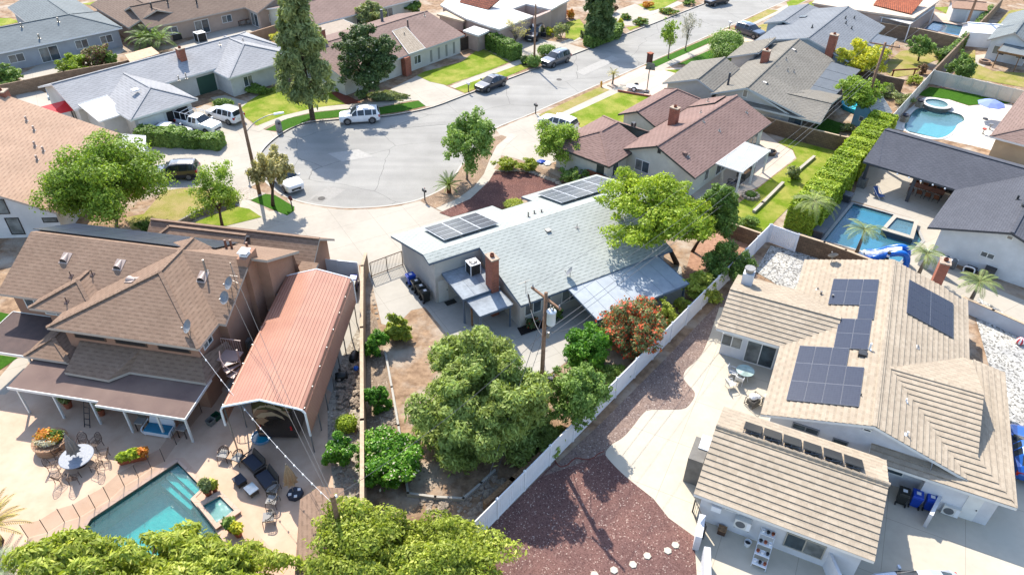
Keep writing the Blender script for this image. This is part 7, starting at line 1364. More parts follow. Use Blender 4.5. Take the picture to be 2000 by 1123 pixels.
bin_('blue wheelie bin against the end wall of the grey-green house, first of four', (804, 556), Mb, ga, 'bins by the grey-green house'); bin_('dark wheelie bin next to the blue one by the grey-green house', (815, 568), Mk, ga, 'bins by the grey-green house'); bin_('middle dark wheelie bin by the grey-green house', (824, 578), Mk, ga, 'bins by the grey-green house'); bin_('dark wheelie bin nearest the patio door of the grey-green house', (832, 588), Mk, ga, 'bins by the grey-green house')
bin_('black wheelie bin nearest the tile-roofed garage', (1757, 980), Mk, rad(155), 'bins by the tile-roofed house'); bin_('blue wheelie bin between the black bin and another blue one', (1783, 985), Mb, rad(155), 'bins by the tile-roofed house'); bin_('blue wheelie bin beside the white stub wall', (1810, 992), Mb, rad(155), 'bins by the tile-roofed house')
bin_('blue wheelie bin behind the slatted gate of the salmon carport', (693, 562), Mb, 0, None); bin_('grey wheelie bin behind the slatted gate beside the carport', (690, 574), plain('grey bin plastic', rgb(110, 114, 110, .5), .5), 0, None)
# heat pumps on walls
def heat_pump(label, loc, rz):
    t = thing('heat_pump', label, 'air conditioner', loc, rz); MB().box(-.45, .45, -.17, .17, .05, .75).build('body', plain('cream enamel', rgb(232, 230, 222, .76), .4), t); g_ = MB().lathe([(.27, 0), (.27, .02), (.24, .025)], 20); g2 = MB(); g2.disc((-.12, -.178, .4), (0, -1, 0), .27, 20); g2.build('fan_grille', plain('grille grey', rgb(130, 132, 134, .5), .5), t); MB().box(.22, .42, -.18, -.172, .1, .7).build('side_panel', M_pvc, t); b = MB().box(-.42, -.36, -.15, .15, -.02, .05).box(.36, .42, -.15, .15, -.02, .05); b.build('foot', M_dark, t); return t
heat_pump('cream heat pump fixed high on the wall of the small tile-roofed garage', H5.world((2.95, -3.95, .95)), H5.a); p = at(1852, 1004); heat_pump('cream heat pump on the ground beside the white stub wall', (p.x, p.y, .03), rad(-27))
p = at(1412, 818) ; heat_pump('white heat pump behind the small patio at the wall of the tile-roofed house', H4.world((3.6, 5.75, .1)), H4.a+rad(90))
# plant rack, bucket, box by the garage wall
p = H5.world((4.35, -4.15, 0)); t = thing('plant_rack', 'white stepped rack filled with small pots against the garage wall', 'plant rack', p, H5.a)
for k in range(4):
    y = -.45*k+.2; z = 1.3-.33*k; MB().box(-.4, .4, y-.2, y+.2, z-.03, z).build('shelf', M_pvc, t)
    for q in range(3):
        x = -.26+.26*q; MB().lathe([(.07, 0), (.1, .16), (.085, .16), (.06, .1)], 10, (x, y, z)).build('pot', [M_pvc, M_dark, M_terra][(k+q) % 3], t)
for x in (-.4, .37): MB().hexa([(x, -1.4, 0), (x+.03, -1.4, 0), (x+.03, -1.3, 0), (x, -1.3, 0), (x, .4, 1.35), (x+.03, .4, 1.35), (x+.03, .45, 1.35), (x, .45, 1.35)]).build('rack_side', M_pvc, t)
p = H5.world((3.5, -4.25, 0)); t = thing('bucket', 'white bucket beside the stepped plant rack', 'bucket', p); MB().lathe([(.16, 0), (.2, .36), (.185, .36), (.15, .05)], 16).build('pail', M_pvc, t); MB().disc((0, 0, .2), (0, 0, 1), .165, 14).build('contents', M_dark, t)
p = H5.world((2.0, -4.1, 0)); t = thing('crate', 'small brown crate on the ground under the garage heat pump', 'crate', p, H5.a); MB().box(-.22, .22, -.2, .2, 0, .4).build('box_body', surf('brown crate', rgb(116, 88, 70, .5), rgb(94, 70, 56, .5), 6), t); MB().box(-.24, .24, -.22, .22, .4, .44).build('lid', M_wood, t)
p = H5.world((-.55, -.2, 0)); t = thing('covered_cabinet', 'tall grey covered cabinet with a white top at the end of the tile-roofed garage', 'cabinet', p, H5.a); MB().box(-.45, .45, -1.3, .6, 0, 2.2).build('cover', surf('grey tarpaulin', rgb(150, 146, 138, .55), rgb(132, 128, 122, .52), 1.5, .8, .4), t); MB().hexa([(-.1, -.3, 2.22), (.55, -.3, 2.22), (.55, .7, 2.22), (-.1, .7, 2.22), (-.1, -.3, 2.28), (.55, -.3, 2.28), (.55, .7, 2.45), (-.1, .7, 2.45)]).build('top_sheet', M_pvc, t)
# glass table and wire chairs
p = at(1452, 738); t = thing('patio_table', 'round glass-topped patio table in the shade by the sliding door', 'table', (p.x, p.y, .01)); MB().lathe([(.62, .7), (.64, .72), (.62, .74)], 28, sy=1.0).build('table_top', glass('green glass top', (.20, .26, .24, 1), .1), t)
for k in range(4): a = k*1.57+.4; MB().tube([(.5*math.cos(a), .5*math.sin(a), 0), (.3*math.cos(a), .3*math.sin(a), .35), (.45*math.cos(a), .45*math.sin(a), .7)], .02, 6).build('leg', M_pvc, t)
def chair(name, label, p, rz, fm, sm, group=None, style='wire', w=.52):
    t = thing(name, label, 'chair', (p.x, p.y, .012), rz, group); s = w/2
    if style == 'sling': MB().hexa([(-s, -s, .4), (s, -s, .4), (s, s, .37), (-s, s, .37), (-s, -s, .43), (s, -s, .43), (s, s, .4), (-s, s, .4)]).build('seat', sm, t); MB().hexa([(-s, s, .4), (s, s, .4), (s, s+.03, .4), (-s, s+.03, .4), (-s, s+.2, .9), (s, s+.2, .9), (s, s+.23, .9), (-s, s+.23, .9)]).build('backrest', sm, t)
    elif style == 'iron':
        m = MB()
        for k in range(7): x = -s+w*k/6; m.bar((x, -s, .43), (x, s, .41), .018)
        for k in range(5): y = -s+w*k/4; m.bar((-s, y, .425), (s, y, .425), .018)
        m.build('seat', fm, t); b = MB(); b.tube(smooth_line([Vector((-s, s, .42)), Vector((-s*1.05, s+.1, .75)), Vector((0, s+.2, .98)), Vector((s*1.05, s+.1, .75)), Vector((s, s, .42))], 4), .02, 6)
        for k in range(6): x = -s+w*(k+.5)/6; b.bar((x, s+.03, .45), (x*.9, s+.17, .9-abs(x)*.4), .014); 
        for z in (.55, .68, .8): b.bar((-s, s+.06+(z-.42)*.2, z), (s, s+.06+(z-.42)*.2, z), .014)
        b.build('backrest', fm, t)
    else:
        MB().hexa([(-s, -s, .38), (s, -s, .38), (s, s, .38), (-s, s, .38), (-s, -s, .48), (s, -s, .48), (s, s, .46), (-s, s, .46)]).build('cushion', sm, t); b = MB(); K = 12
        path = [Vector((s*1.1*math.cos(a), s*1.1*math.sin(a), .62+.2*max(0, math.sin(a)))) for a in [math.pi*(-.12+1.24*k/K) for k in range(K+1)]]; b.tube(path, .035, 6)
        for q in path: b.tube([q, (q.x*.92, q.y*.92, .36)], .014, 5)
        b.tube([v*1.0-Vector((0, 0, .14)) for v in path], .014, 5); b.build('backrest', fm, t)
    for x, y in ((-s, -s), (s, -s), (s, s), (-s, s)): MB().tube([(x, y, .42), (x*1.08, y*1.08, 0)], .02, 6).build('leg', fm, t)
    if style != 'tub':
        for x in (-s, s): MB().tube([(x, -s, .42), (x*1.08, -s*.9, .63), (x*1.08, s*.8, .66), (x, s+.1, .6)], .018, 5).build('armrest', fm, t)
    return t
for u, v, a, lb in ((1431, 735, 60, 'white wire chair left of the glass patio table'), (1443, 748, 150, 'white wire chair in front of the glass patio table'), (1426, 757, 110, 'white wire chair standing farthest from the glass table')): chair('wire_chair', lb, at(u, v), rad(a), M_pvc, surf('white cushion', rgb(226, 226, 222, .72), rgb(206, 206, 202, .7), 5), 'chairs round the glass table', 'sling', .5)
p = at(1470, 790); t = thing('garden_cart', 'cluttered wire cart with white bags beside the tile-roofed house', 'cart', (p.x, p.y, 0), .6); m = MB()
for z in (.15, .7): m.bar((-.5, -.35, z), (.5, -.35, z), .03).bar((-.5, .35, z), (.5, .35, z), .03).bar((-.5, -.35, z), (-.5, .35, z), .03).bar((.5, -.35, z), (.5, .35, z), .03)
for x, y in ((-.5, -.35), (.5, -.35), (.5, .35), (-.5, .35)): m.bar((x, y, .1), (x, y, .75), .03)
m.build('cart_frame', M_wickl, t); MB().lathe([(.22, 0), (.3, .15), (.2, .3), (.05, .36)], 9, (-.1, .05, .65)).lathe([(.15, 0), (.2, .1), (.1, .22)], 8, (.25, -.1, .62)).build('bag', M_pvc, t); MB().box(-.4, .35, -.3, .3, .2, .5).build('cart_load', plain('grey clutter', rgb(120, 116, 108, .5), .7), t)
p = at(1488, 792); t = thing('bicycle_wheel', 'bicycle wheel leaning at the wall by the cluttered cart', 'wheel', (p.x, p.y, .33), 1.1); m = MB(); K = 20
m.tube([(.32*math.cos(6.283*k/K), .08*math.sin(6.283*k/K), .32*math.sin(6.283*k/K)) for k in range(K+1)], .025, 6, cap=False).build('tyre', M_tyre, t); s_ = MB()
for k in range(8): a = k*.785; s_.bar((0, 0, 0), (.3*math.cos(a), .075*math.sin(a), .3*math.sin(a)), .008)
s_.build('spokes', M_pipe, t)
# stepping stones and hose
ss = MB().lathe([(.21, 0), (.23, .01), (.23, .05), (.21, .06)], 6)
M_step = surf('cast stone', rgb(222, 214, 196, .68), rgb(200, 192, 174, .64), 6); first = None
for i, (u, v, lb) in enumerate(((1319, 1065, 'pale hexagonal stepping stone nearest the metal gate'), (1304, 1076, 'second hexagonal stepping stone from the metal gate'), (1264, 1086, 'third hexagonal stepping stone from the metal gate'), (1236, 1103, 'fourth hexagonal stepping stone from the metal gate'), (1199, 1114, 'fifth hexagonal stepping stone from the metal gate'), (1161, 1123, 'hexagonal stepping stone cut by the bottom edge'))):
    p = at(u, v); o = ss.build('stepping_stone', M_step, None, (p.x, p.y, .03), .3*i) if first is None else first.copy()
    if first is None: first = o
    else: COL.objects.link(o)
    o.location = (p.x, p.y, .03); o.rotation_euler.z = .4*i; tag(o, lb, 'stepping stone', 'hexagonal stepping stones')
hp = smooth_line([at(u, v, .05) for u, v in ((1084, 899), (1090, 908), (1098, 911), (1110, 906), (1117, 899), (1126, 894), (1138, 896), (1148, 897), (1160, 893), (1168, 886), (1180, 881))], 4); c = hp[0].copy(); tag(MB().tube([q-c for q in hp], .035, 6).build('garden_hose', plain('red hose', rgb(140, 60, 48, .5), .5), None, c), 'red hose snaking across the edge of the maroon mulch', 'hose')
# stones
def rockmesh(seed, r):
    rg = random.Random(seed); m = MB(); n = 7; prof = [(.55, 0), (1, .25), (.9, .6), (.5, .85), (.12, .95)]; b = []
    m.lathe([(q*r, z*r) for q, z in prof], n); m.v = [(x*rg.uniform(.75, 1.2), y*rg.uniform(.75, 1.2), z*rg.uniform(.8, 1.15)) for x, y, z in m.v]; return m
M_rock = surf('pale field stone', rgb(206, 192, 172, .62), rgb(170, 152, 132, .58), 5, .95, .7); rocks = [rockmesh(k, 1).build('rock', M_rock) for k in range(4)]; nr_ = [0]
def rock(u, v, r, lb, grp, z=0.0):
    k = nr_[0]; nr_[0] += 1; o = rocks[k % 4] if k < 4 else rocks[k % 4].copy()
    if k >= 4: COL.objects.link(o)
    p = at(u, v, z); o.location = (p.x, p.y, z-.03); o.rotation_euler.z = k*1.7; o.scale = (r, r, r*.8); tag(o, lb, 'rock', grp)
for i, q in enumerate(smooth_line([Vector((971, 334, 0)), Vector((990, 334, 0)), Vector((1012, 334, 0)), Vector((1035, 336, 0)), Vector((1060, 346, 0)), Vector((1082, 354, 0)), Vector((1096, 362, 0))], 4)): rock(q.x, q.y, random.uniform(.2, .34), 'pale rock in the row edging the red-brown gravel bed', 'rocks edging the gravel bed', .03)
for u, v, r in ((723, 576, .16), (729, 586, .13), (731, 594, .15), (733, 602, .13), (735, 612, .16), (737, 622, .14), (720, 610, .2), (728, 570, .12)): rock(u, v, r, 'small pale rock along the block wall edging by the concrete yard', 'rocks along the block wall strip')
rng = random.Random(3)
def heap(name, label, poly_uv, n, r0, r1, mat, z=0.0, pile=0.0):
    m = MB(); us = [p[0] for p in poly_uv]; vs = [p[1] for p in poly_uv]
    for k in range(n):
        u, v = rng.uniform(min(us), max(us)), rng.uniform(min(vs), max(vs)); ins = False
        for i in range(len(poly_uv)):
            (x1, y1), (x2, y2) = poly_uv[i], poly_uv[i-1]
            if (y1 > v) != (y2 > v) and u < (x2-x1)*(v-y1)/(y2-y1)+x1: ins = not ins
        if not ins: continue
        p = at(u, v); r = rng.uniform(r0, r1); q = rockmesh(k+50, r); b = len(m.v); a = rng.random()*6; zz_ = rng.random()*pile
        m.v += [(p.x+x*math.cos(a)-y*math.sin(a), p.y+x*math.sin(a)+y*math.cos(a), z+zz_+w*.8-.02) for x, y, w in q.v]; m.f += [tuple(b+i for i in f) for f in q.f]; m.m += q.m
    return tag(m.build(name, mat), label, None, None, 'stuff')
M_rub = surf('broken concrete', rgb(200, 182, 160, .6), rgb(150, 134, 118, .55), 4, .95, .6)
heap('rubble', 'broken stone rubble beside the carport bed', [(664, 722), (702, 706), (704, 800), (660, 800)], 190, .08, .24, M_rub, 0, .25); heap('rubble', 'stones under the glossy shrub by the block wall', [(738, 790), (770, 785), (776, 828), (742, 832)], 90, .08, .2, M_rub); heap('rubble', 'loose stones at the bottom of the dirt yard', [(800, 968), (900, 978), (960, 925), (985, 940), (905, 1045), (850, 1010)], 420, .06, .24, M_rub); heap('pebbles', 'scattered pebbles on the dirt yard', [(790, 780), (860, 800), (860, 960), (800, 955)], 150, .03, .09, M_rub)
heap('pebbles', 'pebbles in the carport side bed', [(648, 800), (700, 760), (702, 980), (656, 975)], 260, .05, .15, M_rub)
# yard furniture around the terrace pool
p = at(157, 906); t = thing('dining_table', 'round grey stone-topped dining table with a closed umbrella through it', 'table', (p.x, p.y, .012)); MB().lathe([(.95, .68), (1.0, .7), (1.0, .73), (.97, .75)], 30).build('table_top', surf('grey stone top', rgb(176, 180, 188, .6), rgb(150, 156, 166, .58), 8, .5, .1), t); MB().lathe([(.4, 0), (.12, .1), (.1, .6), (.3, .68)], 12).build('pedestal', M_iron, t)
def umbrella(label, p, H, r, mat, lean=(0, 0)):
    t = thing('patio_umbrella', label, 'umbrella', (p.x, p.y, .012)); MB().tube([(0, 0, 0), (0, 0, H)], .025, 8).build('pole', M_pipe, t); m = MB(); n = 16; prof = [(r*1.25, H-1.55), (r, H-1.4), (r*.8, H-.9), (r*.45, H-.4), (.04, H-.02)]
    b = len(m.v)
    for q, z in prof:
        for k in range(n): a = 6.283*k/n; f = 1+.22*(-1)**k*min(1, q/r); m.v.append((q*f*math.cos(a), q*f*math.sin(a), z))
    for i in range(len(prof)-1):
        for k in range(n): m.f.append((b+i*n+k, b+i*n+(k+1) % n, b+(i+1)*n+(k+1) % n, b+(i+1)*n+k)); m.m.append(0)
    m.build('canopy', mat, t); MB().lathe([(.03, 0), (.04, .05), (.01, .1)], 8, (0, 0, H)).build('finial', M_pipe, t); return t
umbrella('closed grey umbrella standing through the round stone table', p, 2.75, .3, surf('taupe canvas', rgb(176, 166, 156, .58), rgb(150, 142, 134, .56), 5))
tp = p
for k in range(8):
    a = rad(20+k*45+(6 if k % 2 else -4)); q = tp+Vector((math.cos(a), math.sin(a), 0))*1.42; chair('iron_chair', 'bronze lattice patio chair at the round stone table, %s' % ('on the side nearest the flower planter', 'facing the patio cover', 'on the patio cover side, left', 'on the left side', 'at the lower left', 'closest to the pool fence, left', 'closest to the pool fence', 'on the pool side, right')[(k+2) % 8], q, a-rad(90), M_iron, None, 'chairs round the stone table', 'iron', .5)
p = at(104, 872); t = thing('raised_planter', 'round brick planter with orange and white flowers near the stone table', 'planter', (p.x, p.y, .012)); MB().lathe([(1.0, 0), (1.0, .55), (1.06, .57), (1.06, .64), (.85, .64), (.85, .5)], 26).build('planter_wall', brick('tan planter brick', rgb(196, 150, 116, .58), rgb(170, 126, 96, .56), rgb(206, 180, 150, .6), .3, .12, .014), t); leaf_cloud('foliage', [(.2, .1, .8, .6, .5, .35), (-.4, .2, .8, .4, .4, .3)], 700, .16, L_mid, t); leaf_cloud('flowers', [(-.3, .1, 1.0, .5, .45, .3), (.4, -.1, .9, .4, .4, .2)], 420, .14, L_flower, t); leaf_cloud('white_flowers', [(0, -.3, .85, .7, .4, .18)], 200, .14, L_cream, t)
p = at(262, 900); t = thing('flower_trough', 'row of bright potted succulents along the pool fence', 'planter', (p.x, p.y, .012), rad(18)); MB().hexa([(-.75, -.15, 0), (.75, -.15, 0), (.75, .15, 0), (-.75, .15, 0), (-.85, -.22, .35), (.85, -.22, .35), (.85, .22, .35), (-.85, .22, .35)]).build('trough', M_terra, t); leaf_cloud('foliage', [(-.5, 0, .55, .4, .3, .3), (.1, 0, .62, .45, .35, .35)], 700, .18, L_hedge, t); leaf_cloud('flowers', [(.6, 0, .6, .4, .3, .3)], 300, .17, L_flower, t)
def pot(label, u, v, mt, r=.25, h=.4, n=260, s=.2, top=.5): p = at(u, v); t = thing('potted_plant', label, 'potted plant', (p.x, p.y, .012)); MB().lathe([(r*.7, 0), (r, h), (r*1.08, h), (r*1.08, h+.05), (r*.85, h+.05)], 14).build('pot', M_terra, t); leaf_cloud('foliage', [(0, 0, h+top*.6, r*1.3, r*1.3, top*.7)], n, s, mt, t, 1.8, inner=.2); return t
pot('yellow-leaved potted plant at the bottom corner of the small spa', 467, 1046, L_yelw, n=300); pot('green potted plant beside the yellow one by the small spa', 452, 1036, L_mid, n=220); pot('leafy potted shrub between the pool steps and the small spa', 408, 966, L_olive, n=360, top=.8); pot('golden potted plant beside the pool steps', 420, 958, L_yel, .2, .3, 200)
pot('dark potted plant under the patio cover at the left post', 135, 795, L_olive, .3, .5, 300, .2, .8); pot('potted plant between the patio cover posts', 200, 810, L_olive, .25, .5, 260, .2, .8)
for (u, v, a, lb, st, fm, sm) in ((440, 895, -10, 'brown wicker armchair farthest from the tan umbrella', 'tub', M_iron, M_cushg), (468, 902, -25, 'brown wicker armchair between the loveseat and the pool', 'tub', M_iron, M_cushg), (536, 962, -95, 'grey wicker armchair beside the chaise', 'tub', M_wickl, M_cushg), (534, 985, -95, 'grey wicker armchair, middle of the row by the tan umbrella', 'tub', M_wickl, M_cushg), (527, 1018, -80, 'grey wicker armchair standing alone nearest the bottom', 'tub', M_wickl, M_cushg)): chair('wicker_chair', lb, at(u, v), rad(a), fm, sm, 'wicker armchairs on the terrace', st, .62)
def sofa(label, p, rz, w, d, fm, sm):
    t = thing('wicker_sofa', label, 'sofa', (p.x, p.y, .012), rz); MB().box(-w/2, w/2, -d/2, d/2, .12, .38).build('seat_base', fm, t); MB().box(-w/2+.08, w/2-.08, -d/2+.02, d/2-.1, .38, .5).build('cushion', sm, t); m = MB()
    m.hexa([(-w/2, d/2-.1, .3), (w/2, d/2-.1, .3), (w/2, d/2, .3), (-w/2, d/2, .3), (-w/2+.1, d/2+.08, .88), (w/2-.1, d/2+.08, .88), (w/2-.1, d/2+.14, .88), (-w/2+.1, d/2+.14, .88)]); m.build('backrest', fm, t)
    for s in (-1, 1): MB().tube(smooth_line([Vector((s*w/2, -d/2, .2)), Vector((s*(w/2+.04), -d/2, .58)), Vector((s*(w/2+.04), d/4, .66)), Vector((s*w/2, d/2, .75))], 3), .04, 6).build('armrest', fm, t)
    for x in (-w/2+.06, w/2-.06):
        for y in (-d/2+.06, d/2-.06): MB().tube([(x, y, .14), (x, y, 0)], .03, 6).build('leg', fm, t)
    return t
sofa('dark wicker loveseat with navy cushions beside the wicker armchairs', at(498, 912), rad(-42), 1.45, .8, M_wick, M_cush); sofa('dark wicker loveseat with navy cushions below the first one', at(524, 944), rad(-48), 1.45, .85, M_wick, M_cush)
for (u, v, lb, mt) in ((470, 944, 'dark upholstered ottoman with a candle jar between the loveseats and the pool', M_wick), (493, 962, 'glass-topped wicker side table next to the ottoman', M_wickl)):
    p = at(u, v); t = thing('side_table', lb, 'table', (p.x, p.y, .012), rad(-42)); MB().box(-.34, .34, -.28, .28, .1, .38).build('table_body', mt, t); MB().box(-.37, .37, -.31, .31, .38, .42).build('table_top', M_cush if mt is M_wick else glass('pale glass top', (.3, .34, .34, 1), .1), t)
    for x in (-.3, .3):
        for y in (-.24, .24): MB().tube([(x, y, .1), (x, y, 0)], .025, 6).build('leg', mt, t)
p = at(577, 966); umbrella('closed tan cantilever umbrella over the dark base near the carport', p+Vector((-.1, .05, 0)), 2.7, .32, surf('tan canvas', rgb(206, 178, 140, .6), rgb(180, 152, 118, .58), 5)); t = thing('umbrella_base', 'black four-part umbrella base with white corners by the brown shed', 'umbrella base', (p.x, p.y, .012), .2); MB().lathe([(.5, 0), (.52, .1), (.46, .2), (.1, .24)], 8).build('base_shell', M_cush, t)
for a in (.6, 3.5, 4.9): MB().box(.3*math.cos(a)-.09, .3*math.cos(a)+.09, .3*math.sin(a)-.09, .3*math.sin(a)+.09, .2, .25).build('corner_cap', M_pvc, t)
p = at(512, 856); t = thing('paddling_pool', 'small blue paddling pool leaning by the motorhome', 'paddling pool', (p.x, p.y, .012)); MB().lathe([(.6, 0), (.66, .22), (.6, .22), (.56, .08)], 22).build('tub', plain('pale blue plastic', rgb(150, 190, 220, .66), .4), t); MB().disc((0, 0, .14), (0, 0, 1), .585, 20).build('water', plain('paddling water', rgb(40, 150, 180, .7), .1), t)
for u, v, lb, c in ((424, 818, 'dark green plastic crate beside the carport leg', rgb(20, 84, 60, .6)), (413, 828, 'grey bucket beside the green crate', rgb(150, 152, 146, .55))): p = at(u, v); t = thing('tub', lb, 'tub', (p.x, p.y, .012), .3); MB().lathe([(.28, 0), (.34, .4), (.36, .42), (.32, .42), (.26, .1)], 4 if 'crate' in lb else 14).build('tub_body', plain(lb, c, .5), t); MB().disc((0, 0, .12), (0, 0, 1), .24, 10).build('inside', M_dark, t)
for u, v, lb, rz in ((692, 702, 'black barrel lying beside the block wall under the carport edge', 1.5), (668, 740, 'black barrel lying beside the rubble pile', .2)): p = at(u, v); t = thing('barrel', lb, 'barrel', (p.x, p.y, .3), rz); MB().tube([(-.42, 0, 0), (-.2, 0, 0), (.2, 0, 0), (.42, 0, 0)], [.27, .31, .31, .27], 16).build('barrel_body', Mk, t, smooth=True); MB().tube([(.42, 0, 0), (.44, 0, 0)], .25, 16).build('barrel_lid', M_dark, t)
p = at(697, 728); tag(MB().lathe([(.02, -.2), (.14, -.14), (.2, 0), (.14, .14), (.02, .2)], 14).build('ball', plain('blue ball', rgb(40, 110, 220, .75), .3), None, (p.x, p.y, .45), smooth=True), 'blue ball by the rubble pile', 'ball')
# sofa and stools under the patio cover
pt = H2.world((-2.6, -5.2, 0)); sofa('white wicker sofa with turquoise cushions under the brown patio cover', pt, H2.a, 1.9, .8, M_pvc, plain('turquoise cushion', rgb(60, 150, 185, .65), .9))
for x, lb in ((-3.9, 'tall brown bar chair left of the white wicker sofa'), (-.95, 'tall brown bar chair right of the white wicker sofa')): q = H2.world((x, -5.1, 0)); t = thing('bar_chair', lb, 'chair', q, H2.a, 'bar chairs under the patio cover'); MB().box(-.3, .3, -.28, .28, .72, .82).build('seat', M_cushg, t); MB().box(-.3, .3, .24, .3, .8, 1.3).build('backrest', M_wickl, t); [MB().box(x0-.03, x0+.03, y0-.03, y0+.03, 0, .73).build('leg', M_wick, t) for x0 in (-.26, .26) for y0 in (-.24, .24)]
q = H2.world((-7.6, -5.0, 0)); t = thing('step_ladder', 'black step ladder leaning under the patio cover', 'ladder', q, H2.a); m = MB()
for s in (-.2, .2): m.bar((s, -.7, 0), (s, .3, 2.2), .04)
for k in range(6): f = (k+.5)/6; m.bar((-.2, -.7+f, 2.2*f), (.2, -.7+f, 2.2*f), .035)
m.build('ladder_frame', M_dark, t)
# mesh pool fence
g = G('fence mesh'); tb = g.n('BsdfTransparent'); db = g.n('BsdfDiffuse', {'Color': rgb(150, 96, 66, .5)}); mx = g.n('MixShader', {0: .26, 1: tb.outputs[0], 2: db.outputs[0]}); g.t.links.new(mx.outputs[0], g.o.inputs[0]); M_mesh = g.m
fl = [P(u, v) for u, v in ((55, 1050), (93, 1040), (126, 1019), (156, 1010), (186, 992), (214, 976), (243, 949), (271, 933), (296, 915), (322, 901), (345, 868), (395, 806))]; t = thing('pool_fence', 'brown translucent mesh safety fence along the edge of the terrace pool', 'fence', fl[0]); m = MB()
for i, q in enumerate(fl):
    q = q-fl[0]; MB().tube([q, q+Vector((0, 0, 1.25))], .022, 6).build('post', M_dark, t)
    if i: a = fl[i-1]-fl[0]; m.poly([a+Vector((0, 0, .04)), q+Vector((0, 0, .04)), q+Vector((0, 0, 1.2)), a+Vector((0, 0, 1.2))])
m.build('mesh_panel', M_mesh, t)
# back patio of the brown-roofed house
umbrella('closed cream umbrella by the white slatted patio cover', at(1404, 372), 2.3, .2, surf('cream canvas', rgb(214, 206, 186, .64), rgb(190, 182, 164, .6), 5)); p = at(1505, 302); t = thing('fire_pit', 'round stone fire bowl on the pinkish patio', 'fire pit', (p.x, p.y, .02)); MB().lathe([(.5, 0), (.58, .35), (.6, .4), (.48, .4), (.4, .2)], 18).build('bowl', surf('pit stone', rgb(150, 128, 110, .5), rgb(110, 92, 80, .5), 6), t); MB().lathe([(.3, .25), (.2, .36), (.05, .4)], 8).build('logs', M_dark, t)
q = H7.world((8.6, -6.3, 0)); t = thing('garden_cart', 'grey raised box planter under the white slatted cover', 'planter', q, H7.a); b_ = M_wickl; MB().box(-1.0, 1.0, -.5, -.45, .3, .9).build('side_board', b_, t); MB().box(-1.0, 1.0, .45, .5, .3, .9).build('side_board', b_, t); MB().box(-1.05, -1.0, -.5, .5, .3, .9).build('end_board', b_, t); MB().box(1.0, 1.05, -.5, .5, .3, .9).build('end_board', b_, t); MB().box(-1.0, 1.0, -.45, .45, .3, .6).build('soil', M_wood, t); [MB().box(x-.05, x+.05, y-.05, y+.05, 0, .3).build('leg', b_, t) for x in (-.95, .95) for y in (-.42, .42)]
for (x, y, a, lb) in ((5.6, -6.2, 0, 'dark cushioned patio chair under the slatted cover, left'), (6.5, -6.6, 1.5, 'dark cushioned patio chair under the slatted cover, right')): chair('patio_chair', lb, H7.world((x, y, 0)), H7.a+a, M_wick, M_cush, None, 'tub', .7)
q = H7.world((5.2, -8.6, 0)); t = thing('stone_planter', 'low ring of pale stones with plants at the corner of the patio', 'planter', q)
for k in range(12): a = k*.52; MB().box(.75*math.cos(a)-.14, .75*math.cos(a)+.14, .75*math.sin(a)-.12, .75*math.sin(a)+.12, 0, .28).build('stone', M_rock, t)
leaf_cloud('foliage', [(0, 0, .3, .5, .5, .25)], 260, .15, L_mid, t)
# dining set, lounge things at the charcoal-roofed house
q = H6.world((6.0, -1.9, 0)); t = thing('outdoor_dining_table', 'long brown wooden dining table under the charcoal roof', 'table', q, H6.a); M_teak = surf('teak', rgb(156, 98, 66, .56), rgb(128, 78, 52, .54), 5); MB().box(-1.6, 1.6, -.5, .5, .7, .76).build('table_top', M_teak, t); [MB().box(x-.05, x+.05, y-.05, y+.05, 0, .7).build('leg', M_dark, t) for x in (-1.45, 1.45) for y in (-.4, .4)]
for k in range(8):
    x = -1.2+.8*(k % 4); y = -.85 if k < 4 else .85; qq = H6.world((6.0+x, -1.9+y, 0)); chair('dining_chair', 'brown dining chair on the %s side of the long table, seat %s from the hedge' % ('pool' if k < 4 else 'kitchen', ('one', 'two', 'three', 'four')[k % 4]), qq, H6.a+(math.pi if k < 4 else 0), M_dark, M_teak, 'chairs at the long wooden table', 'sling', .48)
q = at(1713, 385); t = thing('lounge_chair', 'blue and white striped sling chair beside the dining patio', 'chair', (q.x, q.y, .02), .5); MB().hexa([(-.3, -.6, .3), (.3, -.6, .3), (.3, .1, .25), (-.3, .1, .25), (-.3, -.6, .34), (.3, -.6, .34), (.3, .1, .29), (-.3, .1, .29)]).build('seat', plain('striped sling', rgb(70, 100, 160, .6), .8), t); MB().hexa([(-.3, .1, .25), (.3, .1, .25), (.3, .13, .25), (-.3, .13, .25), (-.3, .55, .95), (.3, .55, .95), (.3, .58, .95), (-.3, .58, .95)]).build('backrest', plain('striped sling', rgb(70, 100, 160, .6)), t); [MB().bar((s, -.6, 0), (s, .5, .9), .04).build('side_frame', M_pvc, t) for s in (-.32, .32)]
# inflatable slide
q = at(1733, 512); t = thing('inflatable_slide', 'blue and white inflatable water slide at the end of the rectangular pool', 'inflatable', (q.x, q.y, .0), rad(-25)); Mbl = plain('blue vinyl', rgb(24, 110, 214, .75), .25); Mwh = plain('white vinyl inflatable', rgb(242, 244, 248, .8), .3)
for s in (-.55, .55): MB().tube(smooth_line([Vector((-1.9, s, .15)), Vector((-1.0, s, .5)), Vector((0, s, 1.2)), Vector((.8, s, 1.5)), Vector((1.3, s, 1.1)), Vector((1.4, s, .2))], 5), .26, 10).build('side_tube', Mbl, t, smooth=True)
MB().tube(smooth_line([Vector((-1.9, 0, .12)), Vector((-1, 0, .4)), Vector((0, 0, 1.05)), Vector((.8, 0, 1.35))], 5), .42, 10).build('chute', Mwh, t, smooth=True); MB().tube([(-1.9, -.6, .2), (-2.3, 0, .2), (-1.9, .6, .2)], .2, 9).build('landing_cushion', Mwh, t, smooth=True)
st_m = MB()
for k in range(5): st_m.tube([(-.2, -.75, .4+.3*k), (-.2, -.75, .55+.3*k)], .14, 8, mat=k % 2)
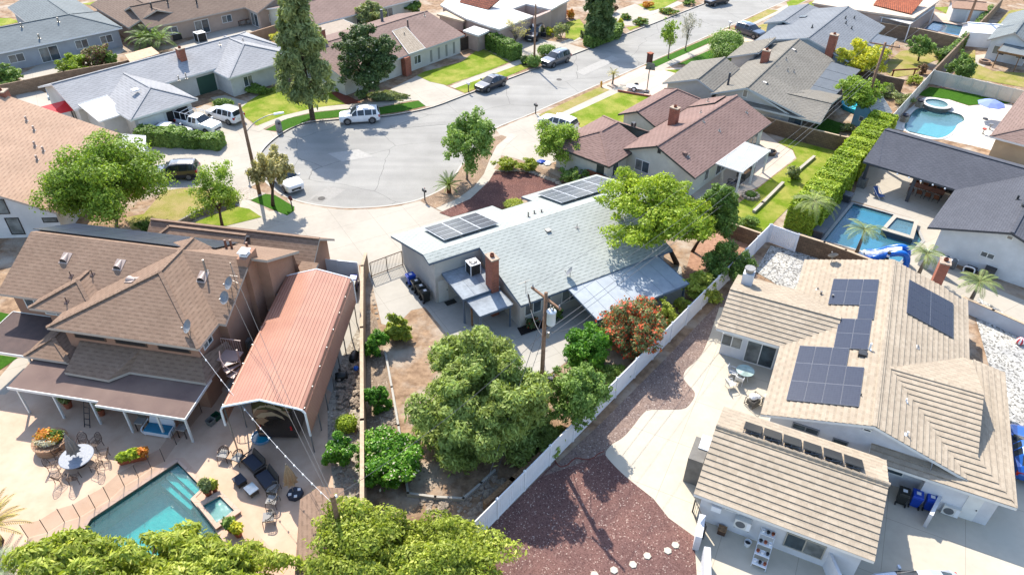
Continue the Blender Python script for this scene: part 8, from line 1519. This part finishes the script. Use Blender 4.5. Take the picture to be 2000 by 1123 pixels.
st_m.build('striped_post', [Mwh, M_dark], t)
for (u, v, lb) in ((1652, 392, 'black fire bowl column at the far corner of the rectangular pool'), (1598, 462, 'black fire bowl column at the near corner of the rectangular pool')): q = at(u, v); t = thing('fire_bowl_column', lb, 'column', (q.x, q.y, 0), rad(50), 'fire bowl columns by the pool'); MB().box(-.4, .4, -.4, .4, 0, .7).build('column_block', blk6, t); MB().box(-.5, .5, -.5, .5, .7, .82).build('column_cap', plain('grey cap', rgb(120, 122, 126, .5), .5), t)
for x, hh, lb in ((11.0, 1.0, 'teal pool filter tank beside the white garden wall'), (11.6, 1.0, 'grey pool filter tank beside the teal one')): q = H6.world((x, -14.0, 0)); t = thing('pool_filter', lb, 'filter', q); MB().lathe([(.2, 0), (.26, .1), (.26, hh*.8), (.12, hh)], 14).build('tank', plain(lb, rgb(60, 110, 125, .5) if 'teal' in lb[:5] else rgb(120, 124, 128, .5), .4), t); MB().tube([(0, 0, hh*.9), (.3, 0, hh*.9), (.3, 0, .2)], .04, 6).build('pipe', M_pvc, t)
q = H6.world((13.0, -13.6, 0)); t = thing('pump_skid', 'black pool pump with white pipes against the white wall', 'pump', q, H6.a); MB().box(-.5, .5, -.3, .3, 0, .25).tube([(-.4, 0, .45), (.4, 0, .45)], .2, 12).build('pump_body', M_dark, t); MB().tube(smooth_line([Vector((-.5, -.35, .1)), Vector((-.5, -.35, .6)), Vector((.2, -.4, .7)), Vector((.3, -.4, .1))], 4), .06, 7).build('pipe', M_pvc, t)
q = H6.world((14.3, -13.35, .0)); t = thing('wall_heater', 'dark square pool heater standing against the white wall', 'heater', q, H6.a); MB().box(-.4, .4, -.35, .3, 0, .85).build('heater_body', plain('heater grey', rgb(96, 100, 104, .5), .5), t); MB().box(-.42, .42, -.37, .32, .85, .92).build('heater_top', M_dark, t)
# white pool deck: parasol, stools
q = at(1924, 233); t = thing('parasol', 'open periwinkle blue parasol on the white pool deck', 'umbrella', (q.x, q.y, .02)); MB().tube([(0, 0, 0), (0, 0, 2.3)], .03, 8).build('pole', M_pvc, t); MB().lathe([(1.55, 1.9), (1.5, 1.95), (.8, 2.25), (.05, 2.42)], 8, (0, 0, 0)).build('canopy', plain('periwinkle canvas', rgb(140, 158, 226, .7), .8), t); MB().lathe([(.3, 0), (.3, .08), (.06, .12)], 14).build('base', M_dark, t)
for u, v, c, lb in ((1919, 262, rgb(220, 80, 60, .65), 'small orange-topped stool on the white pool deck'), (1932, 253, rgb(150, 150, 150, .6), 'small grey stool on the white pool deck')): q = at(u, v); t = thing('stool', lb, 'stool', (q.x, q.y, .02)); MB().lathe([(.22, 0), (.06, .06), (.05, .5), (.22, .55), (.22, .6)], 14).build('stool_body', M_pipe, t); MB().lathe([(.24, .6), (.24, .68)], 14).build('seat', plain(lb, c, .5), t)
for u, v, lb in ((1794, 209, 'stone pedestal with a dark bowl by the raised round spa'), (1765, 238, 'stone pedestal with a dark bowl at the near corner of the kidney-shaped pool')): q = at(u, v); t = thing('fire_bowl_column', lb, 'column', (q.x, q.y, 0), .5); MB().box(-.35, .35, -.35, .35, 0, .7).build('column_block', M_rock, t); MB().lathe([(.2, .7), (.42, .9), (.38, .95), (.2, .85)], 14).build('bowl', M_cush, t)
q = at(1922, 124); t = thing('fire_pit', 'round brick fire pit on the small patio at the right edge', 'fire pit', (q.x, q.y, .02)); MB().lathe([(.75, 0), (.75, .4), (.5, .4), (.48, .1)], 18).build('ring', brick('pit brick', rgb(190, 150, 122, .56), rgb(160, 126, 104, .54), rgb(200, 180, 160, .6), .3, .12), t); MB().disc((0, 0, .25), (0, 0, 1), .5, 14).build('ash', M_dark, t)
q = at(1762, 152); t = thing('swing_frame', 'dark red wooden arbour frame on the dry back lawn', 'frame', (q.x, q.y, 0), rad(10)); MB().bar((-1.8, 0, 1.1), (1.8, 0, 1.1), .16).build('beam', M_redf, t); [MB().bar((x, 0, 0), (x, 0, 1.1), .14).build('post', M_redf, t) for x in (-1.6, 1.6)]
# street furniture
q = at(1263, 180); t = thing('basketball_hoop', 'basketball hoop with a grey fan-shaped backboard at the driveway', 'basketball hoop', (q.x, q.y, .02), rad(-20)); MB().tube([(0, 0, 0), (0, 0, 2.6), (0, .5, 3.0)], .06, 8).build('pole', M_dark, t); bb = [(.7*math.cos(a), .45*math.sin(a)) for a in [math.pi*k/10 for k in range(11)]]+[(-.55, -.3), (.55, -.3)]
MB().hexa([(-.65, .5, 2.7), (.65, .5, 2.7), (.65, .55, 2.7), (-.65, .55, 2.7), (-.45, .5, 3.6), (.45, .5, 3.6), (.45, .55, 3.6), (-.45, .55, 3.6)]).build('backboard', surf('grey backboard', rgb(150, 150, 142, .55), rgb(124, 124, 118, .52), 6), t); MB().tube([(.23*math.cos(6.283*k/12), .75+.23*math.sin(6.283*k/12), 2.9) for k in range(13)], .015, 5, cap=False).build('rim', M_terra, t); MB().box(-.3, .3, -.5, .3, 0, .15).build('base', M_dark, t)
q = at(1240, 176); t = thing('utility_trailer', 'small flat trailer with one visible wheel beside the basketball hoop', 'trailer', (q.x, q.y, .02), rad(160)); MB().box(-1.1, 1.1, -.6, .6, .35, .45).build('deck', M_pvc, t); MB().bar((1.1, 0, .4), (2.0, 0, .35), .08).build('drawbar', M_pipe, t)
for s in (-1, 1): w = MB().tube([(0, s*.62, .33), (0, s*.78, .33)], .33, 16).build('wheel', M_tyre, t); MB().disc((0, s*.79, .33), (0, s, 0), .2, 14).build('rim', M_pvc, w)
def mailbox(label, uv, style='post', c=None):
    q = at(*uv); t = thing('mailbox', label, 'mailbox', (q.x, q.y, .02), rad(35))
    if style == 'post': MB().bar((0, 0, 0), (0, 0, 1.0), .09).build('post', M_wick, t); m = MB(); m.box(-.12, .12, -.26, .26, 1.0, 1.15); m.tube([(0, -.26, 1.15), (0, .26, 1.15)], .12, 10); m.build('letter_box', c or M_dark, t); MB().box(.125, .14, .05, .2, 1.1, 1.3).build('flag', M_tail, t)
    elif style == 'brick': MB().box(-.3, .3, -.3, .3, 0, 1.35).build('pier', surf('brown pier', rgb(120, 78, 70, .5), rgb(100, 64, 58, .5), 8), t); MB().box(-.36, .36, -.36, .36, 1.35, 1.45).build('pier_cap', M_terra, t); MB().box(-.12, .12, -.33, -.3, .95, 1.2).build('letter_door', M_dark, t)
    else: MB().lathe([(.36, 0), (.34, 1.0), (.3, 1.25), (.12, 1.4)], 14).build('pier', surf('pale stone pier', rgb(190, 186, 180, .58), rgb(150, 148, 144, .55), 6), t); MB().box(-.12, .12, -.4, -.3, .9, 1.15).build('letter_door', M_dark, t)
    return t
mailbox('dark mailbox on a post at the kerb of the gravel bed near the sago palm', (830, 392)); mailbox('dark mailbox on a post at the driveway of the brown-roofed house', (1046, 223)); mailbox('dark mailbox on a post with a white foot near the black wagon', (487, 356)); mailbox('brick-red mailbox on a white post beside the white compact wagon', (571, 408), c=M_redf); mailbox('brown pier mailbox with a pink cap at the young green tree', (1268, 124), 'brick'); mailbox('rounded pale stone mailbox pillar on the verge near the pine', (546, 256), 'stone'); mailbox('white mailbox on a post at the kerb by the dark sedan', (915, 180), c=M_pvc); mailbox('white mailbox at the kerb by the round golden bush', (1424, 58), c=M_pvc)
q = at(1174, 170); t = thing('fire_hydrant', 'yellow fire hydrant at the corner of the dry verge', 'hydrant', (q.x, q.y, .02)); My = plain('hydrant yellow', rgb(226, 160, 30, .7), .5); MB().lathe([(.17, 0), (.17, .05), (.11, .07), (.11, .55), (.14, .58), (.12, .68), (.04, .76)], 12).build('barrel', My, t); MB().tube([(-.2, 0, .45), (.2, 0, .45)], .06, 8).build('nozzle', My, t)
q = at(1196, 165); t = thing('small_palm', 'short yellowish palm in a ring of stones at the driveway', 'palm', (q.x, q.y, .02)); MB().tube([(0, 0, 0), (.05, 0, .7), (0, 0, 1.3)], [.16, .12, .1], 8).build('trunk', M_barkp, t); fronds('crown', t, (0, 0, 1.3), 16, .8, L_straw, seed=31, up=1.3, width=.3, leaf_w=.05, nl=12); [rock(1188+4*k, 168+2*(k % 3), .2, 'small grey rock around the short palm', 'rocks around the short palm') for k in range(5)]
# top-left patio things
for u, v, lb in ((381, 66, 'black covered grill by the sliding door of the tan-walled house'), (346, 78, 'second dark covered barbecue near the palm cluster')): q = at(u, v); t = thing('barbecue', lb, 'barbecue', (q.x, q.y, .02), .8); MB().box(-.7, .7, -.35, .35, 0, .9, 0, .05).build('cover', Mk, t); MB().tube([(-.5, 0, .95), (.5, 0, .95)], .28, 10).build('hood', M_dark, t)
q = at(476, 48); t = thing('patio_table', 'wooden outdoor dining table on the patio of the tan-walled house', 'table', (q.x, q.y, .02), .7); MB().box(-1.0, 1.0, -.5, .5, .7, .75).build('table_top', M_teak, t); [MB().box(x-.05, x+.05, y-.05, y+.05, 0, .7).build('leg', M_dark, t) for x in (-.9, .9) for y in (-.4, .4)]
for k in range(4): a = .7+(0, math.pi)[k % 2]; d = Vector((math.cos(.7), math.sin(.7), 0)); n_ = Vector((-d.y, d.x, 0)); qq = q+d*(-.5+(k//2))+n_*(.85 if k % 2 == 0 else -.85); chair('patio_chair', 'pale chair at the wooden outdoor table by the tan-walled house, %s' % ('far left', 'near left', 'far right', 'near right')[k], qq, a, M_wickl, M_cushg, 'chairs at the tan-walled house', 'sling', .5)
p = at(393, 80); ac_unit('rooftop_unit', 'rusty box air conditioner unit behind the pale grey roof', (p.x, p.y, 0), .8, 1.3, 1.2)
# turquoise tarp pool cover, red canopy, blue tarp
q = at(1672, 212); t = thing('play_pool', 'turquoise round pool half hidden under the broad bright green tree', 'paddling pool', (q.x, q.y, .02)); MB().lathe([(1.8, 0), (1.85, .5), (1.75, .5), (1.7, .3)], 24).build('pool_wall', plain('turquoise vinyl', rgb(40, 180, 205, .7), .4), t); MB().disc((0, 0, .42), (0, 0, 1), 1.76, 22).build('water', plain('turquoise water', rgb(60, 195, 215, .75), .1), t)
q = at(146, 241); t = thing('red_canopy', 'red fabric canopy between the tan roof and the pale grey-roofed house', 'canopy', (q.x, q.y, 0), .7); Mr = plain('red fabric', rgb(230, 40, 46, .7), .7); MB().hexa([(-2.6, -1.7, 2.1), (2.6, -1.7, 2.1), (2.6, 1.7, 2.1), (-2.6, 1.7, 2.1), (-.3, -.3, 2.7), (.3, -.3, 2.7), (.3, .3, 2.7), (-.3, .3, 2.7)]).build('canopy_top', Mr, t); [MB().tube([(x, y, 0), (x, y, 1.95)], .03, 6).build('leg', M_pipe, t) for x in (-1.95, 1.95) for y in (-1.45, 1.45)]
q = at(1058, 318); t = thing('tarpaulin', 'blue and white crumpled tarpaulin at the end of the stone-edged bed', 'tarpaulin', (q.x, q.y, .03)); m = rockmesh(77, .55); m.v = [(x, y*.7, z*.5) for x, y, z in m.v]; m.build('sheet', Mb, t); m = rockmesh(78, .5); m.v = [(x+.6, y-.2, z*.35) for x, y, z in m.v]; m.build('white_sheet', M_pvc, t)
q = at(112, 190); t = thing('spa_cover', 'pale blue folded spa cover on the small patio behind the tan roof', 'cover', (q.x, q.y, .02), .5); MB().box(-1.0, 1.0, -.5, .5, 0, .3).build('cover_half', plain('pale blue cover', rgb(176, 200, 216, .65), .6), t); MB().hexa([(-1, .5, .1), (1, .5, .1), (1, .6, .1), (-1, .6, .1), (-1, .8, .9), (1, .8, .9), (1, .9, .9), (-1, .9, .9)]).build('raised_half', plain('pale blue cover', rgb(176, 200, 216, .65)), t)
q = at(1990, 672); t = thing('striped_float', 'red and white striped ball on the white gravel at the right edge', 'ball', (q.x, q.y, .3)); m = MB().lathe([(.03, -.32), (.2, -.25), (.3, -.08), (.3, .08), (.2, .25), (.03, .32)], 12); m.m = [k % 2 for k in range(len(m.f))]; m.build('ball_skin', [plain('red vinyl', rgb(214, 50, 60, .7), .4), M_pvc], t)
q = at(985, 600); t = thing('door_mat', 'small dark doormat at the white side door of the grey-green house', 'mat', H1.world((-2.6, 6.0, .02)), H1.a); MB().box(-.45, .45, -.28, .28, 0, .02).build('mat_body', Mk, t)
# person by the flat-roofed house door
def person(label, p, rz, shirt, trousers, skin, hair, H=1.75):
    t = thing('person', label, 'person', (p.x, p.y, .02), rz); k = H/1.75
    V = [(0, 0, .95), (0, 0, 1.15), (0, .0, 1.38), (0, .01, 1.5), (0, .02, 1.62), (-.1, 0, .88), (-.11, .02, .48), (-.11, -.02, .07), (-.12, .12, .03), (.1, 0, .88), (.12, -.02, .48), (.13, -.08, .07), (.13, .06, .03), (-.2, 0, 1.4), (-.26, -.02, 1.13), (-.22, .14, .92), (.2, 0, 1.4), (.26, -.02, 1.13), (.24, .12, .9)]
    E = [(0, 1), (1, 2), (2, 3), (3, 4), (0, 5), (5, 6), (6, 7), (7, 8), (0, 9), (9, 10), (10, 11), (11, 12), (2, 13), (13, 14), (14, 15), (2, 16), (16, 17), (17, 18)]; Rr = [.15, .14, .17, .06, .1, .1, .07, .05, .045, .1, .07, .05, .045, .07, .05, .04, .07, .05, .04]
    me = bpy.data.meshes.new('body'); me.from_pydata([(x*k, y*k, z*k) for x, y, z in V], E, []); o = bpy.data.objects.new('body', me); COL.objects.link(o); o.parent = t; me.materials.append(skin); s = o.modifiers.new('skin', 'SKIN')
    for v, r in zip(me.skin_vertices[0].data, Rr): v.radius = (r*k, r*k*.85)
    me.skin_vertices[0].data[0].use_root = True; o.modifiers.new('sub', 'SUBSURF').levels = 1
    def sleeve(pp, r, nm, mt): MB().tube([(x*k, y*k, z*k) for x, y, z in pp], [q*k for q in r], 10).build(nm, mt, t, smooth=True)
    sleeve([(0, 0, .9), (0, 0, 1.1), (0, 0, 1.36), (0, 0, 1.47)], [.17, .165, .2, .09], 'shirt', shirt); [sleeve([(s_*.17, 0, 1.42), (s_*.24, -.01, 1.2)], [.085, .075], 'sleeve', shirt) for s_ in (-1, 1)]
    sleeve([(0, 0, .98), (0, 0, .84)], [.175, .17], 'trousers', trousers); [sleeve(pp, [.115, .085, .07], 'trouser_leg', trousers) for pp in ([(-.09, 0, .88), (-.11, .02, .48), (-.11, -.02, .1)], [(.09, 0, .88), (.12, -.02, .48), (.13, -.08, .1)])]
    MB().lathe([(.02, 0), (.1, .03), (.105, .09), (.07, .14), (.01, .155)], 12, (0, -.01, 1.6*k)).build('hair', hair, t, smooth=True); [MB().box(x-.05, x+.05, y-.06, y+.2, 0, .08).build('shoe', M_dark, t) for x, y in ((-.11, -.02), (.13, -.08))]; return t
person('standing person in a dark navy top and jeans at the door of the flat-roofed house', at(1051, 57), rad(200), plain('navy shirt', (.015, .02, .05, 1), .8), plain('blue jeans', rgb(70, 104, 140, .5), .85), plain('skin', rgb(190, 140, 112, .6), .6), plain('dark hair', (.02, .015, .012, 1), .7))
